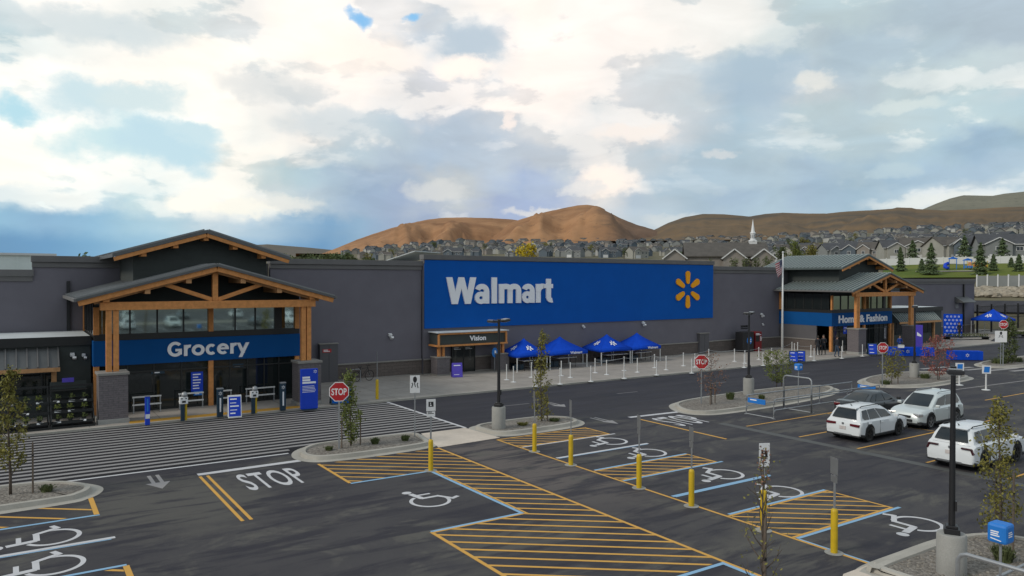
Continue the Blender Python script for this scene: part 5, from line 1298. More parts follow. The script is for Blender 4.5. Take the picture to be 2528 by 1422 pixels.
ROPES = [(15, 16), (16, 19), (17, 18), (19, 20), (20, 23), (21, 22), (23, 25), (25, 26), (27, 29), (29, 31), (6, 10), (8, 10), (10, 13), (13, 15)]
for a, b in ROPES:
    A, B = SP[a]+Vector((0, 0, 0.93)), SP[b]+Vector((0, 0, 0.93)); mb = MB()
    mb.tube([A+(B-A)*(k/8)-Vector((0, 0, 0.10*4*(k/8)*(1-k/8))) for k in range(9)], 0.014, 5)
    tag(mb.build('barrier_rope', M['galv']), 'thin grey barrier rope slung between two white queue posts', 'rope', 'ropes between the queue posts')
# flagpole and flag
fx, fy, _ = P3(1931, 879, SW)
t = thing('flagpole', 'tall white flagpole on the walkway left of the far entrance', 'flagpole', (fx, fy, SW))
mb = MB(); mb.tube([(0, 0, 0), (0, 0, 9.0)], [0.10, 0.055], 12); mb.build('pole', M['whitesteel'], t, local=True, smooth=True)
mb = MB(); mb.lathe(0, 0, [(0.2, 0), (0.2, 0.06), (0.12, 0.12)], 12); mb.build('base_collar', M['galv'], t, local=True)
mb = MB(); mb.lathe(0, 0, [(0.02, 9.0), (0.09, 9.06), (0.09, 9.14), (0.0, 9.2)], 10); mb.build('finial', M['whitesteel'], t, local=True, smooth=True)
def flag():
    nx, nz = 14, 13; W_, H_ = 0.85, 1.35; mb = MB()
    for j in range(nz+1):
        for i in range(nx+1):
            u, w = i/nx, j/nz
            x = -u*W_*(0.62+0.38*(1-w)); z = 8.55-w*H_*(0.75+0.2*u)-u*0.38; y = 0.10*math.sin(u*7+w*2.5)*u
            mb.v.append((fx+x-0.09, fy+y, z))
    for j in range(nz):
        for i in range(nx):
            if j < 7 and i < 7: mb.cur = 2
            else: mb.cur = j % 2
            a = j*(nx+1)+i; mb.face(a, a+1, a+nx+2, a+nx+1)
    o = mb.build('flag', [mat('flag_red', (0.36, 0.02, 0.035), 0.8, 0.0), mat('flag_white', (0.55, 0.55, 0.55), 0.8, 0.0), mat('flag_navy', (0.01, 0.02, 0.08), 0.8, 0.0)], smooth=True)
    md = o.modifiers.new('thickness', 'SOLIDIFY'); md.thickness = 0.006
    s_ = MB()
    for j in range(4):
        for i in range(4):
            a = mb.v[(1+j*2-(j > 2))*(nx+1)+1+i+(i > 1)]; s_.cbox((a[0], a[1]-0.012, a[2]), (0.035, 0.006, 0.035))
    s_.build('stars', MATS['flag_white'], o)
    tag(o, 'red, white and blue striped flag drooping beside the white flagpole', 'flag')
flag()
# draped tables, backdrop
def draped(px, py, w, rz, label):
    t = thing('draped_table', label, 'table', P3(px, py, 0.02), rz, 'long tables under deep blue cloths')
    mb = MB(); n = 24
    ring = lambda z, f: [(x+0.012*f*math.sin(x*14), y+0.02*f*math.sin(x*11+y*7), z) for x, y in ([(-w/2+w*k/n, -0.4) for k in range(n)]+[(w/2, -0.4+0.8*k/4) for k in range(4)]+[(w/2-w*k/n, 0.4) for k in range(n)]+[(-w/2, 0.4-0.8*k/4) for k in range(4)])]
    a = mb.add(ring(0.02, 1)); b = mb.add(ring(0.76, 0)); k = 2*n+8
    for i in range(k): j = (i+1) % k; mb.face(a+i, a+j, b+j, b+i)
    mb.face(*range(b, b+k)); c = mb.build('cloth', M['tent'], t, local=True, smooth=True, auto=50)
    mb = MB(); spark(mb, 0.05, 0.42, 0.15, lambda x, z, d: (x, -0.435, z)); mb.build('burst_emblem', M['letter'], c, local=True)
draped(2235, 878, 3.3, R(-42), 'deep blue draped table behind the far lamp post')
draped(2283, 878, 1.5, R(-60), 'short blue draped table end beside the red leaved shrub')
draped(2381, 888, 2.6, R(-42), 'deep blue draped table standing alone on the road at the right')
bx, by, _ = P3(2352, 833, SW)
t = thing('backdrop', 'tall blue photo backdrop covered with small white bursts at the far wall', 'backdrop', (bx, by, SW), R(-52))
mb = MB(); mb.box(-0.98, 0.98, -0.05, 0.05, 0.0, 2.75); b_ = mb.build('panel', M['tent'], t, local=True)
mb = MB()
for j in range(6):
    for i in range(4 if j % 2 else 5): spark(mb, -0.80+i*0.40+(0.20 if j % 2 else 0), 0.35+j*0.42, 0.13, lambda x, z, d: (x, -0.054, z))
mb.build('burst_emblem', M['letter'], b_, local=True)
mb = MB(); mb.box(-0.9, -0.7, -0.4, 0.4, 0, 0.04); mb.box(0.7, 0.9, -0.4, 0.4, 0, 0.04); mb.build('foot', M['black'], t, local=True)
# garden centre fence beyond the far corner
gf = thing('garden_fence', 'tall black metal fence closing the garden centre yard at the far right', 'fence', (103.2, 47.0, 0))
mb = MB()
for z in (0.3, 1.9, 3.4): mb.box(103.2, 134, 46.97, 47.03, z-0.04, z+0.04)
for k in range(150): x = 103.3+k*0.205; mb.box(x-0.012, x+0.012, 46.99, 47.01, 0.1, 3.5)
mb.build('rail_panel', M['black'], gf)
for k in range(9): x = 103.2+k*3.8; mb = MB(); mb.box(x-0.09, x+0.09, 46.91, 47.09, 0, 3.7); mb.build('fence_post', M['black'], gf)
gs = thing('greenhouse_shed', 'low pale green garden shed roof behind the black yard fence', 'shed', (118, 62, 0))
mb = MB(); mb.box(106, 134, 56, 68, 0, 2.3); mb.build('wall', M['siding'], gs)
mb = MB(); mb.prism([(55.5, 2.31), (68.5, 2.31), (68.5, 2.5), (62, 3.1), (55.5, 2.5)], 'x', 105.6, 134.4); mb.build('roof', M['metal_roof2'], gs)
for i, (px, py, w_) in enumerate(((2385, 838, 5.0), (2515, 832, 2.0))):
    x, y = at(px, py, 0.06)
    t = thing('plant_bench', ('long dark bench of plants before the garden centre canopy', 'small pallet of plants at the garden fence')[i], 'plant bench', (x, y, 0.08), R(-30))
    mb = MB(); mb.box(-w_/2, w_/2, -0.6, 0.6, 0.25, 0.32); mb.build('deck', M['rack'], t, local=True)
    for sx in (-1, 1): mb = MB(); mb.box(sx*(w_/2-0.2)-0.05, sx*(w_/2-0.2)+0.05, -0.55, 0.55, 0, 0.25); mb.build('leg', M['rack'], t, local=True)
    mb = MB(); q = random.Random(i+5)
    for k in range(500): leaf(mb, (q.uniform(-w_/2, w_/2), q.uniform(-.55, .55), 0.35+q.uniform(0, 0.28)), q.uniform(0.05, 0.1), q)
    mb.build('foliage', M['leaf_dark'], t, local=True)
# cart returns
def cart_return(x0, x1, y0, y1, hoop_x, label, post, low_sign=True):
    t = thing('cart_return', label, 'cart corral', ((x0+x1)/2, (y0+y1)/2, 0))
    r = 0.032
    for y in (y0, y1):
        for z in (0.42, 0.95):
            mb = MB(); mb.tube([(x0, y, max(0.02, z-0.25)), (x0+0.03, y, z-0.06), (x0+0.12, y, z), (x1, y, z)], r, 8); mb.build('side_rail', M['galv'], t, smooth=True)
        for k in range(4):
            x = x0+(x1-x0)*k/3; mb = MB(); mb.tube([(x, y, 0), (x, y, 0.95)], 0.025, 8); mb.box(x-0.07, x+0.07, y-0.07, y+0.07, 0, 0.015); mb.build('upright', M['galv'], t)
    for x in (x0, hoop_x): mb = MB(); mb.tube([(x, y0, 0.03), (x, y1, 0.03)], 0.028, 8); mb.build('ground_bar', M['galv'], t)
    mb = MB(); mb.tube([(hoop_x, y0, 0), (hoop_x, y0, 1.62), (hoop_x, y0+0.06, 1.72), (hoop_x, y0+0.16, 1.76), (hoop_x, y1-0.16, 1.76), (hoop_x, y1-0.06, 1.72), (hoop_x, y1, 1.62), (hoop_x, y1, 0)], 0.04, 10); mb.build('hoop', M['galv'], t, smooth=True)
    px, py, h = post
    mb = MB(); mb.tube([(px, py, 0), (px, py, h-0.35)], 0.025, 8); mb.build('sign_post', M['galv'], t)
    mb = MB(); mb.box(px-0.17, px+0.17, py-0.17, py+0.17, h-0.36, h); b_ = mb.build('sign_box', M['azure'], t, bevel=0.05)
    mb = MB(); bars(mb, px-0.10, py-0.1725, h-0.15, 0.20, 3, 0.022, 0.016, rseed=3); bars(mb, px-0.1725, py+0.10, h-0.15, 0.20, 3, 0.022, 0.016, '-x', rseed=4)
    mb.quad((px-0.1725, py+0.10, h-0.26), (px-0.1725, py-0.08, h-0.29), (px-0.1725, py-0.08, h-0.305), (px-0.1725, py+0.10, h-0.28))
    mb.build('print', M['letter'], b_)
    if low_sign:
        for x, y in ((x0-0.02, (y0+y1)/2+0.25), (x1, (y0+y1)/2)):
            mb = MB(); mb.box(x-0.03, x+0.02, y-0.60, y+0.45, 0.62, 0.86); s_ = mb.build('low_sign', M['azure'], t, bevel=0.008)
            mb = MB(); bars(mb, x-0.033, y+0.3, 0.76, 0.6, 1, 0.05, 0.03, '-x'); mb.build('print', M['letter'], s_)
    return t
cart_return(31.0, 40.2, 23.35, 25.0, 34.0, 'galvanised cart return with blue signs along the island edge', (35.6, 25.25, 2.25))
cart_return(14.6, 20.4, 4.7, 6.95, 14.62, 'nearest cart return, hoop rail and blue sign box cut by the lower right corner', (15.25, 6.5, 2.32), False)

# ------------------------------------------------------------------ cars
def wheel_parts(t, x, y, r, w, rim):
    side = 1 if y > 0 else -1
    def rev(prof, n=26):                         # prof: (radius, offset along the axle)
        mb = MB(); rings = [mb.add([(x+rr*math.cos(k*2*math.pi/n), y+side*o, r+rr*math.sin(k*2*math.pi/n)) for k in range(n)]) for rr, o in prof]
        for a, b in zip(rings, rings[1:]):
            for k in range(n): j = (k+1) % n; mb.face(a+k, a+j, b+j, b+k)
        mb.face(*range(rings[-1], rings[-1]+n)); return mb
    tw = rev([(r*0.72, -w/2), (r*0.97, -w/2), (r, -w*0.35), (r, w*0.30), (r*0.965, w*0.45), (r*0.72, w*0.47), (r*0.66, w*0.36), (0.03, w*0.34)]).build('wheel', M['tyre'], t, smooth=True, local=True, auto=35)
    mb = MB(); yy = y+side*w*0.42
    n = 26; a = mb.add([(x+r*0.70*math.cos(k*2*math.pi/n), yy+side*0.008, r+r*0.70*math.sin(k*2*math.pi/n)) for k in range(n)]); b = mb.add([(x+r*0.60*math.cos(k*2*math.pi/n), yy, r+r*0.60*math.sin(k*2*math.pi/n)) for k in range(n)])
    for k in range(n): j = (k+1) % n; mb.face(a+k, a+j, b+j, b+k)
    for k in range(5):
        an = k*2*math.pi/5+0.3; d = Vector((math.cos(an), 0, math.sin(an)))
        for s in (-1, 1):
            o = Vector((-d.z, 0, d.x))*s*r*0.10; mb.bar(Vector((x, yy-side*0.01, r))+d*r*0.10, Vector((x, yy, r))+d*r*0.64+o, 0.03, 0.035, up=(0, 1, 0))
    mb.tube([(x, yy-side*0.03, r), (x, yy+side*0.004, r)], r*0.17, 12)
    mb.build('rim', M[rim], tw, local=True)
def car(label, loc, rz, paint, L=4.46, Wd=1.84, H=1.63, wb=2.66, rw=0.35, top=None, gh=None, rim='rim', kind='suv', group=None, tail='bar', name='parked_car'):
    """top: (x, z, width factor) outline of the lower body from tail to nose; gh: greenhouse corners"""
    t = thing(name, label, 'car', loc, rz, group)
    h2, hw = L/2, Wd/2
    def tz(x): return interp(x, [(a, b) for a, b, c in top])
    def tw_(x): return interp(x, [(a, c) for a, b, c in top])
    xw = (-wb/2-0.06, wb/2-0.06); ra = rw+0.065
    xs = sorted(set([a for a, b, c in top]+[-h2+0.06*k for k in range(int(L/0.06)+1)]))
    def zb(x):
        z = 0.24+0.10*max(0, (abs(x)-h2+0.5)/0.5)
        for q in xw:
            if abs(x-q) < ra: z = max(z, rw+math.sqrt(ra*ra-(x-q)**2))
        return z
    mb = MB(); rings = []
    for x in xs:
        w = hw*tw_(x); zt_ = tz(x); z0 = min(zb(x), zt_-0.08); zm = max(z0+0.03, lerp(0.3, zt_, 0.62)); zs = max(zm+0.02, zt_-0.07)
        prof = [(0.90*w, z0), (0.985*w, z0+0.01), (w, zm), (0.975*w, zs), (0.90*w, zt_), (0.45*w, zt_+0.022), (0, zt_+0.028)]
        rings.append(mb.add([(x, y, z) for y, z in prof]+[(x, -y, z) for y, z in reversed(prof[:-1])]))
    n = 13
    for a, b in zip(rings, rings[1:]):
        for k in range(n-1): mb.face(a+k, a+k+1, b+k+1, b+k)
        mb.face(a+n-1, a, b, b+n-1)
    mb.face(*range(rings[0], rings[0]+n)); mb.face(*range(rings[-1], rings[-1]+n))
    body = mb.build('body', paint, t, smooth=True, local=True, auto=38)
    mb = MB()                                    # dark wheel housings and floor
    mb.box(-h2+0.25, h2-0.25, -hw*0.8, hw*0.8, 0.20, 0.42)
    for q in xw:
        for s in (-1, 1): mb.box(q-ra-0.01, q+ra+0.01, min(s*hw*0.45, s*hw*0.86), max(s*hw*0.45, s*hw*0.86), 0.30, rw+ra+0.01)
    mb.build('underbody', M['cladding'], t, local=True)
    # lower cladding following sills and arches
    if kind == 'suv':
        mb = MB()
        for s in (-1, 1):
            pa = None
            for x in xs:
                if abs(x) > h2-0.05: continue
                w = hw*tw_(x); z0 = zb(x); p = (mb.add([(x, s*(w*0.985+0.012), z0-0.03), (x, s*(w+0.016), z0+0.055), (x, s*(w*0.99), z0+0.10)]))
                if pa is not None:
                    for k in range(2): mb.face(pa+k, pa+k+1, p+k+1, p+k)
                pa = p
        for s in (-1, 1):
            x = s*(h2-0.02); w = hw*0.93; mb.box(min(x, x-s*0.14), max(x, x-s*0.14)+0.0, -w, w, 0.26, 0.46 if s < 0 else 0.40)
        mb.build('cladding', M['cladding'], t, local=True)
        mb = MB(); mb.box(-h2-0.012, -h2+0.05, -hw*0.5, hw*0.5, 0.30, 0.37); mb.build('skid_plate', M['rim'], t, local=True)
    # greenhouse
    xr0, xr1, xf1, xf0, zbelt, zroof, wb0, wt0 = gh
    zr_ = zbelt-0.03
    B = [(xr0, wb0), (xf0, wb0*0.94)]; Tp = [(xr1, wt0*0.96), (xf1, wt0)]
    mb = MB(); lev = [0, 0.5, 0.9, 1.0]
    rr = []
    for l in lev:
        q = l if l < 1 else 1.0; infl = math.sin(l*math.pi)*0.03
        pts = []
        inset_ = 0.0 if l < 0.95 else 0.05
        xa, wa = lerp(B[0][0], Tp[0][0], q)-infl+inset_, lerp(B[0][1], Tp[0][1], q)+infl*0.6-inset_; xb, wb_ = lerp(B[1][0], Tp[1][0], q)+infl-inset_*1.5, lerp(B[1][1], Tp[1][1], q)+infl*0.6-inset_
        z = lerp(zr_, zroof, q)-(0.035 if l == 0.9 else 0)
        c = 0.16*wa
        xm = [(xa, wa-c), (xa+c*0.6, wa), ((xa*2+xb)/3, lerp(wa, wb_, .33)+0.012), ((xa+xb*2)/3, lerp(wa, wb_, .66)+0.012), (xb-c, wb_), (xb, wb_-c*1.2), (xb+0.05, 0)]
        ring = xm+[(x, -y) for x, y in reversed(xm[:-1])]+[(xa-0.04, 0)]
        rr.append(mb.add([(x, y, z+(0.0 if l < 1 else 0.03*(1-(y/max(wa, 0.1))**2))) for x, y in ring])); nn = len(ring)
    for a, b in zip(rr, rr[1:]):
        for k in range(nn): j = (k+1) % nn; mb.face(a+k, a+j, b+j, b+k)
    cen = mb.add([((xr1+xf1)/2, 0, zroof+0.045)])
    for k in range(nn): mb.face(rr[-1]+k, rr[-1]+(k+1) % nn, cen)
    mb.build('roof', paint, t, smooth=True, local=True, auto=40)
    def gp(f, u, v, off=0.012):                  # point on a greenhouse face: f side, u along, v up
        infl = math.sin(v*math.pi)*0.03
        z = lerp(zr_, zroof, v)
        if f in ('l', 'r'):
            s = 1 if f == 'l' else -1
            x = lerp(lerp(B[0][0], Tp[0][0], v), lerp(B[1][0], Tp[1][0], v), u); y = lerp(lerp(B[0][1], Tp[0][1], v), lerp(B[1][1], Tp[1][1], v), u)+infl*0.6+0.012*math.sin(u*math.pi)
            return (x, s*(y+off), z+off*0.3)
        i = 1 if f == 'f' else 0; s = 1 if i else -1
        x = lerp(B[i][0], Tp[i][0], v)+s*(infl+off+0.045*(1-(2*u-1)**2)); w = lerp(B[i][1], Tp[i][1], v)+infl*0.6
        return (x, (2*u-1)*w, z+off*0.4)
    def pane(name, f, us, mt, parent=t):
        mb = MB(); cols = []
        for u, v0, v1 in us: cols.append(mb.add([gp(f, u, lerp(v0, v1, k/4)) for k in range(5)]))
        for a, b in zip(cols, cols[1:]):
            for k in range(4): mb.face(a+k, a+k+1, b+k+1, b+k)
        return mb.build(name, mt, parent, smooth=True, local=True)
    def us(u0, u1, v0, v1, n=6, slant0=0, slant1=0): return [(lerp(u0, u1, k/n), v0, v1) for k in range(n+1)]
    pane('windscreen', 'f', us(0.09, 0.91, 0.10, 0.92), M['carglass']); pane('rear_window', 'b', us(0.10, 0.90, 0.16, 0.86), M['carglass'])
    for f in ('l', 'r'):
        for u0, u1, va, vb in ((0.07, 0.25, .80, .84), (0.275, 0.56, .84, .86), (0.59, 0.89, .86, .66)):
            pane('side_window', f, [(lerp(u0, u1, k/6), 0.10 if (u0 > 0.1 or k > 1) else 0.22, lerp(va, vb, k/6)) for k in range(7)], M['carglass'])
    # door seams and handles
    for s in (-1, 1):
        for xd in (xr0+0.55, (xr0+xf0)/2-0.02, xf0-0.10):
            zt_ = tz(xd)-0.06; y = s*(hw*tw_(xd)+0.003); mb = MB(); mb.box(xd-0.006, xd+0.006, min(y, y-s*0.02), max(y, y-s*0.02), 0.36 if abs(xd-xw[0]) > ra else rw+ra, zt_); mb.build('door_seam', M['cladding'], t, local=True)
    for s in (-1, 1):
        for xd in (xr0+0.75, (xr0+xf0)/2+0.18): mb = MB(); y = s*(hw*tw_(xd)+0.012); mb.cbox((xd, y, tz(xd)-0.16), (0.20, 0.03, 0.035)); mb.build('door_handle', paint, t, local=True, bevel=0.008)
        mb = MB(); mb.cbox((xf0-0.32, s*(hw+0.07), zbelt+0.08), (0.14, 0.20, 0.14)); mb.build('mirror', paint if kind == 'suv' else M['cladding'], t, local=True, bevel=0.03)
        if kind == 'suv': mb = MB(); zz = zroof+0.035; mb.tube([(xr1+0.15, s*wt0*0.88, zz-0.03), (xr1+0.25, s*wt0*0.90, zz+0.03), (xf1-0.30, s*wt0*0.90, zz+0.03), (xf1-0.18, s*wt0*0.88, zz-0.03)], 0.022, 8); mb.build('roof_rail', M['cladding'] if rim == 'rimdark' else M['rim'], t, local=True)
    # lamps, grille, plates
    zl = tz(-h2+0.2)-0.20
    for s in (-1, 1):
        mb = MB()
        if tail == 'bar': mb.cbox((-h2+0.035, s*hw*0.66, zl), (0.13, hw*0.52, 0.115), rz=s*R(6))
        elif tail == 'hook': mb.cbox((-h2+0.015, s*hw*0.68, zl+0.06), (0.10, hw*0.42, 0.065)); mb.cbox((-h2+0.06, s*hw*0.90, zl-0.05), (0.10, 0.09, 0.22), rx=s*R(22))
        else: mb.cbox((-h2+0.08, s*hw*0.74, zl+0.02), (0.20, hw*0.36, 0.15), rz=s*R(14))
        mb.build('taillight', M['taillight'] if tail != 'hook' else mat('smoked_tail_light', (0.05, 0.012, 0.016), 0.2, 0.0), t, local=True, bevel=0.015)
        mb = MB(); mb.cbox((h2-0.20, s*hw*0.70, tz(h2-0.12)-0.06), (0.32, hw*0.42, 0.15), rz=-s*R(16)); mb.build('headlight', M['headlight'], t, local=True, bevel=0.03)
    mb = MB(); mb.cbox((h2-0.045, 0, tz(h2-0.06)-0.07), (0.10, hw*0.80, 0.13)); mb.cbox((h2-0.005, 0, 0.44), (0.06, hw*1.0, 0.14)); mb.build('grille', M['cladding'], t, local=True, bevel=0.01)
    mb = MB(); mb.cbox((-h2-0.012, 0.0, zl-0.17), (0.02, 0.32, 0.15)); mb.build('license_plate', M['plate'], t, local=True)
    mb = MB(); mb.cbox((-h2+0.005, 0, zl+0.03), (0.03, 0.10, 0.10)); mb.build('badge', M['rim'], t, local=True, bevel=0.01)
    if kind == 'suv':
        mb = MB(); mb.cbox((xr1-0.02, 0, zroof+0.0), (0.30, wt0*1.75, 0.035), ry=R(-6)); mb.build('spoiler', paint, t, local=True, bevel=0.01)
        mb = MB(); mb.tube([(xr1+0.35, 0, zroof+0.03), (xr1+0.22, 0, zroof+0.13)], [0.03, 0.01], 6); mb.build('aerial', M['cladding'], t, local=True)
    for x in xw:
        for s in (-1, 1): wheel_parts(t, x, s*(hw-0.12), rw, 0.22, rim)
    return t
SUV = [(-2.23, .62, .90), (-2.20, .84, .95), (-2.14, .98, .975), (-2.0, 1.03, .99), (-1.2, 1.03, 1.0), (0.9, 1.00, 1.0), (1.25, .985, .99), (1.75, .94, .975), (2.02, .87, .94), (2.14, .78, .90), (2.20, .66, .86), (2.23, .55, .82)]
GSUV = (-2.12, -1.80, 0.20, 1.18, 1.02, 1.60, 0.82, 0.60)
car('white suv parked tail to the camera beside a silver suv, dark sill cladding', (31.25, 18.66, 0.005), R(1), M['carwhite'], top=SUV, gh=GSUV, rim='rimdark').scale = (0.87,)*3
SUV2 = [(-2.3, .62, .88), (-2.26, .86, .94), (-2.18, 1.0, .97), (-2.0, 1.04, .99), (-1.2, 1.04, 1.0), (0.85, 1.02, 1.0), (1.15, 1.01, .99), (1.7, .97, .96), (2.02, .90, .92), (2.18, .80, .86), (2.26, .66, .80), (2.30, .52, .74)]
car('silver older suv facing the camera with a large windscreen and clear headlights', (36.2, 18.72, 0.005), R(181), M['carsilver'], L=4.6, Wd=1.84, H=1.68, wb=2.66, top=SUV2, gh=(-2.18, -1.85, 0.15, 1.12, 1.03, 1.66, 0.83, 0.64), rim='rim', tail='block').scale = (0.89,)*3
SUV3 = [(-2.42, .62, .90), (-2.39, .86, .95), (-2.33, 1.02, .975), (-2.18, 1.10, .99), (-1.3, 1.09, 1.0), (1.0, 1.06, 1.0), (1.35, 1.05, .99), (1.9, 1.01, .975), (2.2, .94, .95), (2.34, .82, .92), (2.40, .66, .88), (2.42, .55, .84)]
car('white angular suv behind the nearest lamp post, narrow dark hooked tail lights', (30.25, 13.70, 0.005), R(0), M['carwhite'], L=4.84, Wd=1.92, H=1.70, wb=2.86, rw=0.375, top=SUV3, gh=(-2.30, -1.98, 0.25, 1.28, 1.09, 1.68, 0.86, 0.64), rim='rimdark', tail='hook').scale = (0.88,)*3
SED = [(-2.42, .60, .84), (-2.38, .84, .92), (-2.30, .96, .95), (-2.0, 1.00, .97), (-1.45, .98, 1.0), (0.8, .93, 1.0), (1.1, .92, .99), (1.7, .86, .96), (2.1, .77, .91), (2.3, .66, .85), (2.42, .52, .76)]
car('dark grey sedan behind the white suv, nose pointing away', (36.15, 21.35, 0.005), R(0), M['cargrey'], L=4.84, Wd=1.85, H=1.45, wb=2.82, rw=0.34, top=SED, gh=(-1.95, -0.95, 0.30, 1.25, 0.95, 1.43, 0.80, 0.56), rim='rim', kind='sedan', tail='block').scale = (0.88,)*3

# cars standing in the bay behind the camera: the upper glass of the left entrance mirrors them
src = [o for o in bpy.data.objects if o.get('category') == 'car']
for i, (k, x, y) in enumerate(((0, 13.0, -27), (1, 18.6, -27.5), (3, 29.6, -27), (2, 35.0, -28), (1, 15.7, -50), (3, 24.0, -50.5), (0, 32.3, -50), (2, 40.6, -50))):
    o = copy_tree(src[k]); place(o, (x, y, 0.005), R(90 if i % 2 else -90), ('white', 'silver', 'white', 'dark grey')[k]+' car mirrored in the upper glass of the left entrance'); o['group'] = 'cars mirrored in the upper glass'

# ------------------------------------------------------------------ trees and shrubs
def young_tree(loc, h, label, cat='tree', name='young_tree', crown=None, mt='leaf_green', leaves=700, ls=(0.05, 0.10), tr=0.03, stakes=2, seed=1, lean=(0, 0), bare=0.0, branches=14):
    """crown: (height fraction, radius) pairs"""
    q = random.Random(seed); t = thing(name, label, cat, loc, 0, 'young trees in the planted islands')
    crown = crown or [(0.18, 0.10), (0.3, 0.42), (0.45, 0.45), (0.65, 0.34), (0.85, 0.20), (1.0, 0.05)]
    ph = q.uniform(0, 6)
    def axis(f): return Vector((lean[0]*f+0.04*math.sin(f*5+ph), lean[1]*f+0.04*math.cos(f*4+ph), h*f))
    mb = MB(); mb.tube([axis(k/8*0.96) for k in range(9)], [tr*(1-0.8*k/8) for k in range(9)], 8)
    mb.build('trunk', M['bark'], t, smooth=True, local=True)
    lo, hi = crown[0][0], crown[-1][0]; tips = []; mb = MB()
    for k in range(branches):
        f = lerp(lo+0.02, hi*0.95, (k+q.random())/branches); r = interp(f, crown)*q.uniform(0.6, 1.05); a = k*2.4+q.uniform(-.4, .4); s = axis(max(0.08, f-0.10)); e = axis(f)+Vector((r*math.cos(a), r*math.sin(a), 0))
        m_ = (s+e)/2+Vector((0, 0, -0.04)); mb.tube([s, m_, e], [tr*0.38, tr*0.26, tr*0.10], 5); tips += [m_.lerp(e, 0.4), e, e+Vector((0, 0, 0.05))]
        for _ in range(2): e2 = e+Vector((q.gauss(0, .1), q.gauss(0, .1), q.gauss(0.06, .08))); mb.tube([m_.lerp(e, .5), e2], [tr*0.18, tr*0.07], 4); tips.append(e2)
    mb.build('branches', M['bark'], t, local=True)
    mb = MB()
    for k in range(leaves):
        if q.random() < 0.62:
            c = q.choice(tips)+Vector((q.gauss(0, .09), q.gauss(0, .09), q.gauss(0, .10)))
        else:
            f = lo+(hi-lo)*q.random(); r = interp(f, crown)*math.sqrt(q.random()); a = q.uniform(0, 6.283); c = axis(f)+Vector((r*math.cos(a), r*math.sin(a), q.gauss(0, 0.05)))
        leaf(mb, c, q.uniform(*ls), q)
    mb.build('crown', M[mt], t, local=True)
    return t
def stake(loc, h, label):
    t = thing('tree_stake', label, 'stake', loc, 0, 'wooden stakes beside the young trees')
    mb = MB(); mb.tube([(0, 0, 0), (0, 0, h-0.08), (0, 0, h)], [0.028, 0.026, 0.012], 7); mb.build('stake_pole', M['stake'], t, local=True)
    mb = MB(); mb.cyl(0, 0, h*0.72, h*0.72+0.05, 0.032, n=8); mb.build('tie', M['black'], t, local=True)
GZ = 0.09
def gpos(px, py): x, y = at(px, py, GZ); return Vector((x, y, GZ))
def staked(px, py, h, label, where, offs, **k):
    p = gpos(px, py); young_tree(p, h, label, **k)
    for i, (dx_, dy_, sh) in enumerate(offs): stake(p+Vector((dx_, dy_, 0)), sh, 'thin wooden stake '+('left' if dx_ < 0 else 'right')+' of '+where)
staked(22, 1222, 3.95, 'leafy green young tree at the left picture edge, before the plant racks', 'the left edge tree', [(0.62, -0.15, 1.6)], crown=[(0.20, .22), (.30, .42), (.50, .50), (.62, .42), (.74, .34), (.80, .12), (.88, .14), (1.0, .08)], leaves=1700, ls=(.035, .065), mt='leaf_olive', tr=.045, seed=3, lean=(0.05, 0))
staked(864, 1101, 3.0, 'dense green young tree in the island beside the large stop sign', 'the tree by the large stop sign', [(-0.42, -0.2, 1.3), (0.40, -0.1, 1.3)], crown=[(.05, .08), (.16, .28), (.30, .42), (.50, .45), (.66, .36), (.72, .20), (.82, .20), (.92, .22), (1.0, .1)], leaves=1500, ls=(.04, .07), mt='leaf_green', tr=.035, seed=8)
staked(1336, 1040, 4.25, 'tall slender young tree on the lamp island, before the blue canopies', 'the slender tree on the lamp island', [(0.25, -0.15, 1.3)], crown=[(.03, .16), (.15, .36), (.35, .40), (.5, .34), (.62, .30), (.75, .24), (.9, .18), (1.0, .06)], leaves=1450, ls=(.04, .07), mt='leaf_olive', tr=.035, seed=12)
staked(1756, 998, 2.75, 'bare rusty young tree beside the middle red stop sign', 'the rusty bare tree', [(-0.2, -0.1, 1.1), (0.35, 0.05, 1.2)], crown=[(.2, .25), (.45, .75), (.65, .85), (.85, .7), (1.0, .35)], leaves=420, ls=(.03, .06), mt='leaf_rust', tr=.028, seed=17, branches=26)
staked(1917, 955, 2.3, 'rounded green shrubby tree by the cart return hoop', 'the rounded shrubby tree', [(0.5, 0, 0.9)], crown=[(.15, .2), (.4, .75), (.65, .95), (.85, .85), (1.0, .5)], leaves=1500, ls=(.04, .08), mt='leaf_green', tr=.03, seed=21, branches=18)
staked(2203, 948, 2.3, 'small golden green tree right of the far stop sign', 'the small golden green tree', [(0.3, -0.2, 1.0)], crown=[(.2, .2), (.45, .75), (.7, .85), (.9, .6), (1.0, .25)], leaves=900, ls=(.04, .08), mt='leaf_olive', tr=.03, seed=23, branches=16)
staked(2315, 938, 3.0, 'red leaved young tree before the blue draped tables', 'the red leaved tree', [(0.4, 0.1, 1.1)], crown=[(.12, .3), (.35, .9), (.6, 1.1), (.8, .9), (1.0, .4)], leaves=1300, ls=(.04, .08), mt='leaf_red', tr=.03, seed=27, branches=22)
staked(2490, 897, 3.7, 'dark green upright tree on the far right island beside the white sign', 'the dark upright tree', [(0.6, -0.2, 1.2)], crown=[(.02, .4), (.2, .65), (.5, .62), (.75, .55), (.9, .35), (1.0, .12)], leaves=2200, ls=(.05, .10), mt='leaf_dark', tr=.04, seed=31, branches=20)
young_tree((20.9, 8.95, GZ), 3.75, 'yellow green young tree in the corner planter at the lower right', crown=[(.06, .22), (.2, .42), (.38, .46), (.5, .34), (.60, .50), (.68, .42), (.76, .30), (.88, .26), (1.0, .10)], leaves=1700, ls=(.03, .06), mt='leaf_olive', tr=.04, seed=36)
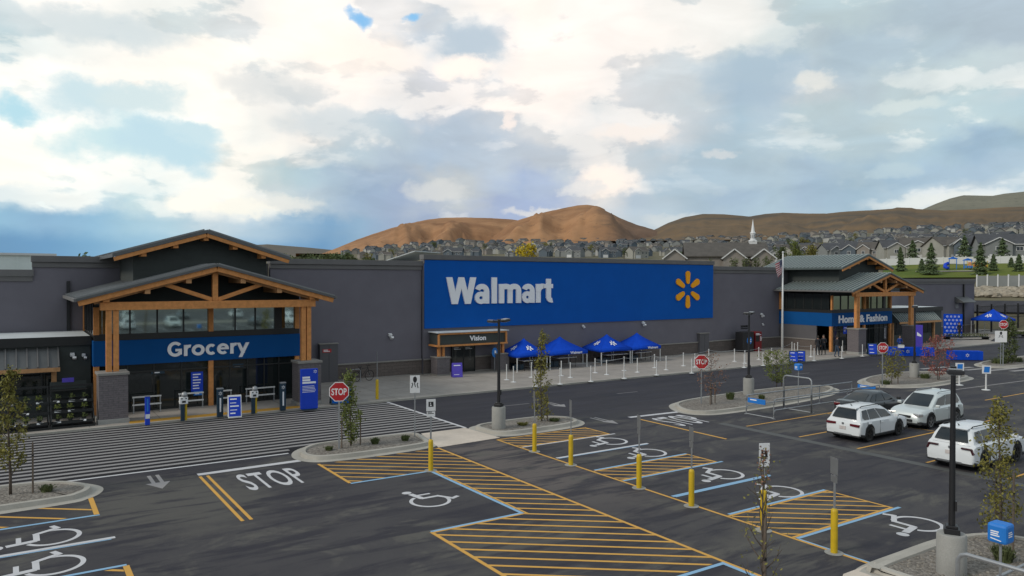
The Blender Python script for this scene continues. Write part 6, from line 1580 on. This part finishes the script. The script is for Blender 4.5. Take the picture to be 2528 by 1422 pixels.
stake((20.6, 8.5, GZ), 2.0, 'thin wooden stake left of the yellow green corner tree'); stake((21.3, 9.2, GZ), 2.0, 'thin wooden stake right of the yellow green corner tree')
young_tree((10.39, 8.0, GZ), 3.95, 'thin nearly bare young tree with orange tip leaves at the lower edge', crown=[(.42, .30), (.50, .36), (.60, .40), (.70, .22), (.85, .12), (1.0, .10)], leaves=150, ls=(.02, .04), mt='leaf_olive', tr=.035, seed=41, branches=20)
q = random.Random(4); mb = MB()
for k in range(70): f = q.uniform(0.82, 1.0); leaf(mb, (10.42+q.gauss(0, .05), 8.03+q.gauss(0, .05), GZ+3.95*f), q.uniform(.02, .035), q)
tw = [o for o in bpy.data.objects if o.get('label', '').startswith('thin nearly bare')][0]; mb.build('tip_leaves', M['leaf_rust'], tw)
stake((10.33, 7.93, GZ), 2.9, 'wooden stake tied along the thin bare tree at the lower edge')
def tuft(px, py, r, h, label, mt='grass_tuft', n=260, seed=1, xy=None, z=GZ):
    q = random.Random(seed); p = gpos(px, py) if xy is None else Vector((xy[0], xy[1], z)); t = thing('shrub', label, 'shrub', p, 0, 'low shrubs in the gravel beds')
    mb = MB(); mbl = MB()
    for k in range(n):
        a = q.uniform(0, 6.283); rr = r*math.sqrt(q.random())*0.5; e = r*q.uniform(0.6, 1.1); b = Vector((rr*math.cos(a), rr*math.sin(a), 0)); tip = Vector((e*math.cos(a)*q.random(), e*math.sin(a)*q.random(), h*q.uniform(.6, 1.05))); w = Vector((-math.sin(a), math.cos(a), 0))*0.018
        mb.quad(b-w, b+w, b.lerp(tip, 0.7)+w*0.9, tip); leaf(mbl, b.lerp(tip, q.uniform(.3, .95)), q.uniform(.02, .045), q)
    mb.build('stems', M[mt], t, local=True); mbl.build('foliage', M[mt], t, local=True)
for i, (px, py, r, h, lb, mt) in enumerate(((115, 1214, .30, .22, 'low green shrub in the left front island gravel', 'grass_tuft'), (812, 1112, .22, .16, 'flat dark shrub left of the dense tree in the middle island', 'leaf_dark'), (926, 1096, .26, .26, 'dark shrub right of the dense tree in the middle island', 'leaf_dark'), (1000, 1088, .26, .24, 'dark shrub near the concrete ramp in the middle island', 'leaf_dark'),
     (1368, 1040, .40, .16, 'low brown shrub at the slender tree on the lamp island', 'leaf_dark'), (1290, 1050, .35, .14, 'pale grass clump beside the lamp base on its island', 'leaf_olive'), (1803, 986, .38, .42, 'round grey green shrub on the cart return island', 'leaf_dark'), (1880, 985, .30, .25, 'low shrub behind the cart return sign', 'leaf_dark'), (2186, 951, .5, .35, 'low grey shrub at the far stop sign', 'leaf_dark'), (2284, 934, .55, .35, 'low green shrub right of the far lamp base', 'leaf_dark'),
     (2465, 897, 1.2, .5, 'wide low shrub at the white sign on the far right island', 'leaf_dark'), (2510, 893, .9, .4, 'low shrub at the right picture edge island', 'grass_tuft'))): tuft(px, py, r, h, lb, mt, seed=i)
for i, (x, y, r, h, lb) in enumerate(((19.75, 8.35, .38, .36, 'green grass clump right of the nearest lamp base'), (20.4, 7.0, .42, .42, 'green grass clump behind the blue sign box'), (17.2, 7.9, .34, .32, 'green grass clump left of the nearest lamp base'), (21.6, 7.9, .38, .30, 'green shrub at the right edge of the corner planter'), (18.6, 6.6, .3, .25, 'low shrub by the hoop rail in the corner planter'))): tuft(0, 0, r, h, lb, 'grass_tuft', 420, 60+i, (x, y))
def cobbles(n, x0, x1, y0, y1, seed):
    q = random.Random(seed); mb = MB()
    for k in range(n):
        x, y = q.uniform(x0, x1), q.uniform(y0, y1); s = q.uniform(.02, .055); mb.tube([(x, y, GZ), (x, y, GZ+s*0.5), (x, y, GZ+s*0.9)], [s, s*0.9, s*0.35], 6)
    tag(mb.build('gravel', mat('cobble', (0.20, 0.18, 0.155), 0.9, 0.45, 9)), None or 'loose stones scattered over the gravel beds', 'gravel', kind='stuff')
cobbles(900, 16.9, 21.9, 5.5, 9.6, 1)

# ------------------------------------------------------------------ beyond the store
def polar(px, r): a, e = azel(px, 690); return r*math.sin(a), r*math.cos(a), a
def house(label, wmat, rmat, w, d, h, rise, detail=True, group=None, name='house', garage=True):
    t = thing(name, label, 'house', (0, 0, 0), 0, group)
    mb = MB(); mb.box(-w/2, w/2, -d/2, d/2, -1.5, h)
    mb.prism([(-d/2, h), (d/2, h), (0, h+rise-0.05)], 'x', -w/2+0.01, w/2-0.01)
    mb.build('wall', M[wmat], t, local=True)
    mb = MB(); o = 0.45; sl = rise/(d/2)
    for s in (-1, 1): mb.prism([(0, h+rise), (s*(d/2+o), h-sl*o), (s*(d/2+o), h-sl*o+0.22), (0, h+rise+0.22)], 'x', -w/2-o, w/2+o)
    # cross gable
    gx, gw = (-w*0.22, w*0.42)
    gr = gw/2*0.62
    for s in (-1, 1): mb.prism([(gx, h+gr+0.1), (gx+s*(gw/2+0.4), h-0.25+0.1), (gx+s*(gw/2+0.4), h-0.03+0.1), (gx, h+gr+0.32)], 'y', -d/2-1.6, 0)
    mb.build('roof', M[rmat], t, local=True)
    mb = MB(); mb.box(gx-gw/2, gx+gw/2, -d/2-1.2, -d/2+0.1, -1.5, h-0.02); mb.prism([(gx-gw/2, h-0.02), (gx+gw/2, h-0.02), (gx, h+gr)], 'y', -d/2-1.2, -d/2+1.0); g = mb.build('front_gable', M[wmat], t, local=True)
    mb = MB()
    for s in (-1, 1): mb.bar((gx, -d/2-1.64, h+gr+0.14), (gx+s*(gw/2+0.4), -d/2-1.64, h-0.2), 0.08, 0.24)
    mb.box(-w/2-0.46, w/2+0.46, -d/2-o-0.06, -d/2-o+0.02, h-sl*o-0.02, h-sl*o+0.18)
    mb.build('trim', M['trim'], t, local=True)
    if detail:
        for (x, z) in ((gx, h*0.72), (w*0.12, h*0.72), (w*0.34, h*0.72), (w*0.34, h*0.25)):
            y = -d/2-1.2 if x == gx else -d/2
            mb = MB(); mb.box(x-0.75, x+0.75, y-0.08, y-0.01, z-0.65, z+0.65); f = mb.build('window', M['trim'], t, local=True)
            mb = MB(); mb.box(x-0.62, x-0.04, y-0.10, y-0.081, z-0.54, z+0.54); mb.box(x+0.04, x+0.62, y-0.10, y-0.081, z-0.54, z+0.54); mb.build('pane', M['housewin'], f, local=True)
        if garage: mb = MB(); mb.box(gx-gw*0.36, gx+gw*0.36, -d/2-1.25, -d/2-1.201, -0.2, 2.1); mb.build('garage_door', M['trim'], t, local=True)
        mb = MB(); mb.box(w*0.2, w*0.2+0.35, 0.8, 1.15, h+rise*0.5, h+rise+0.5); mb.build('vent_stack', M['galv'], t, local=True)
    return t
HP = {}
HV = [('house_a', 'shingle'), ('house_b', 'shingle2'), ('house_c', 'shingle'), ('house_d', 'shingle2'), ('house_e', 'shingle'), ('house_b', 'shingle')]
HN = ['pale grey', 'cream', 'slate blue', 'tan', 'white', 'beige']
def put_house(px, r, k, sc=1.0, rz=None, label=None, group='far houses below the hills', detail=True, sq=1.0):
    key = (k, detail)
    if key not in HP: HP[key] = o = house('', HV[k][0], HV[k][1], 13, 9.5, 5.2, 2.9, detail)
    else: o = copy_tree(HP[key])
    x, y, a = polar(px, r)
    place(o, (x, y, terr(x, y)-0.05), (-a+(rz if rz is not None else 0)), label, (sc*sq, sc, sc))
    o['group'] = group
NR = 'houses beyond the white fence'
for (px, r, k, sc, rz, sq, lb) in (
    (2486, 232, 0, 0.86, 0.25, 1.25, 'pale grey green two storey house at the right picture edge'),
    (2418, 246, 2, 0.88, -0.5, 0.85, 'dark slate gabled house between the cream row house and the right edge'),
    (2348, 250, 1, 0.84, 0.75, 1.15, 'cream house with its gable end turned to the playground'),
    (2290, 256, 1, 0.84, 0.12, 1.35, 'long cream house with a dark roof left of the playground'),
    (2222, 255, 5, 0.80, 0.3, 1.10, 'long beige house behind the conifers right of the upper gable'),
    (2158, 266, 3, 0.76, -0.3, 0.9, 'tan house half hidden by the upper gable of the far entrance'),
    (2112, 268, 2, 0.78, 0.0, 0.9, 'slate blue house with white windows above the far entrance roof'),
    (2060, 280, 0, 0.74, 0.55, 1.0, 'pale grey house above the left end of the far entrance roof'),
    (2010, 290, 3, 0.74, -0.2, 1.1, 'tan house above the olive round tree'),
    (1962, 285, 1, 0.70, 0.9, 1.0, 'cream gabled house behind the green round tree'),
    (1918, 300, 4, 0.70, 0.3, 1.0, 'white house right of the church steeple'),
    (1572, 400, 1, 0.75, 0.6, 1.0, 'cream gabled house left of the church roof'),
    (1500, 420, 2, 0.7, 0.2, 1.0, 'slate blue gabled house above the blue panel, left of its orange burst emblem'),
    (1420, 430, 0, 0.7, -0.4, 1.0, 'pale grey gabled house right of the yellow tree, above the blue panel'),
    (1120, 400, 2, 0.75, -0.2, 1.0, 'slate house on the rise left of the yellow tree')):
    put_house(px, r, k, sc, rz, lb, NR, True, sq)
q = random.Random(12)
for (r, p0, p1, stp) in ((318, 1890, 2560, 52), (370, 1860, 2560, 42), (410, 1880, 2560, 38), (430, 1260, 2560, 36), (490, 1210, 2560, 30), (550, 1210, 2560, 27), (615, 1210, 2560, 25), (690, 1230, 2560, 24), (470, 930, 1230, 30), (540, 890, 1240, 26), (610, 860, 1240, 24), (680, 880, 1240, 24)):
    px = p0
    while px < p1:
        k = q.choice((0, 0, 2, 3, 1, 5, 2, 4)); side_ = 'left of the hill notch' if px < 1614 else 'right of the hill notch'
        row = 'middle rows' if r < 480 else 'farthest rows'
        x, y, a = polar(px, r)
        if not (1690 < px < 1885 and r < 430):
            put_house(px+q.uniform(-8, 8), r+q.uniform(-26, 26), k, q.uniform(.62, .80) if r < 400 else q.uniform(.42, .62), q.choice((0, .5, -.5, 1.3, -1.0, 1.57, 2.2))+q.uniform(-.25, .25), HN[k]+' distant house in the '+row+' '+side_, HN[k]+' distant houses, '+row+' '+side_, False)
        px += stp*q.uniform(.75, 1.25)
# church
x, y, a = polar(1792, 205)
t = thing('church', 'long brown roofed church with a tall white steeple below the hills', 'church', (x, y, terr(x, y)), -a+0.1)
mb = MB(); mb.box(-10.5, 9.5, -7, 7, -2, 3.6); mb.prism([(-7, 3.6), (7, 3.6), (0, 7.0)], 'x', -10.4, 9.4); mb.build('wall', M['house_d'], t, local=True)
mb = MB()
for s in (-1, 1): mb.prism([(0, 7.1), (s*7.6, 3.35), (s*7.6, 3.6), (0, 7.35)], 'x', -11, 10)
mb.build('roof', M['shingle2'], t, local=True)
for gx in (-13.5, 1.0, 8.0):
    mb = MB(); mb.box(gx-2.6, gx+2.6, -10, -6.9, -2, 3.0); mb.prism([(gx-2.6, 3.0), (gx+2.6, 3.0), (gx, 5.1)], 'y', -10, -4); p_ = mb.build('porch', M['house_d'], t, local=True)
    mb = MB()
    for s in (-1, 1): mb.prism([(gx, 5.15), (gx+s*3.1, 2.7), (gx+s*3.1, 2.9), (gx, 5.4)], 'y', -10.4, -3)
    mb.build('roof', M['shingle2'], p_, local=True)
    mb = MB()
    for s in (-1, 1): mb.bar((gx, -10.45, 5.22), (gx+s*3.1, -10.45, 2.78), 0.08, 0.28)
    mb.build('trim', M['trim'], p_, local=True)
sx_ = 6.7
mb = MB(); mb.box(sx_-0.95, sx_+0.95, -0.95, 0.95, 6.2, 7.7); mb.lathe(sx_, 0, [(1.15, 7.7), (0.9, 7.95), (0.7, 8.05)], 8); b_ = mb.build('steeple_base', M['trim'], t, local=True)
mb = MB(); mb.lathe(sx_, 0, [(0.62, 8.0), (0.62, 9.6), (0.74, 9.7), (0.74, 9.85), (0.48, 10.0), (0.24, 11.8), (0.04, 13.2), (0.0, 13.5)], 8); s_ = mb.build('steeple', M['white'], t, local=True)
mb = MB()
for k in range(8): an = k*math.pi/4+math.pi/8; mb.cbox((sx_+0.60*math.cos(an), 0.60*math.sin(an), 8.9), (0.06, 0.20, 1.0), rz=an)
mb.build('louvre', M['signback'], s_, local=True)
# plain outbuildings behind the parapet
x, y, a = polar(1012, 150); t = thing('barn', 'low building with a wide white roof showing above the left wall', 'building', (x, y, 0), -a-0.5)
mb = MB(); mb.box(-3.6, 3.6, -5, 5, -1, 9.6); mb.build('wall', M['house_e'], t, local=True)
mb = MB(); mb.prism([(-4.0, 9.65), (4.0, 11.9), (4.0, 12.05), (-4.0, 9.8)], 'y', -5.4, 5.4); mb.build('roof', M['white_roof'], t, local=True)
t = thing('warehouse', 'white panelled warehouse behind the low parapet at the left edge', 'building', (-16, 140, 0), 0)
mb = MB(); mb.box(-40, 6.2, 140, 175, 0, 10.2)
for k in range(8): xx = -38+k*5.6; mb.box(xx-0.14, xx+0.14, 139.9, 140, 0, 10.2)
mb.build('wall', M['pale_panel'], t)
mb = MB(); mb.box(-40.2, 6.4, 139.7, 140.1, 10.2, 10.55); mb.box(-40, 6.2, 140.1, 175, 10.2, 10.3); mb.build('roof_edge', M['trim'], t)
# fence, lawn, playground, road, stones on the rise at the right
fe = thing('vinyl_fence', 'long white vinyl fence along the top of the park lawn', 'fence', (0, 0, 0))
mb = MB(); pts = []
for k in range(66):
    x, y, a = polar(1740+k*14, 204); pts.append((x, y, terr(x, y)))
for A, B in zip(pts, pts[1:]):
    mb.bar((A[0], A[1], A[2]+0.95), (B[0], B[1], B[2]+0.95), 0.06, 1.75)
mb.build('panel', M['trim'], fe)
for k in range(0, 66, 2): p = pts[k]; mb = MB(); mb.box(p[0]-0.09, p[0]+0.09, p[1]-0.09, p[1]+0.09, p[2]-0.2, p[2]+2.0); mb.build('fence_post', M['trim'], fe)
def strip(name, p0, p1, r0, r1, mt, dz, nr=8, stepp=12):
    mb = MB(); n = int((p1-p0)/stepp)+1
    for k in range(n):
        for j in range(nr+1):
            x, y, a = polar(p0+k*stepp, lerp(r0, r1, j/nr)); mb.v.append((x, y, terr(x, y)+dz))
    for k in range(n-1):
        for j in range(nr): i = k*(nr+1)+j; mb.face(i, i+nr+1, i+nr+2, i+1)
    return struct(mb.build(name, mt, smooth=True))
fe2 = thing('vinyl_fence', 'pale grey fence above the band of boulders at the far right', 'fence', (0, 0, 0))
mb = MB(); pts = []
for k in range(24):
    x, y, a = polar(2412+k*13, 154); pts.append((x, y, terr(x, y)))
for A, B in zip(pts, pts[1:]): mb.bar((A[0], A[1], A[2]+0.9), (B[0], B[1], B[2]+0.9), 0.06, 1.8)
mb.build('panel', M['house_a'], fe2)
for k in range(0, 24, 2): p = pts[k]; mb = MB(); mb.box(p[0]-0.1, p[0]+0.1, p[1]-0.1, p[1]+0.1, p[2]-0.2, p[2]+2.0); mb.build('fence_post', M['trim'], fe2)
strip('lawn', 2180, 2900, 166, 206, M['lawn'], 0.22, 14)
strip('road', 2300, 3000, 131, 138, M['asphalt'], 0.25, 8)
strip('path', 2260, 2420, 178, 180, M['walk'], 0.34, 2)
q = random.Random(3); mb = MB()
for k in range(420):
    x, y, a = polar(q.uniform(2330, 2700), q.uniform(142, 150)); s = q.uniform(.25, .8); b = len(mb.v); mb.lathe(0, 0, [(s, 0), (s*1.1, s*0.5), (s*0.7, s*0.95), (0, s)], 6)
    for i in range(b, len(mb.v)): v = mb.v[i]; f = 0.7+0.6*hash2(i, k); mb.v[i] = (x+v[0]*f, y+v[1]*f, terr(x, y)+v[2])
tag(mb.build('rocks', mat('tan_rock', (0.30, 0.26, 0.20), 0.9, 0.3, 0.8)), 'band of tan boulders on the slope beyond the garden yard', 'rocks', kind='stuff')
x, y, a = polar(2368, 186); z = terr(x, y)
t = thing('playground', 'blue playground tower with a curved slide on the park lawn', 'playground', (x, y, z+0.2), -a); t.scale = (0.85,)*3
for i, (px_, py_) in enumerate(((-2.2, 0), (-0.6, 0), (-2.2, 1.6), (-0.6, 1.6), (1.0, 0.4), (2.6, 0.4), (1.0, 1.8), (2.6, 1.8))): mb = MB(); mb.cyl(px_, py_, 0, 2.9 if i < 4 else 2.5, 0.09, n=8); mb.build('post', M['azure'], t, local=True)
mb = MB(); mb.box(-2.3, -0.5, -0.1, 1.7, 1.3, 1.42); mb.box(0.9, 2.7, 0.3, 1.9, 1.0, 1.12); mb.box(-0.5, 0.9, 0.6, 1.2, 1.15, 1.25); mb.build('deck', M['signback'], t, local=True)
for cx_, cy_, zz in ((-1.4, 0.8, 2.6), (1.8, 1.1, 2.2)): mb = MB(); mb.lathe(cx_, cy_, [(1.2, zz), (1.0, zz+0.15), (0.1, zz+0.55)], 4); mb.build('roof', M['sign_blue'], t, local=True)
mb = MB(); mb.tube([(-2.4, -0.2, 1.5), (-3.0, -0.9, 1.2), (-3.1, -1.9, 0.6), (-2.5, -2.8, 0.25)], [0.42, 0.42, 0.42, 0.40], 10); mb.build('slide', M['poster'], t, local=True, smooth=True)
mb = MB()
for k in range(5): mb.box(1.0+k*0.4, 1.25+k*0.4, -0.4, 0.3, 0.3+0.0*k, 0.9)
mb.build('climbing_wall', M['azure'], t, local=True)
t = thing('play_panel', 'row of orange play panels beside the blue playground tower', 'playground', (x+3.2*math.cos(a), y-3.2*math.sin(a), z+0.2), -a)
mb = MB()
for k in range(4): mb.box(k*0.9-1.6, k*0.9-1.0, -0.05, 0.05, 0.5, 1.5)
mb.build('panel', M['timber'], t, local=True)
mb = MB()
for k in range(5): mb.box(k*0.9-1.8, k*0.9-1.68, -0.06, 0.06, 0, 1.7)
mb.build('frame', M['bollard'], t, local=True)
# trees beyond the store
def conifer(px, r, h, w, label, seed):
    x, y, a = polar(px, r); t = thing('conifer', label, 'tree', (x, y, terr(x, y)), 0, 'conifers in the park'); q = random.Random(seed)
    mb = MB(); mb.tube([(0, 0, -0.3), (0, 0, h*0.5), (0, 0, h*0.97)], [0.16, 0.10, 0.02], 6); mb.build('trunk', M['bark'], t, local=True)
    mb = MB()
    for k in range(1500):
        f = q.random()**0.75; f = 1-f; rr = w*1.02*(1-f)**0.75*(0.35+0.65*q.random())*(0.85+0.25*math.sin(f*34+seed)); an = q.uniform(0, 6.283)
        c = Vector((rr*math.cos(an), rr*math.sin(an), h*(0.06+0.93*f)-0.12*rr)); s = q.uniform(.20, .42); u = Vector((math.cos(an), math.sin(an), -0.45)).normalized(); v_ = Vector((-math.sin(an), math.cos(an), q.uniform(-.4, .4))); mb.quad(c-u*s, c+v_*s*0.4, c+u*s, c-v_*s*0.4)
    mb.build('crown', M['leaf_pine'], t, local=True)
for i, (px, r, h, w, lb) in enumerate(((2222, 212, 4.6, 1.3, 'dark conifer left of the broad conifer behind the upper gable'), (2224, 182, 4.4, 1.2, 'small conifer at the left end of the park fence'), (2275, 178, 3.0, 0.9, 'small narrow conifer left of the tall park conifer'), (2298, 172, 6.6, 2.0, 'tall conifer on the lawn left of the playground'), (2252, 214, 6.2, 2.5, 'broad dark conifer behind the white fence'), (2380, 212, 7.0, 3.0, 'broad dark conifer behind the playground'),
       (2420, 172, 6.4, 1.9, 'tall conifer on the lawn right of the playground'), (2452, 180, 3.6, 1.0, 'small conifer right of the tall lawn conifer'), (2474, 208, 6.0, 2.6, 'broad conifer before the right edge house'), (2496, 190, 2.2, 0.7, 'tiny conifer near the right lawn edge'), (2515, 178, 3.6, 1.1, 'small conifer at the right picture edge'))): conifer(px, r, h, w, lb, i+2)
def round_tree(px, r, h, w, mt, label, seed, group='trees among the far houses', n=900):
    x, y, a = polar(px, r); t = thing('tree', label, 'tree', (x, y, terr(x, y)), 0, group); q = random.Random(seed)
    mb = MB(); mb.tube([(0, 0, -0.5), (0.05, 0, h*0.4), (0, 0.05, h*0.8)], [w*0.09, w*0.06, 0.03], 6)
    for k in range(5): an = k*1.3; mb.tube([(0.03, 0, h*0.35), (w*0.5*math.cos(an), w*0.5*math.sin(an), h*0.68)], [w*0.045, 0.02], 5)
    mb.build('trunk', M['bark'], t, local=True)
    cl = [(q.gauss(0, w*0.42), q.gauss(0, w*0.42), h*q.uniform(.38, .92)) for k in range(16)]; mb = MB()
    for k in range(n):
        c = Vector(q.choice(cl))+Vector((q.gauss(0, w*.19), q.gauss(0, w*.19), q.gauss(0, h*.075))); leaf(mb, c, q.uniform(.11, .22)*w*0.75, q)
    mb.build('crown', M[mt], t, local=True)
round_tree(1297, 190, 7.9, 2.7, 'leaf_gold', 'bright yellow autumn tree above the blue sign panel', 5)
round_tree(1928, 215, 6.0, 1.7, 'leaf_dark', 'dark green round tree just left of the pale round tree', 6); round_tree(1964, 215, 7.0, 2.2, 'leaf_green', 'green round tree right of the flagpole top', 7); round_tree(2003, 225, 6.0, 2.0, 'leaf_olive', 'olive round tree left of the far entrance upper roof', 8)
round_tree(200, 150, 8.2, 3.4, 'leaf_pine', 'dark tree crown rising behind the left parapet', 9, n=2200)
for i, (px, r, h) in enumerate(((705, 240, 7.8), (725, 250, 7.4), (748, 230, 8.3), (770, 240, 8.1), (795, 250, 8.1), (815, 235, 7.8), (838, 260, 7.8), (858, 270, 7.8))): round_tree(px, r, h*0.92, 2.6, 'leaf_dark' if i % 3 else 'leaf_pine', 'dark green tree in the row behind the wall right of the grocery gable', 20+i, 'tree row behind the left wall')
q = random.Random(77)
for i in range(26):
    px = q.uniform(880, 2520); r = q.uniform(330, 560)
    if 1680 < px < 1890: r = q.uniform(240, 300)
    round_tree(px, r, q.uniform(4.5, 7), q.uniform(1.8, 3.0), q.choice(('leaf_dark', 'leaf_dark', 'leaf_pine', 'leaf_olive')), 'small dark tree between the distant houses', 100+i, 'small trees between the distant houses', 300)
for i, px in enumerate((1745, 1840, 1868, 1895, 1815)): round_tree(px, 180, 4.4, 1.2, 'leaf_dark', 'dark rounded shrub tree before the church', 60+i, 'shrub trees before the church', 420)

# ------------------------------------------------------------------ people
def person(loc, rz, label, shirt, trousers, h=1.75, arms='down', stride=0.12):
    k = h/1.75; V_ = []; E_ = []; Rr = []
    def v(x, y, z, r): V_.append((x*k, y*k, z*k)); Rr.append(r*k); return len(V_)-1
    def e(a, b): E_.append((a, b))
    pel = v(0, 0, 0.95, .135); wa = v(0, 0, 1.10, .125); ch = v(0, 0.01, 1.30, .15); sh = v(0, 0, 1.43, .10); nk = v(0, -0.01, 1.50, .055); hb = v(0, -0.02, 1.585, .075); hm = v(0, -0.015, 1.655, .092); ht = v(0, 0, 1.72, .06)
    for a, b in ((pel, wa), (wa, ch), (ch, sh), (sh, nk), (nk, hb), (hb, hm), (hm, ht)): e(a, b)
    ns = v(0, -0.115, 1.625, .016); e(hm, ns)
    for s in (-1, 1):
        ear = v(s*0.088, 0.0, 1.63, .018); e(hm, ear)
        hp = v(s*0.10, 0, 0.90, .10); kn = v(s*0.11, -0.02+s*stride*0.5-0.01, 0.49, .062); an = v(s*0.11, s*stride+0.03, 0.09, .042); he = v(s*0.115, s*stride+0.0, 0.04, .036); to = v(s*0.125, s*stride-0.15, 0.032, .03)
        for a, b in ((pel, hp), (hp, kn), (kn, an), (an, he), (he, to)): e(a, b)
        s0 = v(s*0.18, 0, 1.40, .066); el = v(s*0.235, 0.03, 1.13, .045)
        wr = v(s*0.24, -0.06, 0.90, .031) if arms == 'down' else v(s*0.17, -0.26, 1.12, .031)
        hd = Vector((0, -0.02, -0.09)) if arms == 'down' else Vector((-s*0.02, -0.085, 0.02))
        w0 = Vector(V_[wr])/k; pm = v(*(w0+hd*0.75), .030)
        for a, b in ((sh, s0), (s0, el), (el, wr), (wr, pm)): e(a, b)
        for f in range(4):
            off = Vector((0, -0.028+0.018*f, 0)) if arms == 'down' else Vector((-0.028+0.018*f, 0, 0)); L_ = (0.07, 0.08, 0.075, 0.06)[f]
            kx = v(*(w0+hd*1.05+off), .0095); f1 = v(*(w0+hd*1.05+off+hd.normalized()*L_*0.55), .0085); f2 = v(*(w0+hd*1.0+off+hd.normalized()*L_+Vector((-s*0.015, -0.01, 0))), .0075); e(pm, kx); e(kx, f1); e(f1, f2)
        th = v(*(w0+hd*0.7+Vector((-s*0.02, -0.035, 0))), .010); t2 = v(*(w0+hd*1.1+Vector((-s*0.03, -0.045, 0))), .0085); e(pm, th); e(th, t2)
    me = bpy.data.meshes.new('person'); me.from_pydata(V_, E_, []); o = bpy.data.objects.new('person', me); col.objects.link(o)
    md = o.modifiers.new('skin', 'SKIN'); md.use_smooth_shade = True
    for i, sv_ in enumerate(me.skin_vertices[0].data): sv_.radius = (Rr[i], Rr[i]*(0.72 if i in (pel, wa, ch) else 1.0)); sv_.use_root = (i == pel)
    o.modifiers.new('subsurf', 'SUBSURF').levels = 1; o.modifiers['subsurf'].render_levels = 1
    dg = bpy.context.evaluated_depsgraph_get(); m2 = bpy.data.meshes.new_from_object(o.evaluated_get(dg), depsgraph=dg)
    o.modifiers.clear(); o.data = m2; m2.name = 'person'
    m2.materials.clear()
    for mt in (M['skin'], M[shirt], M[trousers], M['signblack']): m2.materials.append(mt)
    for p in m2.polygons:
        c = p.center/k; ax = abs(c.x)
        hand = (c.z < 0.90 and ax > 0.19 and c.z > 0.6) if arms == 'down' else (c.y < -0.27 and 0.95 < c.z < 1.3)
        p.material_index = 0 if (c.z > 1.475 or hand) else 1 if (c.z > 0.97 or (ax > 0.185 and c.z > 0.8)) else 3 if c.z < 0.075 else 2
        p.use_smooth = True
    o.location = loc; o.rotation_euler = (0, 0, rz); tag(o, label, 'person', 'people near the far entrance')
    mb = MB(); n = 14; prof = [(0.099, 1.645), (0.103, 1.70), (0.085, 1.745), (0.045, 1.775), (0.0, 1.78)]
    rings = [mb.add([(r_*math.cos(i*2*math.pi/n)*k, (0.018+r_*math.sin(i*2*math.pi/n)*1.05)*k, (z-(0.10*max(0, math.sin(i*2*math.pi/n)) if z < 1.66 else 0))*k) for i in range(n)]) for r_, z in prof]
    for a, b in zip(rings, rings[1:]):
        for i in range(n): j = (i+1) % n; mb.face(a+i, a+j, b+j, b+i)
    mb.build('hair', M['hair'], o, smooth=True, local=True)
    mb = MB()
    for s in (-1, 1): mb.cbox((s*0.034*k, -0.100*k, 1.652*k), (0.022*k, 0.012*k, 0.010*k))
    mb.cbox((0, -0.096*k, 1.575*k), (0.045*k, 0.01*k, 0.008*k)); mb.build('face_features', M['hair'], o, local=True)
    return o
person(P3(2066, 881, SW), R(60), 'person in a dark jacket and jeans standing left of the stone pillar', 'cloth_dark', 'cloth_jean', 1.85)
person(P3(2033, 876, SW), R(-70), 'person in dark clothes with bent arms, before the left timber post', 'cloth_dark', 'cloth_dark', 1.78, 'bent')
person(P3(2019, 877, SW), R(120), 'person in dark clothes nearest the flagpole', 'cloth_dark', 'cloth_dark', 1.72)
person(P3(2221, 874, 0.02), R(-30), 'person in a blue shirt behind the deep blue draped table', 'cloth_blue', 'cloth_dark', 1.72, 'bent')
person(P3(2368, 834, SW), R(-20), 'person in dark clothes at the right edge of the blue backdrop', 'cloth_dark', 'cloth_dark', 1.8)
x, y, _ = P3(2228, 880, 0.02); t = thing('display_box', 'small white box resting on the deep blue draped table', 'box', (x, y, 0.79), R(-42)); mb = MB(); mb.box(-0.35, 0.1, -0.15, 0.15, 0, 0.22); mb.build('carton', M['white'], t, local=True, bevel=0.01); mb = MB(); mb.box(-0.36, 0.11, -0.16, 0.16, 0.221, 0.26); mb.build('lid', M['trim'], t, local=True)
